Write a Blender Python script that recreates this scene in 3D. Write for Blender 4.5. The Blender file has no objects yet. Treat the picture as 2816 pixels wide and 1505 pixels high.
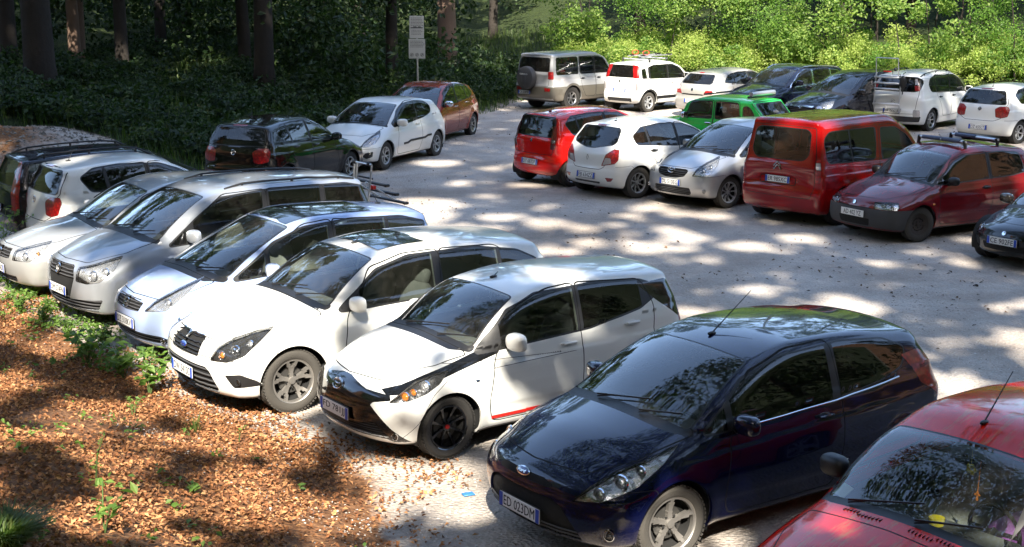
import bpy, math, random
import numpy as np
from mathutils import Vector, Matrix
R_ = math.radians
random.seed(7); rng = np.random.default_rng(7)
scene = bpy.context.scene
# ---------------------------------------------------------------- camera
CAM_H, CAM_P = 4.28, 0.2067
camd = bpy.data.cameras.new("camera"); cam = bpy.data.objects.new("camera", camd)
scene.collection.objects.link(cam); scene.camera = cam
camd.sensor_width = 36; camd.lens = 50.31; camd.clip_end = 2000; camd.clip_start = .1
cam.location = (0, 0, CAM_H); cam.rotation_euler = (math.pi/2-CAM_P, 0, 0)
# ---------------------------------------------------------------- sky, sun, exposure
SUN_EL, SUN_AZ = R_(41), R_(272)      # sun height and azimuth, anticlockwise from +x: behind the camera
SUND = Vector((math.cos(SUN_EL)*math.cos(SUN_AZ), math.cos(SUN_EL)*math.sin(SUN_AZ), math.sin(SUN_EL)))
world = bpy.data.worlds.new("World"); scene.world = world; world.use_nodes = True
wn = world.node_tree.nodes; wl = world.node_tree.links
sky = wn.new("ShaderNodeTexSky"); sky.sky_type = 'NISHITA'; sky.sun_disc = False
sky.sun_elevation = SUN_EL; sky.sun_rotation = math.pi/2 - SUN_AZ
sky.dust_density = 1.6
wl.new(sky.outputs[0], wn["Background"].inputs[0]); wn["Background"].inputs[1].default_value = .15
sund = bpy.data.lights.new("sun", 'SUN'); sun = bpy.data.objects.new("sun", sund); scene.collection.objects.link(sun)
sund.energy = 3.6; sund.angle = R_(.6); sund.color = (1, .92, .79)
sun.rotation_euler = SUND.to_track_quat('Z', 'Y').to_euler()
scene.view_settings.view_transform = 'Standard'; scene.view_settings.look = 'None'
scene.view_settings.exposure = 2.28; scene.view_settings.gamma = 1
scene.render.engine = 'CYCLES'
cy = scene.cycles
cy.use_denoising = True; cy.max_bounces = 7; cy.transparent_max_bounces = 14; cy.diffuse_bounces = 3; cy.glossy_bounces = 4
cy.sample_clamp_indirect = 6; cy.caustics_reflective = False; cy.caustics_refractive = False
# ---------------------------------------------------------------- helpers
COL = scene.collection
def link(name, me, parent=None, loc=None, rot=None):
    o = bpy.data.objects.new(name, me); COL.objects.link(o)
    if parent is not None: o.parent = parent
    if loc is not None: o.location = loc
    if rot is not None: o.rotation_euler = rot
    return o
def tag(o, label=None, cat=None, group=None, kind=None):
    if label: o['label'] = label
    if cat: o['category'] = cat
    if group: o['group'] = group
    if kind: o['kind'] = kind
    return o
def empty(name, loc, rz, label, cat, group=None):
    o = link(name, None, loc=loc, rot=(0, 0, rz)); o.empty_display_size = .2
    return tag(o, label, cat, group)
def mkmesh(name, V, F, mats=(), mi=None, N=None, smooth=True):
    """fast mesh from arrays; F is an (n,k) int array or a list of lists"""
    me = bpy.data.meshes.new(name); V = np.asarray(V, np.float32)
    me.vertices.add(len(V)); me.vertices.foreach_set('co', V.ravel())
    if isinstance(F, np.ndarray):
        n, k = F.shape; flat = F.ravel(); tot = np.full(n, k); st = np.arange(n)*k
    else:
        n = len(F); tot = np.array([len(f) for f in F]); st = np.concatenate([[0], np.cumsum(tot)[:-1]]) if n else np.zeros(0)
        flat = np.array([i for f in F for i in f])
    me.loops.add(len(flat)); me.loops.foreach_set('vertex_index', flat.astype(np.int32))
    me.polygons.add(n); me.polygons.foreach_set('loop_start', st.astype(np.int32)); me.polygons.foreach_set('loop_total', tot.astype(np.int32))
    for m in mats: me.materials.append(m)
    if mi is not None: me.polygons.foreach_set('material_index', np.asarray(mi, np.int32))
    me.polygons.foreach_set('use_smooth', np.full(n, smooth))
    me.update(calc_edges=True)
    if N is not None: me.normals_split_custom_set_from_vertices(np.asarray(N, np.float32))
    return me
def sst(a, b, x):
    t = np.clip((x-a)/(b-a), 0, 1); return t*t*(3-2*t)
class MB:
    """collects simple shapes into one mesh"""
    def __init__(s): s.V = []; s.F = []; s.M = []
    def add(s, V, F, m=0):
        o = len(s.V); s.V += [tuple(v) for v in V]; s.F += [[i+o for i in f] for f in F]; s.M += [m]*len(F)
    def box(s, c, d, m=0, rz=0, ry=0, rx=0, taper=1., bev=0.):
        a, b, h = d[0]/2, d[1]/2, d[2]/2; P = []
        Rm = Matrix.Rotation(rz, 3, 'Z') @ Matrix.Rotation(ry, 3, 'Y') @ Matrix.Rotation(rx, 3, 'X')
        if bev <= 0:
            for z, t in ((-h, 1), (h, taper)):
                for x, y in ((-a, -b), (a, -b), (a, b), (-a, b)): P.append(Rm @ Vector((x*t, y*t, z)) + Vector(c))
            s.add(P, [[3, 2, 1, 0], [4, 5, 6, 7], [0, 1, 5, 4], [1, 2, 6, 5], [2, 3, 7, 6], [3, 0, 4, 7]], m)
        else:
            rings = [(-h, bev), (-h+bev, 0), (h-bev, 0), (h, bev)]
            for z, i in rings:
                for x, y in ((-a+bev, -b+i), (a-bev, -b+i), (a-i, -b+bev), (a-i, b-bev), (a-bev, b-i), (-a+bev, b-i), (-a+i, b-bev), (-a+i, -b+bev)):
                    t = 1+(taper-1)*(z+h)/(2*h); P.append(Rm @ Vector((x*t, y*t, z)) + Vector(c))
            F = [[7-i for i in range(8)], [24+i for i in range(8)]]
            for k in range(3):
                for i in range(8): j = (i+1) % 8; F.append([k*8+i, k*8+j, k*8+8+j, k*8+8+i])
            s.add(P, F, m)
    def tube(s, pts, r, m=0, n=8, cap=True):
        pts = [Vector(p) for p in pts]; rs = r if isinstance(r, (list, tuple)) else [r]*len(pts)
        P = []; up = None
        for i, p in enumerate(pts):
            d = (pts[min(i+1, len(pts)-1)]-pts[max(i-1, 0)]).normalized()
            a = up if up is not None and abs(up.dot(d)) < .95 else (Vector((0, 0, 1)) if abs(d.z) < .9 else Vector((1, 0, 0)))
            u = (a-d*a.dot(d)).normalized(); v = d.cross(u); up = u
            for k in range(n):
                t = 2*math.pi*k/n; P.append(p+(u*math.cos(t)+v*math.sin(t))*rs[i])
        F = []
        for i in range(len(pts)-1):
            for k in range(n): j = (k+1) % n; F.append([i*n+k, i*n+j, (i+1)*n+j, (i+1)*n+k])
        if cap: F += [[n-1-k for k in range(n)], [(len(pts)-1)*n+k for k in range(n)]]
        s.add(P, F, m)
    def ell(s, c, r, m=0, nu=14, nv=9, e=1., Rm=None):
        P = []; F = []
        f = lambda t: math.copysign(abs(t)**e, t)
        for i in range(nv+1):
            a = -math.pi/2+math.pi*i/nv
            for k in range(nu):
                b = 2*math.pi*k/nu
                v = Vector((r[0]*f(math.cos(a))*f(math.cos(b)), r[1]*f(math.cos(a))*f(math.sin(b)), r[2]*f(math.sin(a))))
                if Rm: v = Rm @ v
                P.append(v+Vector(c))
        for i in range(nv):
            for k in range(nu): j = (k+1) % nu; F.append([i*nu+k, i*nu+j, (i+1)*nu+j, (i+1)*nu+k])
        s.add(P, F, m)
    def lathe(s, prof, c=(0, 0, 0), m=0, n=32, axis='y', mf=None):
        """prof: (radius, offset along axis)"""
        P = []; F = []
        for r, h in prof:
            for k in range(n):
                t = 2*math.pi*k/n; a, b = r*math.cos(t), r*math.sin(t)
                P.append((c[0]+a, c[1]+h, c[2]+b) if axis == 'y' else ((c[0]+h, c[1]+a, c[2]+b) if axis == 'x' else (c[0]+a, c[1]+b, c[2]+h)))
        for i in range(len(prof)-1):
            for k in range(n): j = (k+1) % n; F.append([i*n+k, (i+1)*n+k, (i+1)*n+j, i*n+j])
        s.add(P, F, m)
    def mesh(s, name, mats, smooth=True):
        me = mkmesh(name, s.V, s.F, mats, s.M, smooth=smooth)
        return me
    def build(s, name, mats, parent=None, smooth=True, loc=None, rot=None, auto=True):
        me = s.mesh(name, mats if isinstance(mats, (list, tuple)) else [mats], smooth)
        if smooth and auto: shade_auto(me)
        return link(name, me, parent, loc, rot)
def shade_auto(me, ang=38):
    """mark edges sharper than ang so smooth shading keeps them crisp"""
    n = len(me.polygons); nor = np.empty(n*3, np.float32); me.polygons.foreach_get('normal', nor); nor = nor.reshape(-1, 3)
    le = np.empty(len(me.loops), np.int32); me.loops.foreach_get('edge_index', le)
    tot = np.empty(n, np.int32); me.polygons.foreach_get('loop_total', tot); fp = np.repeat(np.arange(n), tot)
    o = np.argsort(le, kind='stable'); le2 = le[o]; fp2 = fp[o]
    same = np.nonzero(le2[1:] == le2[:-1])[0]
    d = (nor[fp2[same]]*nor[fp2[same+1]]).sum(1); sh = np.zeros(len(me.edges), bool)
    sh[le2[same[d < math.cos(R_(ang))]]] = True
    a = me.attributes.get('sharp_edge') or me.attributes.new('sharp_edge', 'BOOLEAN', 'EDGE')
    a.data.foreach_set('value', sh)
# ---------------------------------------------------------------- materials
def nmat(name):
    m = bpy.data.materials.new(name); m.use_nodes = True
    nt = m.node_tree; b = nt.nodes["Principled BSDF"]
    return m, nt, b
def simple(name, col, rough=.5, metal=0., coat=0., spec=.5, bump=0., bscale=40.):
    m, nt, b = nmat(name)
    b.inputs['Base Color'].default_value = (*col, 1); b.inputs['Roughness'].default_value = rough
    b.inputs['Metallic'].default_value = metal; b.inputs['Coat Weight'].default_value = coat; b.inputs['Specular IOR Level'].default_value = spec
    tc = nt.nodes.new('ShaderNodeTexCoord'); nz = nt.nodes.new('ShaderNodeTexNoise'); nz.inputs['Scale'].default_value = bscale; nz.inputs['Detail'].default_value = 4
    nt.links.new(tc.outputs['Object'], nz.inputs['Vector'])
    mr = nt.nodes.new('ShaderNodeMapRange'); mr.inputs[3].default_value = max(0, rough-.08); mr.inputs[4].default_value = min(1, rough+.12)
    nt.links.new(nz.outputs[0], mr.inputs[0]); nt.links.new(mr.outputs[0], b.inputs['Roughness'])
    if bump:
        bp = nt.nodes.new('ShaderNodeBump'); bp.inputs['Strength'].default_value = bump; bp.inputs['Distance'].default_value = .02
        nt.links.new(nz.outputs[0], bp.inputs['Height']); nt.links.new(bp.outputs[0], b.inputs['Normal'])
    return m
def paint(name, col, metal=0., rough=.32, dust=.25, peel=None, coat=1., dcol=(.30, .26, .20)):
    """car paint: clear coat, dust settling on upward faces and mud splashed on the sills, optional sun-bleached patches"""
    m, nt, b = nmat(name); N = nt.nodes; L = nt.links
    tc = N.new('ShaderNodeTexCoord'); geo = N.new('ShaderNodeNewGeometry')
    sp = N.new('ShaderNodeSeparateXYZ'); L.new(tc.outputs['Object'], sp.inputs[0])
    n1 = N.new('ShaderNodeTexNoise'); n1.inputs['Scale'].default_value = 3.5; n1.inputs['Detail'].default_value = 8; L.new(tc.outputs['Object'], n1.inputs['Vector'])
    n2 = N.new('ShaderNodeTexNoise'); n2.inputs['Scale'].default_value = 45; n2.inputs['Detail'].default_value = 3; L.new(tc.outputs['Object'], n2.inputs['Vector'])
    # splashed sills
    low = N.new('ShaderNodeMapRange'); low.inputs[1].default_value = .62; low.inputs[2].default_value = .2; L.new(sp.outputs[2], low.inputs[0])
    pw = N.new('ShaderNodeMath'); pw.operation = 'POWER'; pw.inputs[1].default_value = 1.8; L.new(low.outputs[0], pw.inputs[0])
    # dust speckle everywhere
    mm = N.new('ShaderNodeMath'); mm.operation = 'MULTIPLY'; L.new(n1.outputs[0], mm.inputs[0]); L.new(n2.outputs[0], mm.inputs[1])
    ad = N.new('ShaderNodeMath'); ad.operation = 'MULTIPLY_ADD'; ad.inputs[1].default_value = .8; L.new(mm.outputs[0], ad.inputs[0]); L.new(pw.outputs[0], ad.inputs[2])
    sc = N.new('ShaderNodeMath'); sc.operation = 'MULTIPLY'; sc.inputs[1].default_value = dust; sc.use_clamp = True; L.new(ad.outputs[0], sc.inputs[0])
    mx = N.new('ShaderNodeMix'); mx.data_type = 'RGBA'; mx.inputs[6].default_value = (*col, 1); mx.inputs[7].default_value = (*dcol, 1); L.new(sc.outputs[0], mx.inputs[0])
    out = mx.outputs[2]
    if peel:
        mp = N.new('ShaderNodeMapping'); mp.inputs['Scale'].default_value = (3, 14, 3); L.new(tc.outputs['Object'], mp.inputs[0])
        n3 = N.new('ShaderNodeTexNoise'); n3.inputs['Scale'].default_value = 1.0; n3.inputs['Detail'].default_value = 9; n3.inputs['Roughness'].default_value = .7; L.new(mp.outputs[0], n3.inputs['Vector'])
        nz = N.new('ShaderNodeSeparateXYZ'); L.new(tc.outputs['Normal'], nz.inputs[0])
        up = N.new('ShaderNodeMapRange'); up.inputs[1].default_value = .55; up.inputs[2].default_value = .95; L.new(nz.outputs[2], up.inputs[0])
        r3 = N.new('ShaderNodeMapRange'); r3.inputs[1].default_value = .52; r3.inputs[2].default_value = .66; L.new(n3.outputs[0], r3.inputs[0])
        mu = N.new('ShaderNodeMath'); mu.operation = 'MULTIPLY'; L.new(r3.outputs[0], mu.inputs[0]); L.new(up.outputs[0], mu.inputs[1])
        m2 = N.new('ShaderNodeMix'); m2.data_type = 'RGBA'; m2.inputs[7].default_value = (*peel, 1); L.new(mu.outputs[0], m2.inputs[0]); L.new(out, m2.inputs[6]); out = m2.outputs[2]
    L.new(out, b.inputs['Base Color'])
    b.inputs['Metallic'].default_value = metal; b.inputs['Specular IOR Level'].default_value = .12
    rr = N.new('ShaderNodeMapRange'); rr.inputs[3].default_value = rough; rr.inputs[4].default_value = min(1, rough+.35); L.new(sc.outputs[0], rr.inputs[0]); L.new(rr.outputs[0], b.inputs['Roughness'])
    cw = N.new('ShaderNodeMapRange'); cw.inputs[3].default_value = coat; cw.inputs[4].default_value = coat*.3; L.new(sc.outputs[0], cw.inputs[0]); L.new(cw.outputs[0], b.inputs['Coat Weight'])
    b.inputs['Coat Roughness'].default_value = .035
    return m
def glassmat(name, tint, refl=1.0, dirt=.06):
    """thin pane: tinted transparency under a fresnel mirror, with a little dust"""
    m = bpy.data.materials.new(name); m.use_nodes = True; nt = m.node_tree; N = nt.nodes; L = nt.links; N.clear()
    out = N.new('ShaderNodeOutputMaterial'); tr = N.new('ShaderNodeBsdfTransparent'); tr.inputs[0].default_value = (*tint, 1)
    gl = N.new('ShaderNodeBsdfGlossy'); gl.inputs['Roughness'].default_value = 0.0; gl.inputs[0].default_value = (1, 1, 1, 1)
    fr = N.new('ShaderNodeFresnel'); fr.inputs[0].default_value = 1.55
    mu = N.new('ShaderNodeMath'); mu.operation = 'MULTIPLY'; mu.inputs[1].default_value = refl; mu.use_clamp = True; L.new(fr.outputs[0], mu.inputs[0])
    mx = N.new('ShaderNodeMixShader'); L.new(mu.outputs[0], mx.inputs[0]); L.new(tr.outputs[0], mx.inputs[1]); L.new(gl.outputs[0], mx.inputs[2])
    df = N.new('ShaderNodeBsdfDiffuse'); df.inputs[0].default_value = (.35, .33, .3, 1)
    tc = N.new('ShaderNodeTexCoord'); nz = N.new('ShaderNodeTexNoise'); nz.inputs['Scale'].default_value = 14; nz.inputs['Detail'].default_value = 8; L.new(tc.outputs['Object'], nz.inputs['Vector'])
    mr = N.new('ShaderNodeMapRange'); mr.inputs[1].default_value = .35; mr.inputs[2].default_value = .8; mr.inputs[3].default_value = dirt*.4; mr.inputs[4].default_value = dirt*1.8; L.new(nz.outputs[0], mr.inputs[0])
    m2 = N.new('ShaderNodeMixShader'); L.new(mr.outputs[0], m2.inputs[0]); L.new(mx.outputs[0], m2.inputs[1]); L.new(df.outputs[0], m2.inputs[2])
    L.new(m2.outputs[0], out.inputs[0]); return m
M = {}
M['black'] = simple('black plastic', (.012, .012, .013), .45)
M['seam'] = simple('seam black', (.004, .004, .004), .9)
M['gloss'] = simple('gloss black', (.006, .006, .007), .12, coat=1)
M['grey'] = simple('grey plastic', (.055, .055, .058), .6, bump=.1, bscale=300)
M['rubber'] = simple('tyre rubber', (.022, .021, .02), .8, bump=.2, bscale=60)
M['rubber_dusty'] = simple('dusty tyre rubber', (.050, .046, .040), .95, bump=.2, bscale=60)
M['chrome'] = simple('chrome', (.75, .76, .78), .12, 1.)
M['alloy'] = simple('alloy silver', (.50, .51, .53), .28, .85)
M['alloy_dark'] = simple('dusty alloy', (.30, .285, .265), .42, .7)
M['steel'] = simple('rusty steel', (.045, .036, .03), .75, .2, bump=.3)
M['cap'] = simple('hub cap silver', (.46, .47, .48), .35, .5)
M['lining'] = simple('dark lining', (.07, .07, .072), .85)
M['liner_light'] = simple('headliner', (.42, .42, .39), .9)
M['seat'] = simple('seat cloth', (.08, .082, .09), .95, bump=.3, bscale=200)
M['seat_grey'] = simple('grey seat cloth', (.24, .235, .22), .95, bump=.3, bscale=200)
M['disc'] = simple('brake disc', (.07, .068, .065), .5, .6)
M['under'] = simple('underbody', (.01, .01, .01), .95)
M['lens'] = glassmat('lamp lens', (.96, .97, .98), 1.2, .02)
M['wind'] = glassmat('windscreen glass', (.86, .93, .88), 1.6, .03)
M['side'] = glassmat('side glass', (.46, .51, .49), 1.25, .015)
M['priv'] = glassmat('tinted glass', (.09, .10, .10), 1.2, .012)
M['rearg'] = glassmat('rear glass', (.38, .43, .41), .9, .02)
M['refl'] = simple('lamp reflector', (.85, .86, .88), .14, .8, bump=.8, bscale=15)
M['refl_dark'] = simple('dark lamp housing', (.05, .05, .052), .25, .6, bump=.3, bscale=26)
M['amber'] = simple('amber lens', (.55, .17, .02), .15, coat=1)
def redlens():
    m, nt, b = nmat('red lamp lens'); N = nt.nodes; L = nt.links
    tc = N.new('ShaderNodeTexCoord'); v = N.new('ShaderNodeTexVoronoi'); v.inputs['Scale'].default_value = 26; L.new(tc.outputs['Object'], v.inputs['Vector'])
    cr = N.new('ShaderNodeValToRGB'); cr.color_ramp.elements[0].color = (.50, .012, .010, 1); cr.color_ramp.elements[1].color = (.20, .004, .005, 1); cr.color_ramp.elements[1].position = .6
    L.new(v.outputs['Distance'], cr.inputs[0]); L.new(cr.outputs[0], b.inputs['Base Color'])
    b.inputs['Roughness'].default_value = .3; b.inputs['Coat Weight'].default_value = 1; b.inputs['Coat Roughness'].default_value = .02; return m
M['red'] = redlens()
M['plate'] = simple('plate white', (.72, .72, .70), .5); M['plateblue'] = simple('plate blue', (.01, .06, .42), .5); M['ink'] = simple('plate black', (.012, .012, .015), .6)
M['paper'] = simple('paper sticker', (.62, .62, .5), .7)
M['redp'] = simple('red plastic', (.5, .015, .01), .4)
M['yellow'] = simple('yellow plastic', (.75, .6, .03), .5)
M['blue'] = simple('emblem blue', (.01, .03, .2), .3, coat=1)
M['alu'] = simple('aluminium', (.58, .59, .6), .35, .8)
M['purple'] = simple('purple cloth', (.25, .07, .3), .9)
M['wax'] = simple('clear tail lens', (.45, .42, .42), .2, .3, coat=1)
# ================================================================ car bodies
def chaikin(P, n=3):
    P = np.array(P, float)
    for _ in range(n):
        Q = np.roll(P, -1, 0); P = np.stack([P*.75+Q*.25, P*.25+Q*.75], 1).reshape(-1, 2)
    return P
def fillet(P, r, n=4):
    P = [np.array(p, float) for p in P]; out = []
    for i, p in enumerate(P):
        a, b = P[i-1], P[(i+1) % len(P)]; la, lb = np.linalg.norm(a-p), np.linalg.norm(b-p)
        d = min(r, la*.45, lb*.45); s = p+(a-p)/la*d; e = p+(b-p)/lb*d
        for k in range(n+1):
            t = k/n; out.append(s*(1-t)**2+p*2*t*(1-t)+e*t*t)
    return np.array(out)
def psd(P, x, y, cull=False):
    """signed distance to a closed polygon, negative inside"""
    x = np.asarray(x, float); y = np.asarray(y, float); sh = x.shape; x = x.ravel(); y = y.ravel()
    if cull:
        (x0, y0), (x1, y1) = P.min(0), P.max(0); ex = np.maximum(np.maximum(x0-x, x-x1), 0); ey = np.maximum(np.maximum(y0-y, y-y1), 0)
        o = np.maximum(ex, ey); m = o < .06
        if m.sum() < len(x): o[m] = psd(P, x[m], y[m]); return o.reshape(sh)
    A = P; B = np.roll(P, -1, 0); D = B-A; L2 = (D**2).sum(1)+1e-12; out = np.empty(len(x))
    for s in range(0, len(x), 16384):
        px = x[s:s+16384, None]; py = y[s:s+16384, None]
        wx = px-A[:, 0]; wy = py-A[:, 1]; t = np.clip((wx*D[:, 0]+wy*D[:, 1])/L2, 0, 1)
        d = np.sqrt(((wx-D[:, 0]*t)**2+(wy-D[:, 1]*t)**2).min(1))
        c = ((A[:, 1] > py) != (B[:, 1] > py)) & (wx < D[:, 0]*wy/np.where(abs(D[:, 1]) < 1e-12, 1e-12, D[:, 1]))
        out[s:s+16384] = np.where(c.sum(1) % 2 == 1, -d, d)
    return out.reshape(sh)
class Surf:
    """half (y>=0) triangle mesh of a car body, in (distance from nose, y, z)"""
    def __init__(s, c):
        s.c = c; s.P = chaikin(c['prof'], 3)
        s.tx = np.arange(-.6, c['L']+.6, .015); s.tz = np.arange(0, c['H']+.4, .015); s.T2 = psd(s.P, *np.meshgrid(s.tx, s.tz, indexing='ij'))
        s.grid(c.get('h', .04))
    def prd(s, x, z):
        """profile distance from the table, bicubic"""
        fx = np.clip((x-s.tx[0])/.015, 1, len(s.tx)-3.01); fz = np.clip((z-s.tz[0])/.015, 1, len(s.tz)-3.01); i = fx.astype(int); k = fz.astype(int); u = fx-i; w = fz-k
        def wt(t): return (-.5*t+t*t-.5*t**3, 1-2.5*t*t+1.5*t**3, .5*t+2*t*t-1.5*t**3, -.5*t*t+.5*t**3)
        a, b = wt(u), wt(w); n = s.T2.shape[1]; Tf = s.T2.ravel(); base = (i-1)*n+k-1; r = 0
        for p in range(4):
            r = r+a[p]*(b[0]*Tf[base+p*n]+b[1]*Tf[base+p*n+1]+b[2]*Tf[base+p*n+2]+b[3]*Tf[base+p*n+3])
        return r
    def hw(s, x, z):
        c = s.c; L, W = c['L'], c['W']; b0, b1 = c['belt']; zb = b0+(b1-b0)*np.clip((x-c['cowl'][0])/(L-c['cowl'][0]-.3), 0, 1)
        zb = np.where(x < c['cowl'][0], b0-.0, zb)
        u = z/zb
        lo = np.interp(u, c.get('sec_u', (.15, .25, .38, .5, .62, .75, .87, .95, 1.0)), c.get('sec_w', (.89, .935, .972, .992, 1.0, .995, .978, .958, .936)))
        t = np.clip((z-zb)/(c['H']-zb), 0, 1.3)
        hi = .936-.012*np.minimum(t*8, 1)-(.924-c.get('roofw', .70))*t**1.12
        w = np.where(u < 1, lo, hi)
        fo = c['fo']; a = np.clip((fo+.35-x)/(fo+.35), 0, 1.1); r = np.clip((x-(L-1.0))/1.0, 0, 1.1)
        w = w*(1-c.get('tf', .05)*a**2-c.get('tr', .05)*r**2)
        g = np.clip((z-zb)/.3, 0, 1); xm = (c['wt'][0]+c['rp'][0])/2+.3
        w = w*(1-g*c.get('tg', .05)*np.clip((x-xm)/(L-xm), 0, 1)**2)
        w = w*W/2
        for xa in (fo, fo+c['wb']):
            d = np.hypot(x-xa, z-c['R']); w = w+c.get('flare', .016)*np.exp(-((d-c['Ra']-.01)/.075)**2)*(z < zb)*(z > .1)
        cr = c.get('crease', (.16, .012)); 
        w = w-cr[1]*.5*(1+np.tanh((z-(zb-cr[0]))/.012))*sst(c['cowl'][0]-.3, c['cowl'][0]+.3, x)*(u < 1.02)
        lc = c.get('lowcrease', (.42, .014)); w = w-lc[1]*.5*(1-np.tanh((z-(lc[0]-.03*x/L))/.02))*(u < 1)*sst(fo+.3, fo+.5, x)*(1-sst(fo+c['wb']-.5, fo+c['wb']-.3, x))
        return w
    def xeff(s, x, y, z):
        c = s.c; q = (np.abs(y)/(c['W']/2))**c.get('bp', 2.5); xm = (c['wt'][0]+c['rp'][0])/2+.5
        bf = c.get('bn', .24)+(c.get('bw', .11)-c.get('bn', .24))*sst(.3, c['cowl'][0], x)
        br = c.get('bt', .11)+(c.get('brl', .16)-c.get('bt', .11))*sst(.95, .6, z)
        return x-bf*q*(1-sst(xm-.6, xm, x))+br*q*sst(xm, xm+.6, x)
    def zeff(s, x, y, z):
        c = s.c; q = (y/(c['W']/2))**2
        cr = c.get('ch', .09)+(c.get('cr', .085)-c.get('ch', .09))*sst(c['cowl'][0], c['wt'][0], x)
        return z+cr*q*sst(.35, .75, z)
    def F(s, p):
        x, y, z = p[:, 0], np.abs(p[:, 1]), p[:, 2]; c = s.c
        a = s.prd(s.xeff(x, y, z), s.zeff(x, y, z)); b = y-s.hw(x, z)
        k = c.get('kl', .16)+(c.get('kg', .10)-c.get('kl', .16))*sst(c['cowl'][1]-.02, c['cowl'][1]+.12, z)
        k = k*(.45+.55*sst(.2, .5, z))
        h = np.maximum(k-np.abs(a-b), 0)/k
        f = np.maximum(a, b)+h*h*k*.25
        for (cx, cy_, cz, r, dep) in c.get('dents', ()):      # soft hollows and swellings
            f = f+dep*np.exp(-(((x-cx)/r[0])**2+((y-cy_)/r[1])**2+((z-cz)/r[2])**2))
        if 'spoil' in c:                                       # a lip at the rear roof edge
            pass
        return f
    def grad(s, p, e=.004):
        g = np.zeros_like(p)
        for k, d in enumerate(((1, 1, 1), (1, -1, -1), (-1, 1, -1), (-1, -1, 1))):
            d = np.array(d, float); g += d*s.F(p+d*e)[:, None]
        return g/(4*e)
    def grid(s, h):
        c = s.c; L, W, H = c['L'], c['W'], c['H']
        xs = np.arange(-.12, L+.12, h); ys = np.arange(-h/2, W/2+.1, h); zs = np.arange(.08, H+.1, h)
        X, Y, Z = np.meshgrid(xs, ys, zs, indexing='ij')
        xe = s.xeff(X, Y, Z); ze = s.zeff(X, Y, Z)
        i = np.clip((xe-s.tx[0])/.015+.5, 0, len(s.tx)-1).astype(int); k = np.clip((ze-s.tz[0])/.015+.5, 0, len(s.tz)-1).astype(int); a = s.T2[i, k]
        b = np.abs(Y)-s.hw(X, Z)
        kk = c.get('kl', .16)+(c.get('kg', .10)-c.get('kl', .16))*sst(c['cowl'][1]-.02, c['cowl'][1]+.12, Z); kk = kk*(.45+.55*sst(.2, .5, Z))
        hh = np.maximum(kk-np.abs(a-b), 0)/kk; f = np.maximum(a, b)+hh*hh*kk*.25
        I = f < 0
        c8 = sum(I[i:i+I.shape[0]-1, j:j+I.shape[1]-1, k:k+I.shape[2]-1].astype(int) for i in (0, 1) for j in (0, 1) for k in (0, 1))
        act = (c8 > 0) & (c8 < 8); ids = np.full(act.shape, -1); ids[act] = np.arange(act.sum())
        ci, cj, ck = np.nonzero(act); p = np.stack([xs[ci]+h/2, ys[cj]+h/2, zs[ck]+h/2], 1)
        cen = p.copy(); mid = cj == 0
        for it in range(3):
            F = s.F(p); g = s.grad(p); st = F[:, None]*g/((g**2).sum(1)[:, None]+1e-6)
            p = np.clip(p-np.clip(st, -h, h), cen-h*.9, cen+h*.9); p[mid, 1] = 0
        Q = []
        nx, ny, nz = I.shape
        a, b = I[:-1, 1:-1, 1:-1], I[1:, 1:-1, 1:-1]; e = np.nonzero(a != b); i, j, k = e[0], e[1]+1, e[2]+1
        Q.append(np.stack([ids[i, j-1, k-1], ids[i, j, k-1], ids[i, j, k], ids[i, j-1, k]], 1))
        a, b = I[1:-1, :-1, 1:-1], I[1:-1, 1:, 1:-1]; e = np.nonzero(a != b); i, j, k = e[0]+1, e[1], e[2]+1
        Q.append(np.stack([ids[i-1, j, k-1], ids[i, j, k-1], ids[i, j, k], ids[i-1, j, k]], 1)[j >= 0])
        a, b = I[1:-1, 1:-1, :-1], I[1:-1, 1:-1, 1:]; e = np.nonzero(a != b); i, j, k = e[0]+1, e[1]+1, e[2]
        Q.append(np.stack([ids[i-1, j-1, k], ids[i, j-1, k], ids[i, j, k], ids[i-1, j, k]], 1))
        Q = np.concatenate(Q); Q = Q[(Q >= 0).all(1)]
        T3 = np.concatenate([Q[:, [0, 1, 2]], Q[:, [0, 2, 3]]])
        N = s.grad(p); N /= np.linalg.norm(N, axis=1)[:, None]+1e-9
        gn = np.cross(p[T3[:, 1]]-p[T3[:, 0]], p[T3[:, 2]]-p[T3[:, 0]]); fl = (gn*N[T3].mean(1)).sum(1) < 0
        T3[fl] = T3[fl][:, [0, 2, 1]]
        area = np.linalg.norm(np.cross(p[T3[:, 1]]-p[T3[:, 0]], p[T3[:, 2]]-p[T3[:, 0]]), axis=1); T3 = T3[area > 1e-9]
        s.V, s.N, s.T = p, N, T3; s.lab = np.zeros(len(T3), int); s.names = ['body']
    # ---- conforming splits
    def _apply(s, keys, Vn, Nn):
        """keys: sorted unique edge keys to split (a*n+b), with new vertices"""
        n0 = len(s.V); nn = n0
        s_base = len(s.V); s.V = np.concatenate([s.V, Vn]); s.N = np.concatenate([s.N, Nn])
        T = s.T; K = np.stack([np.minimum(T[:, i], T[:, (i+1) % 3])*np.int64(4000000)+np.maximum(T[:, i], T[:, (i+1) % 3]) for i in range(3)], 1)
        pos = np.searchsorted(keys, K); pos = np.clip(pos, 0, len(keys)-1); hit = keys[pos] == K; mid = np.where(hit, s_base+pos, -1)
        cnt = hit.sum(1); newT = [T[cnt == 0]]; newL = [s.lab[cnt == 0]]
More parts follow.
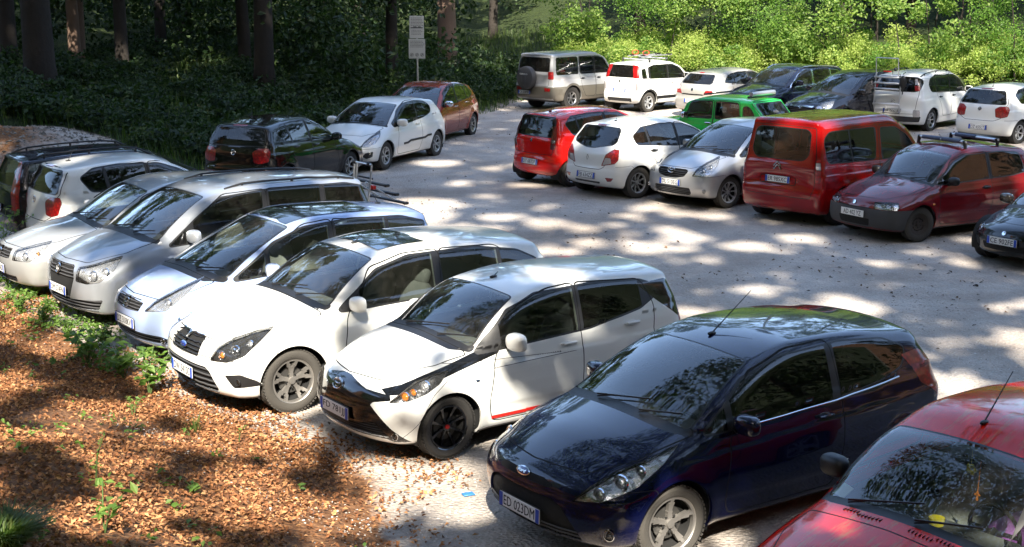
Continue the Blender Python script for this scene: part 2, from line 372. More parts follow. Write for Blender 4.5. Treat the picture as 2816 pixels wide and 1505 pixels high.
        for r in range(3):   # one split edge: rotate so it is edge 0
            m = (cnt == 1) & hit[:, r]; a, b, c_ = T[m, r], T[m, (r+1) % 3], T[m, (r+2) % 3]; x = mid[m, r]
            newT += [np.stack([a, x, c_], 1), np.stack([x, b, c_], 1)]; newL += [s.lab[m]]*2
            m = (cnt == 2) & ~hit[:, r]; a, b, c_ = T[m, r], T[m, (r+1) % 3], T[m, (r+2) % 3]; x = mid[m, (r+1) % 3]; y = mid[m, (r+2) % 3]  # edges b-c, c-a
            newT += [np.stack([x, c_, y], 1), np.stack([a, b, x], 1), np.stack([a, x, y], 1)]; newL += [s.lab[m]]*3
        m = cnt == 3; a, b, c_ = T[m].T; x, y, z = mid[m].T
        newT += [np.stack([a, x, z], 1), np.stack([x, b, y], 1), np.stack([z, y, c_], 1), np.stack([x, y, z], 1)]; newL += [s.lab[m]]*4
        s.T = np.concatenate(newT); s.lab = np.concatenate(newL)
    def edges(s, tm):
        T = s.T[tm]; E = np.concatenate([T[:, [0, 1]], T[:, [1, 2]], T[:, [2, 0]]]); E.sort(1)
        return np.unique(E[:, 0]*np.int64(4000000)+E[:, 1])
    def tc(s):
        return s.V[s.T].mean(1), s.N[s.T].mean(1)
    def fv(s, f, tm):
        o = np.full(len(s.V), 1e3); u = np.unique(s.T[tm]); o[u] = f(s.V[u]); return o
    def split0(s, fv, tm):
        k = s.edges(tm); a, b = k//4000000, k % 4000000
        m = fv[a]*fv[b] < 0; k, a, b = k[m], a[m], b[m]; t = fv[a]/(fv[a]-fv[b])
        m = (t > .015) & (t < .985); k, a, b, t = k[m], a[m], b[m], t[m][:, None]
        if len(k):
            nn = s.N[a]*(1-t)+s.N[b]*t; nn /= np.linalg.norm(nn, axis=1)[:, None]+1e-9
            s._apply(k, s.V[a]*(1-t)+s.V[b]*t, nn)
    def near(s, f, cond, w):
        """triangles meeting the condition that lie within w of the line f=0"""
        C, CN = s.tc(); tm = cond(C, CN)
        if tm.any():
            i = np.nonzero(tm)[0]; d = np.abs(f(C[i])); tm[i[d > w]] = False
        return tm
    def cut(s, f, cond, name=None, on=None, refine=0):
        W = s.c.get('h', .04)*1.5
        for _ in range(refine):
            tm = s.near(f, cond, W)
            if not tm.any(): break
            fv = s.fv(f, tm); k = s.edges(tm); a, b = k//4000000, k % 4000000
            ln = np.linalg.norm(s.V[a]-s.V[b], axis=1); m = (np.minimum(abs(fv[a]), abs(fv[b])) < ln*.9) & (ln > .008)
            k = k[m]; a, b = a[m], b[m]
            if len(k) == 0: break
            p = (s.V[a]+s.V[b])/2; nn = s.N[a]+s.N[b]; nn /= np.linalg.norm(nn, axis=1)[:, None]+1e-9
            s._apply(k, p, nn)
        tm = s.near(f, cond, W)
        if tm.any(): s.split0(s.fv(f, tm), tm)
        if name is not None: s.label(f, cond, lambda o: name, on)
    def label(s, f, cond, namef, on=None):
        C, CN = s.tc(); m = cond(C, CN); i = np.nonzero(m)[0]
        if len(i): i = i[f(C[i]) < 0]
        if on is not None: i = i[np.isin(s.lab[i], [s.names.index(o) for o in on if o in s.names])]
        for l in np.unique(s.lab[i]):
            nm = namef(s.names[l])
            if nm not in s.names: s.names.append(nm)
            s.lab[i[s.lab[i] == l]] = s.names.index(nm) if nm != s.names[l] else l
        nm = namef('body')
        if nm not in s.names: s.names.append(nm)
    def band(s, f, w, cond, name, on=None):
        W = s.c.get('h', .04)*1.5; tm = s.near(f, cond, W)
        if not tm.any(): return
        fv = s.fv(f, tm); s.split0(fv-w, tm)
        tm = s.near(f, cond, W); fv = s.fv(f, tm); s.split0(fv+w, tm)
        s.label(lambda v: np.abs(f(v))-w, cond, lambda o: name, on)
    def pick(s, fn, cond):
        """surface point minimising fn"""
        C, CN = s.V, s.N; v = fn(C)+np.where(cond(C, CN), 0, 1e3); i = int(np.argmin(v)); return s.V[i].copy(), s.N[i].copy()
    def region(s, names):
        ids = [s.names.index(n) for n in names if n in s.names]; m = np.isin(s.lab, ids); T = s.T[m]; u, inv = np.unique(T, return_inverse=True)
        return s.V[u], s.N[u], inv.reshape(-1, 3), s.lab[m]
def loc3(c, V, side=1):
    """(nose distance, y, z) to the car's own axes: x forward, y left"""
    W = np.array(V, float).reshape(-1, 3).copy(); W[:, 0] = c['L']/2-W[:, 0]; W[:, 1] *= side; return W
def locn(N, side=1):
    W = np.array(N, float).reshape(-1, 3).copy(); W[:, 0] *= -1; W[:, 1] *= side; return W
def half_mesh(c, s, names, side, off=0., wall=0., flip=False):
    V, N, T, lab = s.region(names)
    if len(T) == 0: return None
    P = loc3(c, V+N*off, side); NN = locn(N, side); T = T.copy()
    if side > 0: T = T[:, [0, 2, 1]]         # mirroring x flips winding
    if flip: T = T[:, [0, 2, 1]]; NN = -NN
    mi = lab
    if wall:
        E = np.concatenate([T[:, [0, 1]], T[:, [1, 2]], T[:, [2, 0]]]); key = np.minimum(E[:, 0], E[:, 1])*np.int64(4000000)+np.maximum(E[:, 0], E[:, 1])
        u, first, cnt = np.unique(key, return_index=True, return_counts=True); B = E[first[cnt == 1]]
        B = B[~((np.abs(P[B[:, 0], 1]) < 1e-4) & (np.abs(P[B[:, 1], 1]) < 1e-4))]
        n = len(P); a, b = B[:, 0], B[:, 1]; q = np.concatenate([P[a], P[b], P[b]-NN[b]*wall, P[a]-NN[a]*wall]); m = len(B)
        r = np.arange(m)+n; F1 = np.stack([r, r+2*m, r+m], 1); F2 = np.stack([r, r+3*m, r+2*m], 1)
        d = P[b]-P[a]; wn_ = np.cross(d, NN[a]); wn_ /= np.linalg.norm(wn_, axis=1)[:, None]+1e-9
        P = np.concatenate([P, q]); NN = np.concatenate([NN, wn_, wn_, wn_, wn_]); T = np.concatenate([T, F1, F2]); mi = np.concatenate([mi, np.full(2*m, -1)])
    return P, NN, T, mi
def region_obj(c, s, name, names, parent, mats, side=0, off=0., wall=0., flip=False, matof=None):
    """side 0 = both halves in one mesh"""
    parts = [half_mesh(c, s, names, sd, off, wall, flip) for sd in ((1, -1) if side == 0 else (side,))]
    parts = [p for p in parts if p is not None]
    if not parts: return None
    P = np.concatenate([p[0] for p in parts]); N = np.concatenate([p[1] for p in parts]); o = 0; T = []
    for p in parts: T.append(p[2]+o); o += len(p[0])
    T = np.concatenate(T); lab = np.concatenate([p[3] for p in parts])
    mi = np.array([0 if l < 0 else (matof or {}).get(s.names[l], 0) for l in range(-1, len(s.names))])[lab+1]
    return link(name, mkmesh(name, P, T, mats, mi, N), parent)
# ---------------------------------------------------------------- wheels
WHEELS = {}
def spoke_mask(style, th, r):
    """r is 0..1 over the rim face; returns True where there is metal"""
    kind, n = style[0], style[1]; per = 2*math.pi/n; a = (th+per/2) % per-per/2; keep = (r > .93) | (r < .22)
    if kind == 'plain': keep |= np.abs(a)*r < style[2]+style[3]*r
    elif kind == 'wye': spread = style[2]*np.clip((r-.3)/.6, 0, 1); keep |= np.abs(np.abs(a)-spread)*r < style[3]; keep |= (r < .42) & (np.abs(a)*r < style[3]*1.3)
    elif kind == 'twin': keep |= np.abs(np.abs(a)-style[2])*r < style[3]
    elif kind == 'holes': keep |= ~((np.abs(r-.62) < style[2]) & (np.abs(a)*r < style[3]))
    return keep
def wheel_meshes(R, w, rr, style, rimmat, tyremat='rubber', cap=None, back='under'):
    key = (R, w, rr, style, rimmat, tyremat, cap)
    if key in WHEELS: return WHEELS[key]
    t = MB(); h = w/2
    prof = [(rr-.012, -h*.72), (rr+.005, -h*.86), (rr+.03, -h*.97), ((R+rr)/2+.01, -h), (R-.025, -h*.93), (R-.008, -h*.8), (R-.001, -h*.55)]
    prof2 = prof+[(R-.001, -h*.30), (R-.010, -h*.28), (R-.010, -h*.24), (R, -h*.22), (R, -.006), (R-.010, -.004)]
    t.lathe(prof2+[(a, -b) for a, b in prof2[::-1]], m=0, n=56)
    # tread blocks on the shoulders
    for k in range(56):
        a = 2*math.pi*k/56
        for sgn in (-1, 1):
            t.box((math.cos(a)*(R-.004), sgn*h*.72, math.sin(a)*(R-.004)), (.012, h*.38, .022), ry=-a)
    tyre = t.mesh('tyre', [M[tyremat]]); shade_auto(tyre, 30)
    n = 40 if style[0] == 'holes' else style[1]*(16 if style[1] < 8 else 10); NR = 15; rf = rr-.004
    th = np.arange(n)*2*math.pi/n; rad = np.linspace(.0, 1, NR+1); V = []; F = []; dish = lambda r: h*.80-.022*(1-r)**1.5-.02*math.sin(math.pi*min(1, r*1.05))
    def vid(i, k, lay): return lay*(NR+1)*n+i*n+(k % n)
    for lay, dz in ((0, 0), (1, -.035)):
        for i in range(NR+1):
            for k in range(n): V.append((rad[i]*rf*math.cos(th[k]), dish(rad[i])+dz, rad[i]*rf*math.sin(th[k])))
    K = np.zeros((NR, n), bool)
    for i in range(NR):
        for k in range(n): K[i, k] = spoke_mask(style, np.array(th[k]+math.pi/n), np.array((rad[i]+rad[i+1])/2))
    for i in range(NR):
        for k in range(n):
            if not K[i, k]: continue
            F.append([vid(i, k, 0), vid(i, k+1, 0), vid(i+1, k+1, 0), vid(i+1, k, 0)][::-1 if i else -1])
            if not K[i, (k+1) % n]: F.append([vid(i, k+1, 0), vid(i, k+1, 1), vid(i+1, k+1, 1), vid(i+1, k+1, 0)])
            if not K[i, (k-1) % n]: F.append([vid(i, k, 0), vid(i+1, k, 0), vid(i+1, k, 1), vid(i, k, 1)])
            if i+1 < NR and not K[i+1, k]: F.append([vid(i+1, k, 0), vid(i+1, k, 1), vid(i+1, k+1, 1), vid(i+1, k+1, 0)])
            if i > 0 and not K[i-1, k]: F.append([vid(i, k, 0), vid(i, k+1, 0), vid(i, k+1, 1), vid(i, k, 1)])
    m = MB(); m.add(V, F, 0)
    m.lathe([(rf, h*.80), (rf+.006, h*.86), (rr+.004, h*.88)], m=0, n=48)
    m.lathe([(rf, h*.80), (rf-.01, h*.2), (rf-.02, -h*.3), (rf-.02, -h*.7)], m=1, n=40)
    m.lathe([(rf-.02, -h*.3), (.0, -h*.3)], m=1, n=32)
    m.lathe([(rf*.62, h*.12), (.0, h*.12)], m=2, n=32)       # brake disc
    cr = .11 if cap == 'redp' else .17; m.lathe([(rf*cr, dish(0)-.004), (rf*cr*.94, dish(0)+.008), (0, dish(0)+.010)], m=3, n=20)
    if style[0] != 'holes' or True:
        for k in range(5):
            a = 2*math.pi*(k+.5)/5; m.lathe([(.011, 0), (.010, .006), (0, .006)], c=(math.cos(a)*rf*.30, dish(.3)-.002, math.sin(a)*rf*.30), m=1, n=8)
    rim = m.mesh('rim', [M[rimmat], M['under'], M['disc'], M[cap or rimmat]]); shade_auto(rim, 35)
    WHEELS[key] = (tyre, rim); return tyre, rim
def add_wheels(root, c):
    R, w = c['R'], c.get('tw', .19); args = dict(c.get('rim', dict(style=('plain', 8, .05, .02), rimmat='cap')))
    ty, rim = wheel_meshes(R, w, c.get('rr', R*.66), args.pop('style'), args.pop('rimmat'), **args)
    for ax, xf in enumerate((c['fo'], c['fo']+c['wb'])):
        for sd in (1, -1):
            x = c['L']/2-xf; y = sd*(c['W']/2-.035-w/2+c.get('wout', 0.))
            st = c.get('steer', 0) if ax == 0 else 0
            t = link('wheel', ty, root, (x, y, R)); t.rotation_euler = (0, random.random()*6.28, (0 if sd > 0 else math.pi)+st); t.rotation_mode = 'YXZ'
            t.rotation_euler = (0, random.random()*6.28, (0 if sd > 0 else math.pi)+st)
            link('rim', rim, t)
# ---------------------------------------------------------------- shared inside meshes
SEATS = {}
def seat_mesh(mat, w=.50):
    if (mat, w) in SEATS: return SEATS[(mat, w)]
    m = MB()
    m.ell((.0, 0, .30), (.27, w/2, .10), nu=16, nv=10, e=.55)
    Rb = Matrix.Rotation(-R_(18), 3, 'Y')
    m.ell((-.27, 0, .52), (.085, w/2, .30), nu=16, nv=12, e=.55, Rm=Rb)
    m.ell((-.37, 0, .86), (.055, min(.14, w/2), .09), nu=14, nv=8, e=.6, Rm=Rb)
    for y in (-.05, .05): m.tube([(-.33, y, .74), (-.36, y, .82)], .008, n=6)
    me = m.mesh('seat', [M[mat]]); SEATS[(mat, w)] = me; return me
def text_mesh(txt, size, mat, extrude=.0008, shear=0.):
    cu = bpy.data.curves.new('lettering', 'FONT'); cu.body = txt; cu.size = size; cu.align_x = 'CENTER'; cu.align_y = 'CENTER'; cu.extrude = extrude; cu.resolution_u = 2; cu.shear = shear
    ob = bpy.data.objects.new('lettering', cu); COL.objects.link(ob)
    me = bpy.data.meshes.new_from_object(ob); me.name = 'lettering'; bpy.data.objects.remove(ob); bpy.data.curves.remove(cu)
    me.materials.clear(); me.materials.append(mat); return me
def fitx(me, w, h=None):
    v = np.empty(len(me.vertices)*3, np.float32); me.vertices.foreach_get('co', v); v = v.reshape(-1, 3)
    mn, mx = v.min(0), v.max(0); v[:, 0] = (v[:, 0]-(mn[0]+mx[0])/2)*w/(mx[0]-mn[0])
    if h: v[:, 1] = (v[:, 1]-(mn[1]+mx[1])/2)*h/(mx[1]-mn[1])
    me.vertices.foreach_set('co', v.ravel()); me.update(); return me
def frame_at(p, n, up=(0, 0, 1)):
    """matrix whose z looks along n and y is as near up as can be"""
    n = Vector(n).normalized(); u = Vector(up); y = (u-n*u.dot(n)).normalized(); x = y.cross(n)
    Mx = Matrix((x, y, n)).transposed().to_4x4(); Mx.translation = Vector(p); return Mx
def place(o, Mx): o.matrix_local = Mx; return o
def add_plate(root, p, n, txt, old=False, blank=False):
    m = MB(); m.box((0, 0, 0), (.52, .11, .008), bev=.003)
    if not old:
        m.box((-.236, 0, .0035), (.044, .106, .004), m=1); m.box((.236, 0, .0035), (.044, .106, .004), m=1)
    m.box((0, 0, -.004), (.535, .125, .006), m=2)
    o = m.build('number_plate', [M['plate'], M['plateblue'], M['black']], root, smooth=False); place(o, frame_at(p, n))
    if txt:
        t = fitx(text_mesh(txt, .1, M['ink']), .40, .076); link('lettering', t, o, (0, 0, .005))
    return o
def emblem(root, kind, p, n, s=.1):
    """small badge built flat in its own plane then set on the body"""
    m = MB(); mats = [M['chrome'], M['blue'], M['black']]
    if kind == 'oval':
        m.ell((0, 0, 0), (s*.62, s*.27, .010), m=0, nu=24); m.ell((0, 0, .004), (s*.55, s*.21, .009), m=1, nu=24)
    elif kind == 'ovals':
        for a, b, cx, cy_ in ((.62, .42, 0, 0), (.2, .40, 0, 0), (.42, .17, 0, .16)):
            pts = [(s*(cx+a*math.cos(t)), s*(cy_+b*math.sin(t)), .004) for t in np.linspace(0, 2*math.pi, 25)]; m.tube(pts, s*.055, m=0, n=6, cap=False)
    elif kind == 'roundel':
        pts = [(s*.5*math.cos(t), s*.5*math.sin(t), .004) for t in np.linspace(0, 2*math.pi, 25)]; m.tube(pts, s*.05, n=6, cap=False)
        m.ell((0, 0, -.004), (s*.5, s*.5, .006), m=2, nu=24)
        for pl in ([(-.2, .42), (0, .06), (.2, .42)], [(-.42, .12), (-.2, -.38), (0, .0), (.2, -.38), (.42, .12)]): m.tube([(a*s, b*s, .004) for a, b in pl], s*.045, n=6)
    elif kind == 'chevrons':
        for dy in (0, -.34): m.tube([(-.48*s, (-.12+dy)*s, .003), (0, (.36+dy)*s, .006), (.48*s, (-.12+dy)*s, .003)], s*.075, n=6)
    elif kind == 'diamond':
        m.tube([(0, .6*s, .004), (.34*s, 0, .004), (0, -.6*s, .004), (-.34*s, 0, .004), (0, .6*s, .004)], s*.08, n=6, cap=False)
    elif kind == 'h':
        m.tube([(-.32*s, .4*s, .004), (-.26*s, -.4*s, .004)], s*.07, n=6); m.tube([(.32*s, .4*s, .004), (.26*s, -.4*s, .004)], s*.07, n=6); m.tube([(-.28*s, 0, .004), (.28*s, 0, .004)], s*.06, n=6)
        pts = [(s*(.55*math.copysign(abs(math.cos(t))**.5, math.cos(t))), s*(.5*math.copysign(abs(math.sin(t))**.5, math.sin(t))), .003) for t in np.linspace(0, 2*math.pi, 25)]; m.tube(pts, s*.035, n=6, cap=False)
    else:
        m.lathe([(s*.5, 0), (s*.48, .008), (0, .010)], m=0, n=20, axis='z')
    o = m.build('emblem', mats, root); place(o, frame_at(p, n))
    if kind == 'oval':
        t = fitx(text_mesh('Ford', .03, M['chrome'], shear=.3), s*.72, s*.2); link('lettering', t, o, (0, 0, .014))
    return o
def round_lamp(root, name, p, d, r, mat='refl', ring='chrome'):
    m = MB(); m.lathe([(r, .0), (r*1.04, .012), (r*.94, .014), (r*.86, .0), (r*.5, -r*.5), (0, -r*.6)], m=0, n=24, axis='z')
    m.ell((0, 0, -r*.2), (r*.24, r*.24, r*.24), m=1, nu=10, nv=6)
    m.ell((0, 0, .0), (r*.93, r*.93, r*.2), m=2, nu=24, nv=8)
    o = m.build(name, [M[ring], M['refl'], M['lens']], root); place(o, frame_at(p, d)); return o
def mirror_part(root, c, sd, mat, arm=True):
    x = c['L']/2-c['mir'][0]; z = c['mir'][1]; y = sd*(c['W']/2*.93+.115); s = c.get('mirs', 1.)
    m = MB(); V0 = len(m.V)
    m.ell((0, 0, 0), (.075*s, .115*s, .078*s), m=0, nu=20, nv=14, e=.72, Rm=Matrix.Rotation(sd*R_(8), 3, 'Z'))
    # glass side cut flat towards the rear
    for i in range(V0, len(m.V)):
        v = m.V[i]; 
        if v[0] < -.03*s: m.V[i] = (-.03*s, v[1], v[2])
    m.box((-.032*s, 0, .004), (.006, .17*s, .115*s), m=1, bev=.002)
    m.tube([(.0, -sd*.07, -.05*s), (.02, -sd*.14, -.075*s), (.03, -sd*.20, -.075*s)], [.032, .024, .03], m=2, n=8)
    return m.build('mirror', [mat, M['chrome'], M['black']], root, loc=(x, y, z))
def wiper(root, p0, p1, lift=.02):
    p0, p1 = Vector(p0), Vector(p1); mid = (p0+p1)/2+Vector((0, 0, lift)); m = MB()
    m.tube([p0, p0.lerp(p1, .25)+Vector((0, 0, lift*.8)), mid], .006, n=6); m.box(mid, ((p1-p0).length*1.0, .009, .012), rz=math.atan2(p1.y-p0.y, p1.x-p0.x), ry=-math.asin((p1.z-p0.z)/max((p1-p0).length, .01)))
    return m.build('wiper', M['black'], root)
# ---------------------------------------------------------------- putting a car together
def prof(L, H, nose, hood, cowl, wt, rp, re, gb, gc=.19, nb=.46, tail=.62, spo=.035, chin=.05, ws=0):
    """side outline control points from the chin round over the roof and back"""
    n, c, w, e, g = nose, cowl, wt, re, gb
    P = [(.75, gc), (.30, gc), (chin+.03, gc+.02), (.02, gc+.13), (0, nb), (.015, n[1]-.13), (n[0]*.55, n[1]-.035), (n[0]+.03, n[1]+.02)]
    P += [(n[0]*.5+hood[0]*.5, n[1]*.45+hood[1]*.55), hood, (c[0]-.14, c[1]-.03*(c[0]-hood[0])/.6-.008), (c[0]-.02, c[1]), (c[0]+.03, c[1]+.022)]
    P += [(c[0]*.5+w[0]*.5-.01, c[1]*.5+w[1]*.5+.018), (w[0]-.10, w[1]-.045+ws), (w[0]+.06, w[1]+.012)]
    P += [((w[0]*.45+rp[0]*.55), rp[1]-(rp[1]-w[1])*.22), rp, ((rp[0]+e[0])/2, rp[1]-(rp[1]-e[1])*.18), (e[0]-.28, e[1]+(rp[1]-e[1])*.25), (e[0]-.03, e[1]), (e[0]+.02, e[1]-spo)]
    P += [(e[0]*.9+g[0]*.1, e[1]*.9+g[1]*.1-spo*.8), (e[0]*.35+g[0]*.65+.012, e[1]*.35+g[1]*.65), (g[0], g[1]), (g[0]+.03, g[1]-.05), (L-.05, (g[1]+tail)/2+.06), (L-.035, tail+.045), (L-.003, tail-.02), (L, tail-.18), (L-.03, gc+.10), (L-.13, gc+.02), (L-.35, gc), (L-1.2, gc)]
    return P
def conds(c):
    L, W = c['L'], c['W']; xm = (c['wt'][0]+c['rp'][0])/2+.6
    return {
     'side': (lambda s, v: (v[:, 0], v[:, 2]), lambda C, N: (np.abs(N[:, 1]) > .42) & (C[:, 1] > .25)),
     'fs': (lambda s, v: (v[:, 1]+v[:, 0], v[:, 2]), lambda C, N: (C[:, 0] < 1.75) & (N[:, 2] > -.6) & ((C[:, 0] < 1.0) | (np.abs(N[:, 1]) > .3)) & ~((N[:, 2] > .90) & (C[:, 1] < .45))),
     'rs': (lambda s, v: (v[:, 1]+L-v[:, 0], v[:, 2]), lambda C, N: (C[:, 0] > L-1.3) & (N[:, 2] > -.6) & (N[:, 2] < .85)),
     'ws': (lambda s, v: (s.xeff(v[:, 0], v[:, 1], v[:, 2]), v[:, 1]), lambda C, N: (N[:, 2] > .25) & (C[:, 0] < xm)),
     'rear': (lambda s, v: (v[:, 1], v[:, 2]), lambda C, N: (C[:, 0] > L-1.35) & (N[:, 0] > .22)),
     'top': (lambda s, v: (v[:, 0], v[:, 1]), lambda C, N: (N[:, 2] > .5) & (C[:, 2] > .5)),
    }
def build_car(name, label, c, pose, group=None):
    c.setdefault('Ra', c['R']+.045); c.setdefault('mir', (c['cowl'][0]+.40, c['belt'][0]+.07))
    L, W, H = c['L'], c['W'], c['H']
    root = empty(name, (pose[0], pose[1], 0), R_(pose[2]), label, 'car', group)
    s = Surf(c); PJ = conds(c); ref = c.get('ref', 0)
    root.rotation_euler = (0, 0, R_(pose[2]))
    pm = c['paint']; mats = [pm, M['seam'], M['black'], c.get('paint2', M['grey']), M['gloss'], M['chrome'], c.get('paint3', M['grey'])]
    matof = dict(seam=1, trim=2, black=2, paint2=3, gloss=4, chrome=5, paint3=6)
    allof = lambda C, N: np.ones(len(C), bool)
    bodyish = ['body', 'paint2', 'paint3', 'gloss', 'black', 'chrome']
    def pf(pj, poly, r=.03):
        Q = fillet(poly, r) if r else np.array(poly, float); g = PJ[pj][0]
        return lambda v: psd(Q, *g(s, v), cull=True)
    # underside and wheel openings
    s.cut(lambda v: v[:, 2]-c.get('gc', .19)-.035, lambda C, N: (C[:, 2] < .4) & (N[:, 2] < .2), 'black')
    for it in c.get('areas0', ()): 
        f = pf(it[0], it[1], it[3] if len(it) > 3 else .03); s.cut(f, PJ[it[0]][1], it[2], refine=ref)
    for k, xa in enumerate((c['fo'], c['fo']+c['wb'])):
        cd = lambda C, N: (C[:, 1] > W/2-.30) & (C[:, 2] < 1.1) & (np.abs(C[:, 0]-xa) < .7)
        fa = lambda v, xa=xa: np.hypot(v[:, 0]-xa, v[:, 2]-c['R'])-c['Ra']
        if 'archtrim' in c: s.cut(lambda v: fa(v)-c['archtrim'], cd, c.get('archmat', 'paint2'), refine=0)
        s.cut(fa, cd, 'hole', refine=ref)
    # glazing
    cx, cz = c['cowl']; yb, yt = c.get('wsy', (W/2*.80, W/2*.635)); wt = c['wt'][0]
    wsp = [(cx+.02, -.2), (cx+.02, yb), (wt+.02, yt), (wt+.02, -.2)]
    f = pf('ws', wsp, .05); cd = PJ['ws'][1]
    s.cut(pf('ws', [(cx-c.get('cowlw', .11), -.2), (cx-c.get('cowlw', .11), yb*.86), (cx-.02, yb+.035), (cx+.06, yb+.03), (cx+.06, -.2)], .03), cd, 'black', on=['body'])
    s.cut(lambda v: f(v)-.016, cd, 'trim', on=['body', 'black']); s.cut(f, cd, 'windshield', refine=ref)
    panes = []
    for di, d in enumerate(c['dlo']):
        f = pf('side', d['p'], d.get('r', .05)); cd = PJ['side'][1]; tw = d.get('tw', .018)
        if tw: s.cut(lambda v: f(v)-tw, cd, d.get('trim', 'trim'), on=bodyish, refine=ref)
        for pi, (x0, x1, gm, door) in enumerate(d['panes']):
            sl = d.get('sl', .12); nm = 'pane%d_%d' % (di, pi); panes.append((nm, gm, door))
            g = lambda v: np.maximum(np.maximum(f(v), x0+sl*(v[:, 2]-1.1)-v[:, 0]), v[:, 0]-x1-sl*(v[:, 2]-1.1))
            s.cut(g, cd, nm, refine=ref)
    if 'rg' in c:
        f = pf('rear', c['rg'], .06); cd = PJ['rear'][1]
        s.cut(lambda v: f(v)-.014, cd, 'trim', on=bodyish); s.cut(f, cd, 'rear_window', refine=ref)
    for it in c.get('areas', ()):
        f = pf(it[0], it[1], it[3] if len(it) > 3 else .03); s.cut(f, PJ[it[0]][1], it[2], refine=ref, on=None if it[2] != 'body' else None)
    for lm in c.get('lamps', ()):      # dict(n=name, pj, p, r)
        f = pf(lm['pj'], lm['p'], lm.get('r', .03)); lm['_f'] = f; key = 'L_'+lm['k']
        s.cut(lambda v: f(v)-.004, PJ[lm['pj']][1], 'seam', refine=ref); s.cut(f, PJ[lm['pj']][1], key, refine=ref)
    # doors and panel gaps
    skins = ['body', 'paint2', 'paint3', 'black', 'trim', 'chrome', 'gloss']
    if not c.get('nodoor'):
        for i, dp in enumerate(c['doors']):
            f = pf('side', dp, .07); cd = PJ['side'][1]
            s.band(f, c.get('gap', .0055), cd, 'seam', on=skins)
            s.label(f, cd, lambda o, i=i: 'door%d_%s' % (i, o), on=skins)
    for it in c.get('gaps', ()):
        f = pf(it[0], it[1], .04); s.band(f, it[2]*1.2 if len(it) > 2 else c.get('gap', .0055), PJ[it[0]][1], 'seam', on=skins+[n for n in s.names if n.startswith('door')])
    wall = .022
    region_obj(c, s, 'body', skins+['seam'], root, mats, wall=wall, matof=matof)
    doors = {}
    for i in range(len(c['doors']) if not c.get('nodoor') else 0):
        nm = ['door%d_%s' % (i, sk) for sk in skins]; mo = {n: matof.get(n.split('_')[1], 0) for n in nm}
        for sd in (1, -1): doors[(i, sd)] = region_obj(c, s, 'door', nm, root, mats, side=sd, wall=wall, matof=mo)
    region_obj(c, s, 'windshield', ['windshield'], root, [M[c.get('wsm', 'wind')]])
    region_obj(c, s, 'rear_window', ['rear_window'], root, [M[c.get('rgm', 'rearg')]])
    for nm, gm, door in panes:
        for sd in (1, -1):
            region_obj(c, s, 'side_window', [nm], doors.get((door, sd)) or root, [M[gm]], side=sd)
    for lm in c.get('lamps', ()):
        key = 'L_'+lm['k']
        for sd in (1, -1):
            if lm.get('mid'): sd = 0
            m1 = lm.get('m', 'lens'); o = region_obj(c, s, lm['n'], [key], root, [M[m1]], side=sd, off=lm.get('off', 0.), wall=lm.get('wall', .0))
            if o is None: break
            if m1 == 'lens':
                region_obj(c, s, 'reflector', [key], o, [M[lm.get('back', 'refl')]], side=sd, off=-.035, wall=-.033)
                for bi, (a, b, r, bm) in enumerate(lm.get('bulbs', ())):
                    g = PJ[lm['pj']][0]; p, n = s.pick(lambda v: np.hypot(g(s, v)[0]-a, g(s, v)[1]-b), PJ[lm['pj']][1])
                    P = loc3(c, p-n*.030, sd)[0]; d = Vector((1 if lm['pj'] != 'rs' else -1, sd*.25, 0)).lerp(Vector(locn(n, sd)[0]), .35)
                    mb = MB(); mb.lathe([(r*1.1, .004), (r, .016), (r*.8, .004), (r*.75, -.004)], n=20, axis='z'); mb.ell((0, 0, 0), (r*.76, r*.76, r*.42), m=1, nu=16, nv=8)
                    ob = mb.build('bulb', [M['chrome'], M[bm]], o); place(ob, frame_at(P, d))
            if lm.get('mid'): break
    if 'grille' in c:
        for gi, (pj, poly, style) in enumerate(c['grille']): pass
    # mesh-like grilles: already cut as areas named 'G_..'; slats laid over them
    for gname, gm, nsl, z0, z1 in c.get('slats', ()):
        o = region_obj(c, s, 'grille', [gname], root, [M['seam']], off=-.022, wall=-.02)
        if o is None: continue
        V, N, T, lab = s.region([gname]); mb = MB()
        for k in range(nsl):
            z = z0+(z1-z0)*(k+.5)/nsl; hh = (z1-z0)/nsl
            sel = np.abs(V[:, 2]-z) < max(.02, hh*.6)
            if sel.sum() < 3: continue
            P = V[sel]; o_ = np.argsort(P[:, 1]); P = P[o_]; ys = np.linspace(P[0, 1]+.006, P[-1, 1]-.008, 9); xs = np.interp(ys, P[:, 1], P[:, 0])
            line = [(L/2-x-.008, y, z) for x, y in zip(xs, ys)]; line = [(x, -y, z_) for x, y, z_ in line[::-1] if y > .003]+line
            mb.tube(line, min(.009, hh*.22), n=5)
        if mb.V: mb.build('slat', M[gm], o)
    # lining of the cabin and wheel housings
    li = half = None
    parts = []
    nn = skins+['seam']+[n for n in s.names if n.startswith('door')]
    V, N, T, lab = s.region(nn); C = V[T].mean(1); keep = (C[:, 2] > .30) & (C[:, 0] > c['cowl'][0]-.05); T = T[keep]; mi = (C[keep][:, 2] > c['belt'][0]+.12).astype(int)
    P1 = loc3(c, V-N*.03, 1); P2 = loc3(c, V-N*.03, -1); N1 = -locn(N, 1); N2 = -locn(N, -1)
    me = mkmesh('interior', np.concatenate([P1, P2]), np.concatenate([T, T[:, [0, 2, 1]]+len(P1)]), [M['lining'], M[c.get('headliner', 'liner_light')]], np.concatenate([mi, mi]), np.concatenate([N1, N2]))
    inter = link('interior', me, root)
    mb = MB(); x0 = L/2-cx
    mb.box((x0-.17, 0, cz-.26), (.46, W*.84, .40), bev=.06); mb.box((x0-L*.32, 0, .29), (L*.62, W*.82, .04))
    mb.build('dashboard', M['lining'], root)
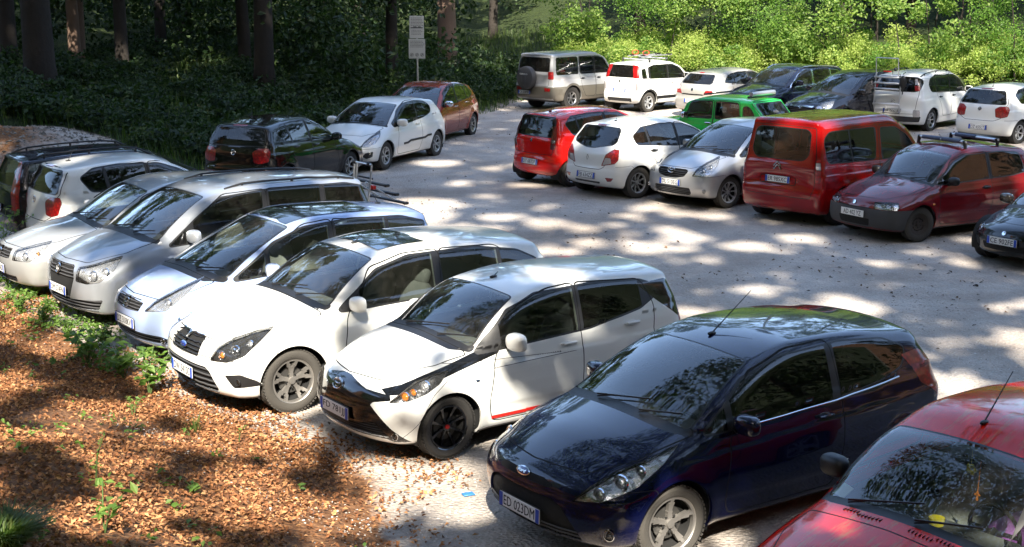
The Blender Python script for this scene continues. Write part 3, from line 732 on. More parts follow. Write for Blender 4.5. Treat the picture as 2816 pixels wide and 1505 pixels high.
    for xa in (c['fo'], c['fo']+c['wb']):
        for sd in (1, -1):
            mb = MB(); a0 = np.linspace(-.35, math.pi+.35, 22); P = []; F = []; y0, y1 = sd*(W/2-.34), sd*(W/2-.055)
            for t in a0:
                for y in (y0, y1): P.append((L/2-xa+math.cos(t)*(c['Ra']+.012), y, c['R']+math.sin(t)*(c['Ra']+.012)))
            for k in range(21): F.append([2*k, 2*k+1, 2*k+3, 2*k+2])
            F.append([2*k for k in range(22)]); mb.add(P, F); mb.build('wheel_housing', M['under'], root)
    add_wheels(root, c)
    sm = seat_mesh(c.get('seatm', 'seat')); 
    for sd in (1, -1): link('seat', sm, root, (L/2-cx-1.05, sd*W*.21, c.get('sz', .24)+.0))
    link('seat', seat_mesh(c.get('seatm', 'seat'), W*.72), root, (L/2-min(cx+1.95, L-.75), 0, c.get('sz', .24)+.03))
    if not c.get('far'):
        mb = MB(); pts = [(.05*math.sin(t)*.5, .18*math.cos(t), .18*math.sin(t)) for t in np.linspace(0, 2*math.pi, 25)]; mb.tube(pts, .014, n=6, cap=False); mb.tube([(0, -.17, 0), (0.02, 0, 0), (0, .17, 0)], .016, n=6); mb.tube([(0, 0, 0), (.2, 0, -.05)], .03, n=6)
        mb.build('steering_wheel', M['black'], root, loc=(L/2-cx-.50, W*.21, cz-.10))
        mb = MB(); mb.ell((0, 0, 0), (.02, .12, .035), e=.7); mb.tube([(0, 0, .0), (.05, 0, .06)], .01, n=6)
        mb.build('rear_view_mirror', M['black'], root, loc=(L/2-c['wt'][0]-.10, 0, c['wt'][1]-.16))
    # add-ons found on the surface
    def on(pj, a, b, side=1, off=0.):
        g = PJ[pj][0]; p, n = s.pick(lambda v: np.hypot(g(s, v)[0]-a, g(s, v)[1]-b), PJ[pj][1])
        return Vector(loc3(c, p+n*off, side)[0]), Vector(locn(n, side)[0])
    if 'plate' in c:
        p, n = on('fs', 0, c['plate'][0]); add_plate(root, p+Vector((.012, 0, 0)), (1, 0, c['plate'][2] if len(c['plate']) > 2 else .02), c['plate'][1], old=c.get('oldplate', False))
    if 'rplate' in c:
        p, n = on('rs', 0, c['rplate'][0]); add_plate(root, p-Vector((.010, 0, 0)), (-1, 0, c['rplate'][2] if len(c['rplate']) > 2 else .12), c['rplate'][1])
    for kind, pj, a, b, sz in c.get('badges', ()):
        p, n = on(pj, a, b, off=.006); n.y = 0; p.y = 0; emblem(root, kind, p, n, sz)
    for k, (a, b, r, mt) in enumerate(c.get('fogs', ())):
        for sd in (1, -1):
            p, n = on('fs', a, b, sd, .002); round_lamp(root, 'fog_lamp', p, Vector((1, sd*.2, 0)).lerp(n, .4), r, ring=mt)
    for (x, z, sd_m, di) in c.get('handles', ()):
        for sd in (1, -1):
            p, n = on('side', x, z, sd, .0); mb = MB()
            mb.tube([(.09, 0, -.01), (.07, 0, .026), (0, 0, .032), (-.07, 0, .026), (-.09, 0, -.01)], [.010, .013, .014, .013, .010], m=0, n=8); mb.ell((0, .0, -.004), (.075, .032, .008), m=1, nu=16)
            ob = mb.build('handle', [pm if sd_m == 'paint' else M[sd_m], pm if sd_m == 'paint' else M['seam']], doors.get((di, sd)) or root); place(ob, frame_at(p, n))
    if c.get('mirrors', True):
        for sd in (1, -1): mirror_part(root, c, sd, pm if c.get('mirm') is None else M[c['mirm']])
    if not c.get('far') and c.get('wipers', True):
        for a, b in c.get('wip', ((-.30, .30), (.28, .62))):
            p0, _ = on('ws', cx-.02, abs(a), 1 if a > 0 else -1, .012); p1, _ = on('ws', cx+.10, abs(b), 1 if b > 0 else -1, .012); wiper(root, p0, p1)
    if 'ant' in c:   # (x, z-offset, length, lean)
        x, ln, lean = c['ant'][:3]; p, n = on('top', x, 0); mb = MB(); mb.ell((0, 0, .008), (.045, .018, .016), nu=12); mb.tube([(0, 0, .01), (-ln*math.sin(lean), 0, .01+ln*math.cos(lean))], [.006, .003], n=6)
        mb.build('antenna', M['black'], root, loc=p)
    if 'rails' in c:   # roof rails (x0, x1, y)
        x0, x1, yy, hh, rm = c['rails']
        for sd in (1, -1):
            pts = []
            for k in range(9):
                t = k/8; p, n = on('top', x0+(x1-x0)*t, yy, sd); pts.append(p+Vector((0, 0, .004 if k in (0, 8) else hh)))
            mb = MB(); mb.tube(pts, .014, n=8)
            for k in (1, 4, 7): mb.tube([pts[k], pts[k]-Vector((0, 0, hh))], .018, n=8)
            mb.build('roof_rail', M[rm], root)
    if 'bars' in c:    # cross bars (x list, y, height)
        for x in c['bars'][0]:
            p, n = on('top', x, c['bars'][1]); z = p.z+c['bars'][2]; mb = MB(); y = c['bars'][1]
            mb.tube([(p.x, -y-.04, z), (p.x, y+.04, z)], .022, m=0, n=8)
            for sd in (1, -1): mb.tube([(p.x, sd*y, z+.02), (p.x, sd*(y+.03), p.z-.02)], [.035, .025], m=1, n=8)
            mb.build('roof_bar', [M[c['bars'][3]], M['black']], root)
    if 'strip' in c:   # rubber door strip (x0,x1,z0,z1)
        x0, x1, z0, z1, sm_ = c['strip']
        for sd in (1, -1):
            pts = []; 
            for k in range(9): t = k/8; p, n = on('side', x0+(x1-x0)*t, z0+(z1-z0)*t, sd, .0); pts.append(p)
            mb = MB()
            for k in range(8):
                a, b = pts[k], pts[k+1]; mb.box((a+b)/2, ((b-a).length*1.02, .026, .045), rz=math.atan2((b-a).y, (b-a).x), ry=-math.asin((b-a).z/(b-a).length))
            mb.build('side_strip', M[sm_], root)
    return root, s, on
# ================================================================ the cars
P_white = lambda n, d=.12: paint(n, (.74, .745, .72), 0, .3, d)
def base(L, W, H, wb, fo, R, nose, hood, cowl, wt, rp, re, gb, belt, **k):
    pk = {a: k.pop(a) for a in ('gc', 'nb', 'tail', 'spo', 'chin', 'ws') if a in k}
    d = dict(L=L, W=W, H=H, wb=wb, fo=fo, R=R, nose=nose, cowl=cowl, wt=wt, rp=rp, re=re, gb=gb, belt=belt, prof=prof(L, H, nose, hood, cowl, wt, rp, re, gb, **pk)); d['gc'] = pk.get('gc', .19)
    d.update(k); return d
WF = lambda x0, x1, m='side', d=None: (x0, x1, m, d)
def car_focus():
    c = base(4.30, 1.84, 1.50, 2.64, .80, .325, (.09, .73), (.58, .945), (1.17, 1.045), (1.82, 1.425), (2.45, 1.50), (3.98, 1.40), (4.17, 1.03), (.955, 1.05),
      h=.03, ref=1, paint=P_white('white paint of the large hatchback'), tail=.64, spo=.06, tw=.205, rr=.222, steer=R_(0),
      rim=dict(style=('wye', 5, .26, .075), rimmat='alloy_dark', tyremat='rubber_dusty'),
      dlo=[dict(p=[(1.34, .955), (1.84, 1.30), (2.25, 1.395), (3.1, 1.395), (3.62, 1.31), (3.86, 1.19), (3.55, 1.055), (2.5, .985)], panes=[WF(1.60, 2.50, 'side', 0), WF(2.60, 3.32, 'side', 1), WF(3.37, 4.0, 'priv')], sl=.10)],
      doors=[[(1.42, .90), (1.34, .40), (1.42, .27), (2.54, .27), (2.555, 1.0), (2.63, 1.43), (2.2, 1.425), (1.78, 1.33)], [(2.54, .27), (3.12, .27), (3.30, .62), (3.62, .85), (3.55, 1.22), (3.36, 1.40), (2.63, 1.43), (2.555, 1.0)]],
      rg=[(-.2, 1.06), (.56, 1.06), (.50, 1.33), (-.2, 1.33)], roofw=.69,
      lamps=[dict(k='hl', n='headlight', pj='fs', p=[(.60, .575), (.70, .70), (.90, .775), (1.18, .84), (1.42, .875), (1.30, .77), (1.14, .65), (.90, .585)], back='refl_dark', bulbs=[(.97, .69, .062, 'chrome'), (.80, .65, .04, 'amber'), (1.14, .76, .04, 'refl')]),
             dict(k='tl', n='tail_light', pj='rs', p=[(.62, .98), (1.02, .98), (1.0, 1.35), (.80, 1.35)], m='red')],
      areas=[('fs', [(-.2, .755), (.44, .755), (.36, .575), (-.2, .56)], 'G_up', .02), ('fs', [(-.2, .50), (.52, .50), (.60, .46), (.74, .29), (.66, .235), (-.2, .225)], 'G_lo', .03), ('fs', [(.86, .46), (1.10, .475), (1.30, .40), (1.36, .345), (1.0, .335)], 'black', .03)],
      slats=[('G_up', 'black', 5, .575, .75), ('G_lo', 'grey', 5, .23, .50)],
      gaps=[('ws', [(.10, -.3), (.16, .50), (.50, .74), (1.1, .80), (1.12, -.3)]), ('fs', [(1.05, .60), (1.4, .62), (1.55, .66), (1.55, .20), (2.2, .1), (-.3, .1), (-.3, .60)], .003)],
      plate=(.40, 'DW 341SC'), badges=[('oval', 'fs', 0, .665, .13)], fogs=[(1.06, .405, .032, 'black')],
      handles=[(2.36, .90, 'paint', 0), (3.38, .93, 'paint', 1)], mir=(1.50, 1.03), ant=(2.0, .22, .9), cowlw=.07, headliner='liner_light', seatm='seat_grey', wsy=(.745, .575))
    root, s, on = build_car('parked_car', 'white five-door hatchback with a dark sunroof and dusty grey alloy wheels', c, (-1.56, 15.15, -145))
    # chrome bar of the grille, sunroof
    mb = MB(); pts = []
    for y in np.linspace(0, .40, 7):
        p, n = on('fs', y+.02, .752, 1, .004); pts.append(p)
    pts = [Vector((p.x, -p.y, p.z)) for p in pts[::-1]]+pts; mb.tube(pts, .013, n=8); mb.build('grille_bar', M['chrome'], root)
    mb = MB(); V = []; F = []; xs = np.linspace(2.02, 2.58, 8); ys = np.linspace(-.44, .44, 9)
    pz = {}
    for x in xs:
        for y in ys: p, n = on('top', x, abs(y), 1 if y >= 0 else -1, .004); V.append(p+Vector((0, 0, .006)))
    for i in range(7):
        for j in range(8): F.append([i*9+j, i*9+j+1, (i+1)*9+j+1, (i+1)*9+j][::-1])
    mb.add(V, F); mb.build('sunroof', M['gloss'], root)
    return root
def car_aygo():
    c = base(3.70, 1.615, 1.46, 2.44, .74, .29, (.10, .70), (.48, .90), (.95, 1.02), (1.54, 1.375), (2.25, 1.46), (3.50, 1.405), (3.66, .93), (.93, 1.03),
      h=.027, ref=2, paint=P_white('white paint of the small hatchback', .06), tail=.60, spo=.04, tw=.175, rr=.205, steer=R_(3), bn=.27,
      rim=dict(style=('plain', 8, .035, .035), rimmat='gloss', cap='redp'),
      dlo=[dict(p=[(1.06, .925), (1.48, 1.24), (1.82, 1.345), (2.45, 1.365), (3.08, 1.325), (3.32, 1.24), (3.20, 1.17), (3.0, 1.09), (2.35, .985)], panes=[WF(1.34, 2.22, 'side', 0), WF(2.29, 3.03, 'priv', 1)], sl=.06, r=.03)],
      doors=[[(1.24, .86), (1.16, .45), (1.22, .26), (2.24, .26), (2.242, 1.0), (2.275, 1.40), (1.95, 1.38), (1.55, 1.27)], [(2.24, .26), (2.78, .26), (2.90, .50), (3.1, .70), (3.18, 1.1), (3.08, 1.345), (2.275, 1.40), (2.242, 1.0)]],
      rg=[(-.2, .92), (.62, .92), (.66, 1.05), (.50, 1.33), (-.2, 1.33)], rgm='priv', roofw=.70,
      lamps=[dict(k='hl', n='headlight', pj='fs', p=[(.84, .59), (.96, .655), (1.12, .745), (1.36, .80), (1.50, .815), (1.42, .72), (1.28, .65), (1.1, .605)], back='refl_dark', bulbs=[(1.25, .715, .055, 'refl'), (1.03, .645, .045, 'amber'), (1.13, .675, .035, 'amber')], r=.015),
             dict(k='tl', n='tail_light', pj='rs', p=[(.72, .70), (.95, .74), (.92, .95), (.76, .95)], m='red')],
      areas0=[('fs', [(2.05, .945), (2.05, .90), (1.62, .80), (1.36, .735), (1.1, .66), (.8, .64), (.70, .68), (.95, .72), (1.2, .79), (1.45, .85), (1.75, .93), (1.95, .985)], 'gloss', .02),
              ('fs', [(-.2, .735), (.22, .725), (.5, .665), (.84, .645), (.86, .605), (.62, .575), (.58, .55), (.86, .36), (1.12, .215), (.98, .20), (.80, .25), (.6, .255), (-.2, .265)], 'gloss', .012)],
      areas=[('side', [(3.02, 1.30), (3.42, 1.31), (3.62, 1.02), (3.60, .90), (3.50, .93), (3.22, 1.13)], 'gloss', .02), ('fs', [(-.2, .365), (.40, .365), (.62, .40), (.84, .275), (.80, .265), (-.2, .275)], 'G_lo', .02)],
      slats=[('G_lo', 'black', 5, .275, .39)],
      gaps=[('ws', [(.13, -.3), (.20, .44), (.55, .66), (.9, .70), (.92, -.3)]), ('side', [(2.2, .8), (.75, .76), (.55, .62), (.42, .40), (.2, .2), (.1, .2), (.1, .9)], .002)],
      plate=(.415, 'FD 781JJ'), badges=[('ovals', 'fs', 0, .665, .12)], fogs=[(.91, .285, .033, 'chrome')],
      handles=[(2.08, .865, 'paint', 0), (2.86, .96, 'paint', 1)], mir=(1.42, 1.0), mirs=1.05, ant=(1.74, .07, .9), gc=.17, cowlw=.12, wsy=(.66, .52))
    root, s, on = build_car('parked_car', 'small white hatchback with black wheels and a black cross over its nose', c, (-.10, 13.55, -144.8))
    # red flash along the sill
    for sd in (1, -1):
        mb = MB(); P = [on('side', x, .30, sd, .004)[0] for x in (1.20, 1.6, 2.0)]
        for a, b in zip(P[:-1], P[1:]): mb.box((a+b)/2, ((b-a).length, .006, .028), rz=math.atan2((b-a).y, (b-a).x))
        mb.build('side_strip', M['redp'], root)
        p, n = on('side', 1.02, .70, sd, .0); mb = MB(); mb.ell((0, 0, 0), (.03, .014, .008)); o = mb.build('indicator', M['chrome'], root); place(o, frame_at(p, n))
    return root
def car_fiesta():
    c = base(3.95, 1.722, 1.481, 2.489, .82, .305, (.09, .70), (.50, .90), (.95, 1.005), (1.70, 1.385), (2.30, 1.481), (3.66, 1.385), (3.87, 1.0), (.93, 1.07),
      h=.027, ref=2, paint=paint('dark blue metallic paint', (.0015, .003, .026), 0, .2, .01), tail=.66, spo=.05, tw=.195, rr=.212, steer=R_(-4), bn=.28,
      rim=dict(style=('plain', 5, .085, .01), rimmat='alloy_dark', tyremat='rubber_dusty'),
      dlo=[dict(p=[(1.12, .925), (1.60, 1.25), (2.02, 1.365), (2.7, 1.385), (3.18, 1.34), (3.40, 1.25), (3.30, 1.12), (3.0, 1.045), (2.3, .97)], panes=[WF(1.14, 1.36, 'side'), WF(1.42, 2.48, 'priv', 0), WF(2.57, 3.42, 'priv')], sl=.08, tw=.014)],
      doors=[[(1.36, .88), (1.30, .45), (1.36, .27), (2.50, .27), (2.56, .6), (2.56, 1.0), (2.56, 1.42), (2.1, 1.41), (1.66, 1.29)]],
      rg=[(-.2, 1.02), (.58, 1.02), (.50, 1.32), (-.2, 1.32)], roofw=.70,
      lamps=[dict(k='hl', n='headlight', pj='fs', p=[(.62, .555), (.80, .66), (1.05, .75), (1.38, .83), (1.66, .895), (1.52, .79), (1.28, .665), (.95, .585)], back='refl', bulbs=[(1.12, .70, .062, 'refl'), (.90, .635, .045, 'refl'), (1.3, .765, .045, 'chrome')], r=.02),
             dict(k='tl', n='tail_light', pj='rs', p=[(.70, .82), (.98, .78), (1.26, .96), (1.34, 1.20), (1.10, 1.22), (.92, 1.10), (.80, 1.02)], m='red', r=.02)],
      areas=[('fs', [(-.2, .655), (.30, .655), (.40, .625), (.36, .60), (-.2, .605)], 'seam', .01), ('fs', [(-.2, .535), (.38, .535), (.50, .50), (.74, .26), (.68, .225), (-.2, .205)], 'G_lo', .03)],
      slats=[('G_lo', 'grey', 4, .21, .33)],
      gaps=[('ws', [(.12, -.3), (.18, .50), (.45, .70), (1.0, .74), (1.02, -.3)]), ('side', [(.1, .64), (.62, .635), (.66, .2), (0, .1), (-.2, .5)], .003), ('rear', [(-.3, .55), (.62, .6), (.66, 1.0), (.56, 1.36), (-.3, 1.37)])],
      plate=(.37, 'ED 023DM'), badges=[('oval', 'fs', 0, .665, .135)], fogs=[(1.02, .335, .042, 'chrome')],
      handles=[(2.36, .875, 'paint', 0)], mir=(1.44, .985), ant=(1.90, .52, .95), cowlw=.08, wsy=(.70, .545), wip=((-.25, .25), (.25, .60)))
    root, s, on = build_car('parked_car', 'glossy dark navy blue three-door hatchback, the largest car in the foreground', c, (1.68, 11.26, -145.5))
    for sd in (1, -1):
        mb = MB(); P = [on('side', x, .928+.045*(x-1.5)+(0 if x < 2.6 else .05*(x-2.6)), sd, .004)[0] for x in np.linspace(1.55, 3.25, 10)]
        mb.tube(P, .007, n=6); mb.build('window_strip', M['chrome'], root)
        p, n = on('side', 1.28, .83, sd, .0)
    mb = MB(); mb.box((0, 0, 0), (.004, .10, .09)); o = mb.build('permit_sticker', M['paper'], root); p, n = on('ws', 1.02, .62, -1, -.012); place(o, frame_at(p, n) @ Matrix.Rotation(math.pi/2, 4, 'Y'))
    return root
def car_red():
    c = base(3.60, 1.59, 1.42, 2.30, .70, .275, (.08, .66), (.50, .81), (.95, .91), (1.55, 1.30), (2.05, 1.42), (3.2, 1.35), (3.45, .95), (.90, .96),
      h=.027, ref=2, paint=paint('sun-faded bright red paint', (.64, .010, .002), 0, .2, .03, peel=(.45, .12, .03), coat=.55), tail=.60, tw=.165, rr=.18,
      dlo=[dict(p=[(1.08, .90), (1.62, 1.26), (1.9, 1.31), (2.8, 1.31), (3.1, 1.27), (3.15, 1.0), (2.9, .95)], panes=[WF(1.12, 2.18, 'side', 0), WF(2.26, 3.1, 'side')], sl=.04)],
      doors=[[(1.14, .86), (1.10, .4), (1.18, .25), (2.2, .25), (2.24, .95), (2.24, 1.35), (1.9, 1.35), (1.55, 1.28)]],
      rg=[(-.2, .98), (.55, .98), (.50, 1.27), (-.2, 1.27)],
      lamps=[dict(k='hl', n='headlight', pj='fs', p=[(.42, .52), (.44, .63), (1.0, .64), (1.02, .53)], back='refl')],
      gaps=[('ws', [(.10, -.3), (.16, .5), (.45, .64), (.77, .64), (.80, -.3)]), ('rear', [(-.3, .5), (.6, .5), (.6, 1.0), (.56, 1.34), (-.3, 1.34)])], crease=(.12, .006), steer=0,
      handles=[(2.05, .80, 'black', 0)], mir=(1.34, .95), mirm='black', ant=(1.78, .42, .8), cowlw=.045, seatm='seat_grey', wsy=(.665, .545), bw=.09, headliner='lining', wip=((-.42, .08), (.10, .50)))
    root, s, on = build_car('parked_car', 'bright red hatchback with a sun-bleached roof in the bottom right corner', c, (3.13, 9.05, -141))
    # slotted vent ahead of the windscreen, things seen through the glass
    mb = MB()
    for k in range(22): p, n = on('ws', .87, .02+k*.013+.1, 1, .001); mb.box(p, (.045, .005, .006), rz=.1)
    mb.build('cowl_vent', M['seam'], root); mb = MB()
    for k in range(22): p, n = on('ws', .87, .02+k*.013+.1, -1, .001); mb.box(p, (.045, .005, .006), rz=-.1)
    mb.build('cowl_vent', M['seam'], root)
    p, n = on('ws', 1.02, .56, -1, -.012); mb = MB(); mb.box((0, 0, 0), (.12, .10, .003)); o = mb.build('permit_sticker', M['paper'], root); place(o, frame_at(p, n))
    x0 = c['L']/2
    mb = MB(); mb.lathe([(.0, 0), (.045, 0), (.045, .03), (.05, .03), (.05, .05), (0, .052)], n=20, axis='z'); o = mb.build('small_pot', [M['yellow']], None, loc=None)
    o.matrix_world = root_matrix(root) @ Matrix.Translation((x0-1.13, .12, .865)); tag(o, 'round yellow-lidded pot on the dashboard of the bright red car', 'pot')
    mb = MB()
    for k in range(5): a = 2*math.pi*k/5; mb.ell((0, .022*math.cos(a), .022*math.sin(a)), (.008, .02, .02), nu=8, nv=6)
    mb.tube([(0, 0, .02), (.0, 0, .13)], .002, n=4); o = mb.build('air_freshener', [M['yellow']]); o.matrix_world = root_matrix(root) @ Matrix.Translation((x0-1.62, .03, 1.10)); tag(o, 'yellow flower air freshener hanging from the mirror of the bright red car', 'air freshener')
    mb = MB(); mb.tube([(0, 0, 0), (0, .01, .22)], .003, n=4); mb.box((0, 0, -.02), (.008, .012, .06)); mb.box((0, 0, -.01), (.008, .04, .012)); o = mb.build('pendant', [M['amber']]); o.matrix_world = root_matrix(root) @ Matrix.Translation((x0-1.60, .10, .96)); tag(o, 'small orange cross on a cord hanging inside the bright red car', 'pendant')
    mb = MB(); mb.ell((0, 0, .30), (.30, .27, .12), nu=16, nv=10, e=.6); mb.ell((-.30, 0, .58), (.10, .27, .33), nu=16, nv=10, e=.6); o = mb.build('seat_cover', M['purple'], root, loc=(x0-.95-1.0, c['W']*.21, .33))
    mb = MB(); mb.tube([(x0-1.15, -.66, .90), (x0-1.9, -.66, .93), (x0-2.5, -.66, .95)], .03, n=8); mb.build('door_sill', c['paint'], root)
    return root
def root_matrix(root):
    return Matrix.Translation(root.location) @ Matrix.Rotation(root.rotation_euler[2], 4, 'Z')
def car_jazz():
    c = base(3.90, 1.695, 1.525, 2.50, .80, .29, (.07, .72), (.36, .88), (.78, .995), (1.72, 1.445), (2.25, 1.525), (3.70, 1.43), (3.82, 1.02), (.93, 1.05),
      h=.03, ref=1, paint=paint('pale blue metallic paint', (.36, .46, .70), .2, .3, .08), tail=.62, tw=.175, rr=.20, steer=0,
      dlo=[dict(p=[(.98, .91), (1.55, 1.26), (1.95, 1.395), (2.6, 1.43), (3.3, 1.39), (3.62, 1.30), (3.45, 1.13), (2.9, 1.03), (1.9, .96)], panes=[WF(1.06, 1.40, 'side'), WF(1.46, 2.24, 'side', 0), WF(2.34, 3.02, 'side', 1), WF(3.07, 3.7, 'side')], sl=.08)],
      doors=[[(1.42, .93), (1.30, .42), (1.36, .26), (2.30, .26), (2.305, 1.0), (2.33, 1.46), (1.95, 1.43), (1.5, 1.2)], [(2.30, .26), (2.80, .26), (2.95, .6), (3.12, .85), (3.1, 1.38), (2.33, 1.46), (2.305, 1.0)]],
      rg=[(-.2, 1.05), (.58, 1.05), (.52, 1.37), (-.2, 1.37)],
      lamps=[dict(k='hl', n='headlight', pj='fs', p=[(.48, .62), (.62, .72), (.95, .85), (1.28, .955), (1.12, .80), (.90, .66)], back='refl', bulbs=[(.85, .74, .05, 'refl')]), dict(k='tl', n='tail_light', pj='rs', p=[(.66, .80), (.95, .8), (.92, 1.1), (.74, 1.1)], m='red')],
      areas=[('fs', [(-.2, .74), (.44, .70), (.34, .60), (-.2, .575)], 'G_up', .02), ('fs', [(-.2, .37), (.80, .37), (.98, .335), (.90, .285), (-.2, .27)], 'G_lo', .03)],
      slats=[('G_up', 'grey', 5, .58, .74), ('G_lo', 'black', 3, .27, .37)], badges=[('h', 'fs', 0, .665, .11)], fogs=[(.84, .325, .035, 'chrome')],
      plate=(.45, 'DZ 318KV'), gaps=[('ws', [(.10, -.3), (.16, .5), (.4, .68), (.70, .70), (.72, -.3)])],
      handles=[(2.14, .87, 'paint', 0), (2.98, .93, 'paint', 1)], mir=(1.42, 1.0), ant=(3.35, .14, -.5), cowlw=.16, seatm='seat_grey', bw=.15, wsy=(.71, .55), rim=dict(style=('plain', 9, .03, .02), rimmat='cap'))
    root, s, on = build_car('parked_car', 'pale blue metallic compact hatchback with a dark glass roof, in the front row', c, (-2.80, 16.86, -143.5))
    V = []; F = []; xs = np.linspace(1.80, 2.95, 12); ys = np.linspace(-.48, .48, 9); mb = MB()
    for x in xs:
        for y in ys: p, n = on('top', x, abs(y), 1 if y >= 0 else -1, .004); V.append(p+Vector((0, 0, .005)))
    for i in range(11):
        for j in range(8): F.append([i*9+j, i*9+j+1, (i+1)*9+j+1, (i+1)*9+j][::-1])
    mb.add(V, F); mb.build('glass_roof', M['gloss'], root)
    return root
def car_touran():
    c = base(4.407, 1.794, 1.652, 2.678, .88, .32, (.09, .80), (.52, .99), (.92, 1.085), (1.68, 1.53), (2.35, 1.635), (4.12, 1.56), (4.28, 1.05), (.98, 1.04),
      h=.032, ref=1, paint=paint('silver grey metallic paint', (.35, .375, .41), .5, .32, .03), tail=.68, tw=.205, rr=.21, steer=R_(2),
      dlo=[dict(p=[(1.12, .96), (1.54, 1.26), (1.90, 1.475), (2.6, 1.52), (3.8, 1.495), (4.08, 1.43), (4.15, 1.10), (2.6, 1.03)], panes=[WF(1.16, 1.38, 'side'), WF(1.48, 2.48, 'side', 0), WF(2.58, 3.35, 'priv', 1), WF(3.43, 4.15, 'priv')], sl=.06)],
      doors=[[(1.44, .95), (1.36, .42), (1.4, .28), (2.545, .28), (2.55, 1.0), (2.57, 1.54), (1.95, 1.52), (1.52, 1.24)], [(2.545, .28), (3.1, .28), (3.3, .62), (3.42, .9), (3.44, 1.52), (2.57, 1.54), (2.55, 1.0)]],
      rg=[(-.2, 1.08), (.60, 1.08), (.56, 1.50), (-.2, 1.50)],
      lamps=[dict(k='hl', n='headlight', pj='fs', p=[(.50, .60), (.54, .76), (.80, .80), (1.14, .87), (1.30, .90), (1.22, .74), (1.02, .62), (.75, .585)], back='refl', bulbs=[(.86, .70, .062, 'refl'), (1.08, .74, .05, 'refl')]), dict(k='tl', n='tail_light', pj='rs', p=[(.66, .85), (.95, .85), (.92, 1.4), (.76, 1.4)], m='red')],
      areas=[('fs', [(-.2, .78), (.44, .78), (.46, .62), (.30, .30), (-.2, .30)], 'G_up', .02), ('fs', [(.26, .36), (1.06, .40), (.96, .27), (.2, .23), (-.2, .23), (-.2, .33), (.22, .33)], 'G_lo', .03)],
      slats=[('G_up', 'grey', 4, .62, .78), ('G_lo', 'grey', 4, .23, .40)], badges=[('roundel', 'fs', 0, .71, .12)],
      plate=(.45, 'DM 574FN'), gaps=[('ws', [(.10, -.3), (.16, .48), (.5, .72), (.98, .74), (1.0, -.3)])], strip=(1.5, 3.1, .62, .64, 'grey'),
      handles=[(2.36, .93, 'paint', 0), (3.2, .96, 'paint', 1)], mir=(1.42, 1.07), mirs=1.1, rails=(2.05, 4.0, .56, .025, 'black'), gc=.18, roofw=.735, wsy=(.735, .58), cowlw=.10, rim=dict(style=('plain', 5, .06, .03), rimmat='alloy'))
    return build_car('parked_car', 'silver grey people carrier with black roof rails and a rack on its tail', c, (-3.93, 18.78, -141.5))
def car_silver():
    c = base(4.2, 1.71, 1.47, 2.6, .85, .30, (.09, .70), (.62, .88), (1.16, .975), (1.86, 1.37), (2.4, 1.47), (3.7, 1.40), (4.1, 1.0), (.92, 1.0),
      h=.035, ref=1, paint=paint('beige silver metallic paint', (.40, .405, .40), .45, .34, .05), tw=.175, rr=.19,
      dlo=[dict(p=[(1.40, .925), (1.85, 1.25), (2.2, 1.36), (3.2, 1.36), (3.6, 1.28), (3.8, 1.05)], panes=[WF(1.5, 2.4, 'side', 0), WF(2.5, 3.3, 'side', 1), WF(3.35, 3.9, 'side')])],
      doors=[[(1.5, .88), (1.36, .42), (1.42, .27), (2.42, .27), (2.44, 1.0), (2.48, 1.39), (2.2, 1.39), (1.8, 1.27)], [(2.445, .27), (3.0, .27), (3.2, .65), (3.4, .9), (3.4, 1.36), (2.49, 1.39), (2.45, 1.0)]],
      rg=[(-.2, 1.03), (.58, 1.03), (.54, 1.34), (-.2, 1.34)],
      lamps=[dict(k='hl', n='headlight', pj='fs', p=[(.50, .55), (.54, .68), (.80, .73), (1.18, .79), (1.14, .66), (.95, .56)], back='refl', bulbs=[(.80, .63, .055, 'refl'), (1.05, .67, .03, 'amber')]), dict(k='tl', n='tail_light', pj='rs', p=[(.66, .8), (.95, .8), (.92, 1.1), (.76, 1.1)], m='red')],
      areas=[('fs', [(-.2, .70), (.44, .68), (.40, .56), (-.2, .54)], 'G_up', .02), ('fs', [(-.2, .34), (.60, .34), (.6, .25), (-.2, .25)], 'G_lo', .03)],
      slats=[('G_up', 'grey', 4, .55, .70), ('G_lo', 'black', 3, .25, .34)], badges=[('ovals', 'fs', 0, .64, .1)],
      plate=(.42, 'BX 906ND'), gaps=[('ws', [(.10, -.3), (.16, .48), (.5, .70), (1.08, .72), (1.1, -.3)]), ('side', [(.1, .60), (.62, .60), (.66, .2), (0, .1), (-.2, .5)], .003)], strip=(1.5, 3.0, .6, .61, 'grey'),
      handles=[(2.28, .83, 'paint', 0), (3.12, .85, 'paint', 1)], mir=(1.56, .98), wsy=(.70, .56), cowlw=.07)
    return build_car('parked_car', 'beige silver hatchback half hidden behind the silver grey people carrier', c, (-5.20, 20.15, -146))
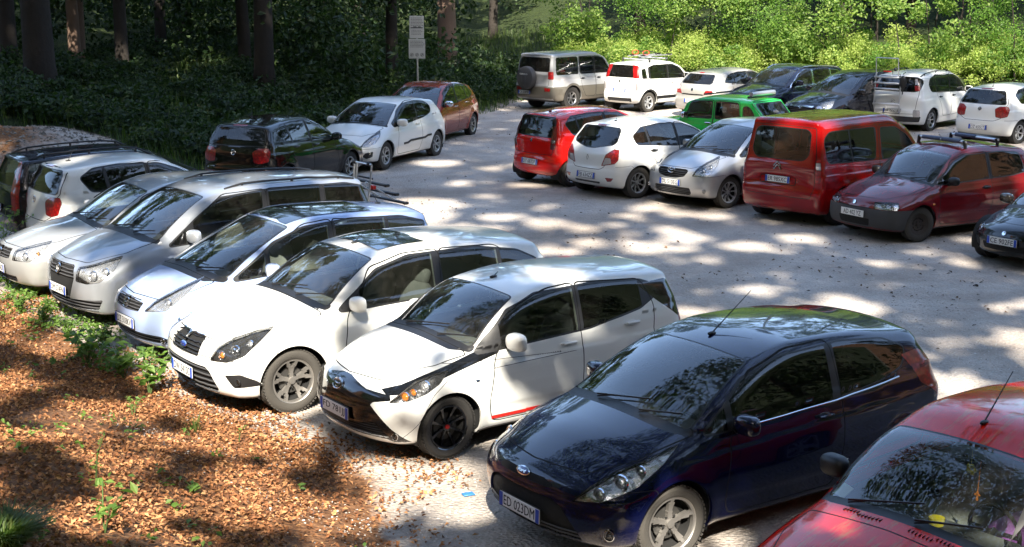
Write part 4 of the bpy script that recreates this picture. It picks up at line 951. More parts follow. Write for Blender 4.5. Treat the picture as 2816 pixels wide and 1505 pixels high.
def polo_spec(name, pm, far=False, **k):
    return base(3.97, 1.682, 1.485, 2.47, .83, .30, (.08, .70), (.6, .90), (1.12, .995), (1.85, 1.385), (2.3, 1.485), (3.66, 1.405), (3.86, 1.02), (.94, 1.02),
      h=.036, ref=1, paint=pm, tail=.60, spo=.05, tw=.18, rr=.19, far=far, rim=dict(style=('plain', 6, .05, .03), rimmat='cap'),
      dlo=[dict(p=[(1.36, .945), (1.80, 1.25), (2.15, 1.37), (2.8, 1.395), (3.2, 1.36), (3.42, 1.24), (3.28, 1.04), (2.4, .99)], panes=[WF(1.50, 2.28, 'side', 0), WF(2.36, 2.98, 'side', 1), WF(3.03, 3.4, 'priv')])],
      doors=[[(1.44, .90), (1.32, .42), (1.38, .27), (2.3, .27), (2.31, 1.0), (2.34, 1.41), (2.1, 1.41), (1.75, 1.27)], [(2.315, .27), (2.75, .27), (2.9, .62), (3.08, .85), (3.05, 1.36), (2.35, 1.41), (2.32, 1.0)]],
      rg=[(-.2, 1.02), (.66, 1.02), (.53, 1.345), (-.2, 1.345)],
      lamps=[dict(k='tl', n='tail_light', pj='rs', p=[(.52, .70), (.50, .90), (.66, .97), (.92, .975), (.98, .90), (.90, .72), (.7, .68)], m='red'), dict(k='hl', n='headlight', pj='fs', p=[(.52, .58), (.56, .70), (.9, .74), (1.2, .79), (1.1, .62)], back='refl_dark'),
             dict(k='bl', n='brake_light', pj='rear', p=[(-.2, 1.375), (.16, 1.375), (.16, 1.40), (-.2, 1.40)], m='red', r=.01, mid=True)],
      badges=[('roundel', 'rs', 0, .88, .10)], gaps=[('rear', [(-.3, .60), (.42, .60), (.60, .68), (.64, .92), (.70, 1.03), (.58, 1.385), (-.3, 1.40)]), ('side', [(4.2, .615), (3.5, .62), (3.35, .45), (3.3, .1), (4.2, .1)], .003)],
      handles=[(2.18, .88, 'paint', 0), (2.9, .91, 'paint', 1)], mir=(1.52, 1.0), wsy=(.68, .55), **k)
def car_polos():
    build_car('parked_car', 'white hatchback seen from behind between the dark estate and the beige silver hatchback', polo_spec('a', P_white('white paint of the left hatchback', .1), ant=(3.35, .20, -.5)), (-5.78, 22.9, 36))
    build_car('parked_car', 'black hatchback seen from behind, parked nose to nose with the white three-door', polo_spec('b', paint('black paint', (.004, .0035, .0035), .1, .2, .05, dcol=(.2, .17, .1)), rplate=(.42, 'EG 811EJ'), ant=(3.3, .16, -.4)), (-4.62, 29.4, 66))
    build_car('parked_car', 'white hatchback seen from behind at the right edge beside the ladder rack car', polo_spec('c', P_white('white paint of the right hatchback', .1), rplate=(.42, 'DZ 655LT'), ant=(3.4, .10, -.4)), (13.50, 38.0, 39))
def car_estate():
    c = base(4.6, 1.77, 1.50, 2.7, .9, .32, (.09, .70), (.7, .90), (1.35, .98), (2.1, 1.38), (2.7, 1.49), (4.32, 1.42), (4.52, .98), (.93, 1.0),
      h=.04, ref=0, paint=paint('dark blue black paint', (.008, .010, .022), .2, .25, .08), tw=.19,
      dlo=[dict(p=[(1.55, .935), (2.1, 1.28), (2.4, 1.375), (3.6, 1.375), (4.2, 1.34), (4.28, 1.04)], panes=[WF(1.7, 2.6, 'side', 0), WF(2.7, 3.5, 'side', 1), WF(3.58, 4.3, 'side')])],
      doors=[[(1.6, .88), (1.5, .42), (1.56, .28), (2.62, .28), (2.64, 1.0), (2.68, 1.41), (2.35, 1.41), (2.0, 1.27)], [(2.645, .28), (3.2, .28), (3.4, .65), (3.55, .9), (3.55, 1.40), (2.69, 1.41), (2.65, 1.0)]],
      rg=[(-.2, 1.0), (.60, 1.0), (.56, 1.37), (-.2, 1.37)], lamps=[dict(k='tl', n='tail_light', pj='rs', p=[(.70, .62), (.96, .62), (.96, 1.0), (.88, 1.38), (.76, 1.36), (.70, 1.0)], m='red')],
      rplate=(.62, 'BY 470HA'), rails=(2.2, 4.2, .56, .05, 'black'), handles=[(2.46, .85, 'paint', 0), (3.3, .87, 'paint', 1)], mir=(1.78, .98), gaps=[('rear', [(-.3, .5), (.66, .5), (.66, 1.0), (.60, 1.41), (-.3, 1.41)])])
    return build_car('parked_car', 'dark blue-black estate car with roof rails, farthest left of all the cars', c, (-6.35, 24.0, 32))
def car_207():
    c = base(4.05, 1.72, 1.472, 2.54, .83, .305, (.08, .62), (.50, .855), (.98, .985), (1.80, 1.38), (2.3, 1.472), (3.60, 1.37), (3.88, 1.02), (.93, 1.03),
      h=.036, ref=1, paint=P_white('white paint of the three-door', .08), tw=.185, rr=.195, steer=R_(0), bn=.30, tail=.62,
      dlo=[dict(p=[(1.25, .90), (1.22, .96), (1.70, 1.26), (2.05, 1.365), (2.6, 1.385), (3.05, 1.33), (3.22, 1.20), (3.12, 1.08), (2.75, 1.0), (2.0, .94)], panes=[WF(1.22, 2.42, 'priv', 0), WF(2.45, 3.3, 'priv')], r=.12, tw=.012)],
      doors=[[(1.42, .88), (1.34, .45), (1.40, .27), (2.50, .27), (2.56, .6), (2.52, 1.0), (2.52, 1.41), (2.15, 1.41), (1.70, 1.27)]],
      rg=[(-.2, 1.04), (.56, 1.04), (.48, 1.32), (-.2, 1.32)],
      lamps=[dict(k='hl', n='headlight', pj='fs', p=[(.66, .545), (.88, .66), (1.15, .76), (1.50, .865), (1.42, .75), (1.2, .62), (.92, .55)], back='refl', bulbs=[(1.05, .65, .045, 'refl'), (1.22, .70, .045, 'refl')], r=.02), dict(k='tl', n='tail_light', pj='rs', p=[(.68, .72), (.98, .76), (.95, 1.02), (.76, 1.0)], m='red')],
      areas=[('fs', [(-.2, .50), (.52, .50), (.60, .46), (.40, .24), (-.2, .22)], 'G_lo', .03), ('fs', [(.74, .34), (.82, .42), (1.08, .45), (1.06, .34), (.86, .29)], 'black', .02)],
      slats=[('G_lo', 'black', 4, .22, .5)], fogs=[(.97, .38, .042, 'chrome')], badges=[('round', 'fs', 0, .60, .08)], strip=(1.62, 3.0, .50, .56, 'black'), steer2=0,
      gaps=[('ws', [(.34, -.3), (.36, .46), (.55, .66), (.9, .70), (.92, -.3)]), ('side', [(.1, .50), (.62, .53), (.66, .2), (0, .1), (-.2, .5)], .002)],
      plate=(.42, 'EH 208WB'), handles=[(2.34, .88, 'paint', 0)], mir=(1.45, .985), mirs=1.1, rim=dict(style=('wye', 5, .3, .06), rimmat='cap', tyremat='rubber_dusty'), wsy=(.70, .545), cowlw=.05)
    return build_car('parked_car', 'white three-door hatchback with a black rubbing strip along its doors', c, (-3.08, 33.2, -113.5))
def car_c3():
    c = base(3.94, 1.728, 1.524, 2.466, .82, .305, (.08, .68), (.42, .88), (.80, .995), (1.62, 1.41), (2.2, 1.524), (3.5, 1.40), (3.80, 1.03), (.94, 1.05),
      h=.04, ref=0, paint=paint('burnt orange red metallic paint', (.27, .022, .006), .3, .25, .05), tw=.185, steer=R_(0),
      dlo=[dict(p=[(1.10, .95), (1.55, 1.28), (1.9, 1.41), (2.5, 1.44), (3.1, 1.36), (3.38, 1.16), (3.1, 1.06), (2.2, 1.0)], panes=[WF(1.2, 2.14, 'side', 0), WF(2.22, 2.85, 'side', 1), WF(2.89, 3.4, 'side')], r=.08)],
      doors=[[(1.3, .90), (1.2, .42), (1.26, .27), (2.16, .27), (2.17, 1.0), (2.2, 1.46), (1.9, 1.45), (1.45, 1.25)], [(2.175, .27), (2.7, .27), (2.85, .62), (3.0, .85), (2.95, 1.38), (2.21, 1.46), (2.18, 1.0)]],
      rg=[(-.2, 1.05), (.56, 1.05), (.50, 1.36), (-.2, 1.36)],
      lamps=[dict(k='hl', n='headlight', pj='fs', p=[(.60, .60), (.8, .74), (1.15, .84), (1.3, .86), (1.2, .7), (.9, .6)], back='refl', bulbs=[(.95, .7, .05, 'refl')]), dict(k='tl', n='tail_light', pj='rs', p=[(.66, .75), (.98, .78), (.95, 1.0), (.74, 1.0)], m='red')],
      areas=[('fs', [(-.2, .42), (.6, .42), (.6, .26), (-.2, .26)], 'G_lo', .03)], slats=[('G_lo', 'black', 3, .26, .42)], badges=[('chevrons', 'fs', 0, .62, .12)],
      plate=(.45, 'EP 772RL'), handles=[(2.02, .90, 'chrome', 0), (2.82, .95, 'chrome', 1)], mir=(1.28, 1.02), mirm='chrome', rim=dict(style=('plain', 9, .03, .02), rimmat='alloy'), wsy=(.70, .53), bw=.15)
    return build_car('parked_car', 'burnt orange-red round hatchback with chrome mirrors, nearest the signpost', c, (-2.25, 37.6, -109))
def car_clio():
    c = base(4.03, 1.72, 1.497, 2.575, .81, .305, (.08, .70), (.55, .90), (1.05, .995), (1.82, 1.39), (2.3, 1.49), (3.62, 1.40), (3.90, 1.0), (.94, 1.03),
      h=.034, ref=1, paint=P_white('white paint of the five-door', .10), tw=.185, rr=.195, tail=.58, spo=.04,
      dlo=[dict(p=[(1.28, .935), (1.75, 1.25), (2.1, 1.37), (2.7, 1.395), (3.2, 1.35), (3.46, 1.20), (3.40, 1.05), (2.4, .975)], panes=[WF(1.42, 2.26, 'side', 0), WF(2.34, 3.05, 'side', 1), WF(3.10, 3.5, 'priv')])],
      doors=[[(1.38, .90), (1.28, .42), (1.34, .27), (2.28, .27), (2.29, 1.0), (2.32, 1.41), (2.05, 1.41), (1.7, 1.27)], [(2.295, .27), (2.75, .27), (2.92, .65), (3.12, .9), (3.2, 1.05), (3.1, 1.37), (2.33, 1.41), (2.30, 1.0)]],
      rg=[(-.2, .97), (.10, .97), (.55, 1.05), (.60, 1.10), (.52, 1.345), (-.2, 1.36)], rgm='priv',
      lamps=[dict(k='tl', n='tail_light', pj='rs', p=[(.44, .64), (.56, .86), (.78, .965), (.94, .965), (.92, .78), (.82, .70)], m='red', r=.02), dict(k='tr', n='reversing_light', pj='rs', p=[(.47, .655), (.55, .80), (.70, .80), (.72, .70)], m='wax', r=.02), dict(k='rf', n='reflector', pj='rs', p=[(.56, .42), (.78, .42), (.72, .36), (.62, .35)], m='red', r=.01),
             dict(k='bl', n='brake_light', pj='rear', p=[(-.2, 1.375), (.12, 1.375), (.12, 1.41), (-.2, 1.41)], m='red', r=.01, mid=True)],
      badges=[('diamond', 'rs', 0, .80, .09)], rplate=(.45, 'EB 634ZZ'), gaps=[('rear', [(-.3, .56), (.36, .57), (.45, .62), (.60, .93), (.66, 1.05), (.56, 1.39), (-.3, 1.40)]), ('side', [(4.2, .615), (3.6, .66), (3.4, .45), (3.3, .1), (4.2, .1)], .002)], ant=(3.25, .14, -.4),
      handles=[(2.15, .89, 'black', 0), (2.98, .92, 'black', 1)], mir=(1.45, 1.0), rim=dict(style=('plain', 8, .045, .03), rimmat='cap', tyremat='rubber_dusty'), areas=[('rs', [(-.2, .33), (.42, .33), (.36, .22), (-.2, .20)], 'black', .03)])
    return build_car('parked_car', 'white hatchback seen from behind between the bright red and the small silver hatchbacks', c, (3.03, 29.0, 38))
def car_yaris():
    c = base(3.785, 1.695, 1.53, 2.46, .76, .295, (.07, .74), (.42, .90), (.84, 1.01), (1.62, 1.43), (2.1, 1.53), (3.5, 1.43), (3.68, 1.02), (.94, 1.04),
      h=.032, ref=1, paint=paint('silver metallic paint', (.47, .48, .49), .45, .3, .10), tw=.18, rr=.195, steer=R_(-3),
      dlo=[dict(p=[(1.05, .93), (1.5, 1.25), (1.85, 1.40), (2.5, 1.43), (3.1, 1.38), (3.3, 1.2), (3.2, 1.06), (2.2, .99)], panes=[WF(1.12, 1.36, 'side'), WF(1.42, 2.18, 'side', 0), WF(2.26, 2.9, 'side', 1), WF(2.94, 3.3, 'side')])],
      doors=[[(1.30, .92), (1.2, .42), (1.26, .27), (2.2, .27), (2.21, 1.0), (2.24, 1.46), (1.85, 1.44), (1.45, 1.2)], [(2.215, .27), (2.65, .27), (2.8, .62), (2.95, .85), (2.95, 1.39), (2.25, 1.46), (2.22, 1.0)]],
      rg=[(-.2, 1.04), (.56, 1.04), (.50, 1.36), (-.2, 1.36)],
      lamps=[dict(k='hl', n='headlight', pj='fs', p=[(.56, .62), (.68, .74), (.95, .85), (1.30, .95), (1.22, .80), (1.0, .66), (.78, .62)], back='refl', bulbs=[(.86, .73, .05, 'refl'), (1.05, .78, .045, 'refl')], r=.02), dict(k='tl', n='tail_light', pj='rs', p=[(.68, .75), (.95, .78), (.92, 1.05), (.74, 1.05)], m='red')],
      areas=[('fs', [(-.2, .735), (.42, .735), (.47, .70), (.36, .60), (.14, .56), (-.2, .56)], 'G_up', .02), ('fs', [(-.2, .40), (.50, .40), (.56, .29), (.48, .25), (-.2, .25)], 'G_lo', .03)],
      slats=[('G_up', 'black', 5, .56, .735), ('G_lo', 'grey', 5, .25, .40)], badges=[('ovals', 'fs', 0, .70, .13)], fogs=[(.88, .345, .035, 'chrome')],
      plate=(.49, 'DL 510EG'), gaps=[('ws', [(.08, -.3), (.12, .40), (.30, .55), (.74, .66), (.76, -.3)]), ('side', [(.1, .60), (.60, .64), (.66, .2), (0, .1), (-.2, .5)], .002)],
      handles=[(2.06, .89, 'paint', 0), (2.82, .92, 'paint', 1)], mir=(1.38, 1.02), wsy=(.70, .55), cowlw=.09, bw=.14, rim=dict(style=('plain', 9, .035, .02), rimmat='cap', tyremat='rubber_dusty'))
    return build_car('parked_car', 'small silver hatchback facing the camera, immediately left of the tall red van', c, (4.42, 27.7, -141))
def car_sirion():
    c = base(3.6, 1.665, 1.55, 2.43, .68, .285, (.07, .75), (.45, .93), (.83, 1.03), (1.45, 1.45), (1.9, 1.55), (3.38, 1.46), (3.52, 1.02), (.96, 1.04),
      h=.036, ref=1, paint=paint('bright red paint', (.58, .006, .003), 0, .2, .03), tw=.175, rr=.18, tail=.58,
      dlo=[dict(p=[(1.05, .965), (1.42, 1.3), (1.75, 1.44), (2.5, 1.46), (3.0, 1.42), (3.20, 1.28), (3.05, 1.06), (2.2, 1.0)], panes=[WF(1.2, 2.08, 'side', 0), WF(2.16, 2.85, 'side', 1), WF(2.89, 3.3, 'priv')])],
      doors=[[(1.2, .92), (1.12, .42), (1.18, .27), (2.1, .27), (2.11, 1.0), (2.14, 1.48), (1.8, 1.48), (1.35, 1.28)], [(2.115, .27), (2.55, .27), (2.7, .62), (2.9, .85), (2.88, 1.44), (2.15, 1.48), (2.12, 1.0)]],
      rg=[(-.2, 1.02), (.62, 1.02), (.54, 1.41), (-.2, 1.41)],
      lamps=[dict(k='tl', n='tail_light', pj='rs', p=[(.66, .78), (.78, .78), (.86, 1.0), (.82, 1.24), (.72, 1.24), (.68, 1.0)], m='lens', back='redp', r=.02, bulbs=[(.75, .95, .04, 'refl')])],
      badges=[('round', 'rs', 0, .94, .07)], rplate=(.50, 'DT 687DF'), gaps=[('rear', [(-.3, .66), (.60, .66), (.64, 1.0), (.56, 1.45), (-.3, 1.46)])], ant=(3.05, .12, -.3),
      handles=[(1.95, .90, 'paint', 0), (2.75, .93, 'paint', 1)], mir=(1.2, 1.04), rim=dict(style=('plain', 7, .05, .03), rimmat='cap', tyremat='rubber_dusty'))
    return build_car('parked_car', 'bright red hatchback seen from behind, leftmost of the middle row', c, (1.80, 30.45, 37))
def car_berlingo():
    c = base(4.38, 1.83, 1.85, 2.728, .92, .32, (.08, .80), (.55, 1.0), (1.0, 1.12), (1.62, 1.66), (2.2, 1.85), (4.20, 1.83), (4.33, 1.10), (1.02, 1.06),
      h=.036, ref=1, paint=paint('deep red paint', (.25, .002, .003), 0, .18, .02), tw=.195, rr=.20, roofw=.80, kg=.14, bt=.06, brl=.10, tail=.66, cr=.05, tr=.03, tg=.02,
      dlo=[dict(p=[(1.25, 1.02), (1.66, 1.42), (2.0, 1.58), (2.46, 1.60), (2.46, 1.06)], panes=[WF(1.35, 2.42, 'side', 0)]), dict(p=[(2.66, 1.07), (2.60, 1.62), (3.95, 1.62), (4.10, 1.50), (4.04, 1.10)], panes=[WF(2.6, 3.32, 'priv', 1), WF(3.36, 4.1, 'priv')], r=.10)],
      doors=[[(1.35, 1.0), (1.3, .42), (1.36, .28), (2.50, .28), (2.52, 1.0), (2.52, 1.66), (2.0, 1.65), (1.5, 1.38)], [(2.54, .28), (3.2, .28), (3.3, .6), (3.36, 1.0), (3.36, 1.66), (2.54, 1.66)]],
      rg=[(-.2, 1.14), (.50, 1.14), (.60, 1.24), (.58, 1.60), (.50, 1.66), (-.2, 1.67)], rgm='rearg',
      lamps=[dict(k='tl', n='tail_light', pj='rs', p=[(.84, .78), (.97, .78), (.97, 1.18), (.86, 1.18)], m='red', r=.02), dict(k='tr', n='reversing_light', pj='rs', p=[(.85, 1.00), (.965, 1.00), (.965, 1.12), (.85, 1.12)], m='wax', r=.01)],
      areas=[], badges=[('chevrons', 'rs', 0, 1.02, .17)], rplate=(.80, 'ER 985XC', .06), gaps=[('rear', [(-.3, .50), (.68, .50), (.74, .70), (.74, 1.2), (.66, 1.70), (-.3, 1.72)]), ('rear', [(-.3, .83), (.38, .83), (.38, .70), (-.3, .70)], .006)], strip=(1.5, 3.2, .60, .60, 'grey'),
      handles=[(2.38, .92, 'black', 0)], mir=(1.38, 1.12), rim=dict(style=('plain', 6, .05, .03), rimmat='cap'), seatm='seat_grey')
    return build_car('parked_van', 'tall deep red van seen from behind in the middle row', c, (6.22, 26.15, 42))
def car_punto():
    c = base(3.76, 1.64, 1.49, 2.45, .74, .285, (.10, .69), (.5, .86), (.98, .96), (1.54, 1.37), (2.1, 1.49), (3.35, 1.40), (3.62, 1.0), (.90, .97),
      h=.032, ref=1, paint=paint('faded dark red paint', (.14, .005, .010), .05, .26, .08, dcol=(.30, .12, .05)), paint2=simple('grey bumper plastic', (.05, .05, .052), .75, bump=.2, bscale=90), tw=.165, rr=.175, gc=.17,
      dlo=[dict(p=[(1.10, .905), (1.55, 1.24), (1.85, 1.33), (2.7, 1.34), (3.1, 1.30), (3.2, 1.0), (2.9, .96)], panes=[WF(1.15, 2.30, 'priv', 0), WF(2.38, 3.15, 'priv')], sl=.03)],
      doors=[[(1.16, .86), (1.12, .42), (1.2, .25), (2.3, .25), (2.36, .6), (2.34, 1.0), (2.34, 1.37), (1.85, 1.36), (1.5, 1.26)]],
      rg=[(-.2, 1.0), (.54, 1.0), (.50, 1.30), (-.2, 1.30)],
      lamps=[dict(k='hl', n='headlight', pj='fs', p=[(.46, .555), (.49, .655), (.75, .665), (1.02, .665), (1.05, .60), (1.0, .55)], back='refl', bulbs=[(.68, .61, .04, 'refl'), (.90, .61, .035, 'refl')], r=.015)],
      areas0=[('fs', [(-.2, .545), (1.45, .545), (1.45, .1), (-.2, .1)], 'paint2', .01)],
      areas=[('fs', [(-.2, .38), (.38, .38), (.38, .26), (-.2, .26)], 'seam', .02), ('fs', [(-.2, .555), (.42, .56), (.42, .545), (-.2, .54)], 'seam', .004)],
      badges=[('round', 'fs', 0, .63, .07)], oldplate=True, plate=(.45, 'AD 402 YZ'), steer=R_(-8),
      gaps=[('ws', [(.10, -.3), (.16, .5), (.45, .68), (.90, .68), (.92, -.3)])], bars=((1.95, 2.7), .50, .10, 'alu'), wout=0, crease=(.12, .008),
      handles=[(2.2, .80, 'black', 0)], mir=(1.36, .96), mirm='black', mirs=.9, wsy=(.68, .55), cowlw=.05, rim=dict(style=('holes', 12, .06, .09), rimmat='steel', tyremat='rubber_dusty'), bn=.2)
    root, s, on = build_car('parked_car', 'faded dark red hatchback with grey bumpers and padded roof bars', c, (7.22, 24.15, -150))
    for x, y0, y1, m in ((1.95, .02, .42, 'blue'), (1.95, -.42, -.02, 'blue'), (2.7, -.40, .05, 'blue')):
        p, n = on('top', x, .5); mb = MB(); mb.tube([(p.x, y0, p.z+.105), (p.x, y1, p.z+.105)], .036, n=12); mb.build('bar_padding', M['padding'], root)
    p, n = on('side', .98, .62, 1, .004); mb = MB(); mb.box((0, 0, 0), (.05, .03, .01), bev=.004); o = mb.build('indicator', M['amber'], root); place(o, frame_at(p, n))
    return root
M['padding'] = simple('blue grey foam', (.10, .13, .20), .7)
def car_roadster():
    c = base(3.43, 1.615, 1.19, 2.36, .62, .295, (.10, .58), (.5, .73), (.92, .82), (1.45, 1.10), (1.8, 1.19), (2.25, 1.15), (2.75, .92), (.80, .86),
      h=.034, ref=1, paint=paint('black sports car paint', (.004, .004, .006), .1, .18, .04), paint2=M['gloss'], tw=.20, rr=.20, gc=.15, bn=.42, tail=.60,
      dlo=[dict(p=[(1.05, .80), (1.45, 1.05), (1.8, 1.12), (2.2, 1.08), (2.3, .86)], panes=[WF(1.1, 2.2, 'side', 0)])], doors=[[(1.1, .78), (1.08, .35), (2.1, .3), (2.2, .8), (2.15, 1.1), (1.8, 1.15), (1.4, 1.05)]],
      lamps=[dict(k='hl', n='headlight', pj='fs', p=[(.72, .44), (.72, .58), (.90, .66), (1.06, .64), (1.04, .5), (.9, .42)], back='refl_dark', bulbs=[(.84, .53, .05, 'refl'), (.96, .57, .035, 'refl')], r=.05)],
      areas=[('fs', [(-.2, .36), (.5, .36), (.46, .26), (-.2, .26)], 'seam', .03), ('fs', [(.62, .36), (.95, .40), (.95, .28), (.66, .25)], 'seam', .04)],
      badges=[('round', 'fs', 0, .56, .07)], plate=(.42, 'CE 902FE'), gaps=[('ws', [(.22, -.3), (.26, .40), (.45, .6), (.85, .62), (.87, -.3)])], wsy=(.66, .52), mir=(1.2, .84), sz=.05, crease=(.1, .006), lowcrease=(.35, .02), steer=0)
    return build_car('parked_car', 'low black sports car cut off by the right edge of the photo', c, (8.66, 21.75, -146))
def car_terrano():
    sg = paint('silver grey off-roader paint', (.40, .41, .42), .35, .32, .12); br = paint('grey brown lower paint', (.13, .12, .10), .3, .38, .2)
    c = base(4.50, 1.755, 1.83, 2.65, .90, .37, (.06, .95), (.7, 1.07), (1.40, 1.12), (1.90, 1.68), (2.5, 1.83), (4.35, 1.80), (4.46, 1.20), (1.10, 1.12),
      h=.042, paint=sg, paint2=br, far=True, tw=.23, rr=.205, gc=.30, roofw=.83, kl=.10, kg=.08, bt=.05, brl=.06, nb=.6, tail=.80, tr=.02, tg=.02, cr=.04, bp=4,
      dlo=[dict(p=[(1.65, 1.13), (2.0, 1.58), (2.2, 1.64), (3.15, 1.66), (3.15, 1.14)], panes=[WF(1.7, 2.4, 'side', 0), WF(2.48, 3.1, 'side', 1)], sl=.03), dict(p=[(3.24, 1.14), (3.24, 1.66), (4.20, 1.66), (4.24, 1.14)], panes=[WF(3.2, 4.3, 'side')], sl=0.)],
      doors=[[(1.6, 1.1), (1.55, .45), (2.42, .4), (2.44, 1.1), (2.46, 1.68), (2.1, 1.68), (1.7, 1.3)], [(2.45, .4), (2.9, .4), (3.1, .7), (3.18, 1.1), (3.18, 1.68), (2.47, 1.68)]],
      rg=[(-.3, 1.24), (.66, 1.24), (.62, 1.66), (-.3, 1.66)], areas0=[('side', [(-.2, .76), (4.6, .76), (4.6, .1), (-.2, .1)], 'paint2', 0), ('rs', [(-.2, .76), (1.0, .76), (1.0, .1), (-.2, .1)], 'paint2', 0)],
      archtrim=.07, archmat='paint2',
      lamps=[dict(k='tl', n='tail_light', pj='rs', p=[(.68, 1.0), (.92, 1.0), (.92, 1.24), (.68, 1.24)], m='red'), dict(k='rb', n='reflector', pj='rs', p=[(.52, .62), (.76, .62), (.76, .72), (.52, .72)], m='red', r=.01)],
      gaps=[('rear', [(-.3, .78), (.64, .78), (.68, 1.2), (.64, 1.72), (-.3, 1.74)])], handles=[(2.3, .98, 'black', 0), (3.04, .98, 'black', 1)], mir=(1.72, 1.18), rim=dict(style=('plain', 6, .09, .02), rimmat='alloy'), sz=.5)
    root, s, on = build_car('parked_off_roader', 'silver and brown off-roader with a covered spare wheel on its tail', c, (2.25, 47.5, 45))
    mb = MB(); mb.lathe([(0, -.13), (.30, -.125), (.355, -.09), (.365, 0), (.355, .10), (.3, .11), (0, .11)], n=40, axis='x'); mb.ell((-.128, 0, -.05), (.02, .10, .2), nu=16)
    o = mb.build('spare_wheel', M['grey'], root, loc=(-2.38, .15, 1.03))
    m2 = fitx(text_mesh('TERRANO', .1, M['plate']), .36, .05); t = link('lettering', m2, o); t.matrix_local = frame_at((-.142, .0, .12), (-1, 0, 0))
    add_plate(root, Vector((-2.28, .35, .56)), (-1, 0, .1), 'CA 518MB')
    return root
def car_panda():
    c = base(3.57, 1.60, 1.60, 2.305, .70, .315, (.06, .85), (.42, .99), (.80, 1.06), (1.38, 1.48), (1.9, 1.59), (3.38, 1.54), (3.50, 1.05), (1.0, 1.04),
      h=.04, paint=P_white('white paint of the small tall hatchback', .2), far=True, tw=.18, gc=.25, roofw=.80, kg=.08, kl=.12, bt=.06, brl=.12, bp=3.2, tail=.64, Ra=.37,
      dlo=[dict(p=[(1.05, 1.0), (1.42, 1.34), (1.75, 1.46), (2.7, 1.46), (2.95, 1.40), (2.98, 1.05)], panes=[WF(1.15, 1.98, 'side', 0), WF(2.06, 2.88, 'side', 1)], sl=.03, tw=.008), dict(p=[(3.06, 1.08), (3.08, 1.36), (3.26, 1.34), (3.28, 1.08)], panes=[WF(3.0, 3.24, 'side')], sl=0, tw=.01, r=.02)],
      doors=[[(1.2, 1.0), (1.12, .42), (1.2, .32), (2.0, .32), (2.01, 1.0), (2.03, 1.50), (1.7, 1.50), (1.35, 1.32)], [(2.015, .32), (2.5, .32), (2.65, .7), (2.9, .95), (3.0, 1.05), (2.95, 1.47), (2.04, 1.50)]],
      rg=[(-.2, 1.10), (.55, 1.10), (.55, 1.46), (-.2, 1.46)], archtrim=.05, archmat='black',
      lamps=[dict(k='tl', n='tail_light', pj='rs', p=[(.60, 1.08), (.88, 1.08), (.84, 1.46), (.60, 1.48)], m='red', r=.02), dict(k='tb', n='reversing_light', pj='rs', p=[(.70, .70), (.80, .70), (.80, .93), (.70, .93)], m='wax', r=.02)],
      areas=[('rs', [(-.2, .46), (.52, .46), (.56, .26), (-.2, .24)], 'black', .03), ('side', [(1.1, .50), (2.62, .50), (2.60, .40), (1.1, .40)], 'black', .01)],
      badges=[('round', 'rs', 0, .98, .07)], rplate=(.72, 'DK 229YR'), bars=((1.9, 2.75), .53, .09, 'alu'), gaps=[('rear', [(-.3, .56), (.56, .56), (.60, 1.05), (.60, 1.50), (-.3, 1.51)])],
      handles=[(1.86, .90, 'paint', 0), (2.7, .92, 'paint', 1)], mir=(1.22, 1.10), rim=dict(style=('plain', 6, .09, .03), rimmat='cap', tyremat='rubber_dusty'), rr=.20, sz=.42)
    root, s, on = build_car('parked_car', 'small tall white hatchback with black wheel-arch trims and bicycle carriers on its roof', c, (4.62, 46.5, 45))
    # bicycle carriers on the bars
    mb = MB(); z = 1.72
    for y in (-.22, .22):
        mb.tube([(-1.1, y, z), (.55, y, z)], .018, n=6, m=0); mb.tube([(-.2, y, z), (-.25, y+.1, z+.10), (-.5, y+.1, z+.14)], .014, n=6, m=1); mb.box((-.9, y, z+.02), (.2, .05, .04), m=1); mb.box((.4, y, z+.02), (.2, .05, .04), m=1)
        pts = [(-.75+.16*math.cos(t), y, z+.10+.07*math.sin(t)) for t in np.linspace(0, 2*math.pi, 13)]; mb.tube(pts, .010, n=5, m=2, cap=False)
    o = mb.build('bicycle_carrier', [M['alu'], M['black'], M['redp']]); o.matrix_world = root_matrix(root); tag(o, 'pair of empty bicycle carriers on the roof bars of the small tall hatchback', 'bicycle carrier')
    return root
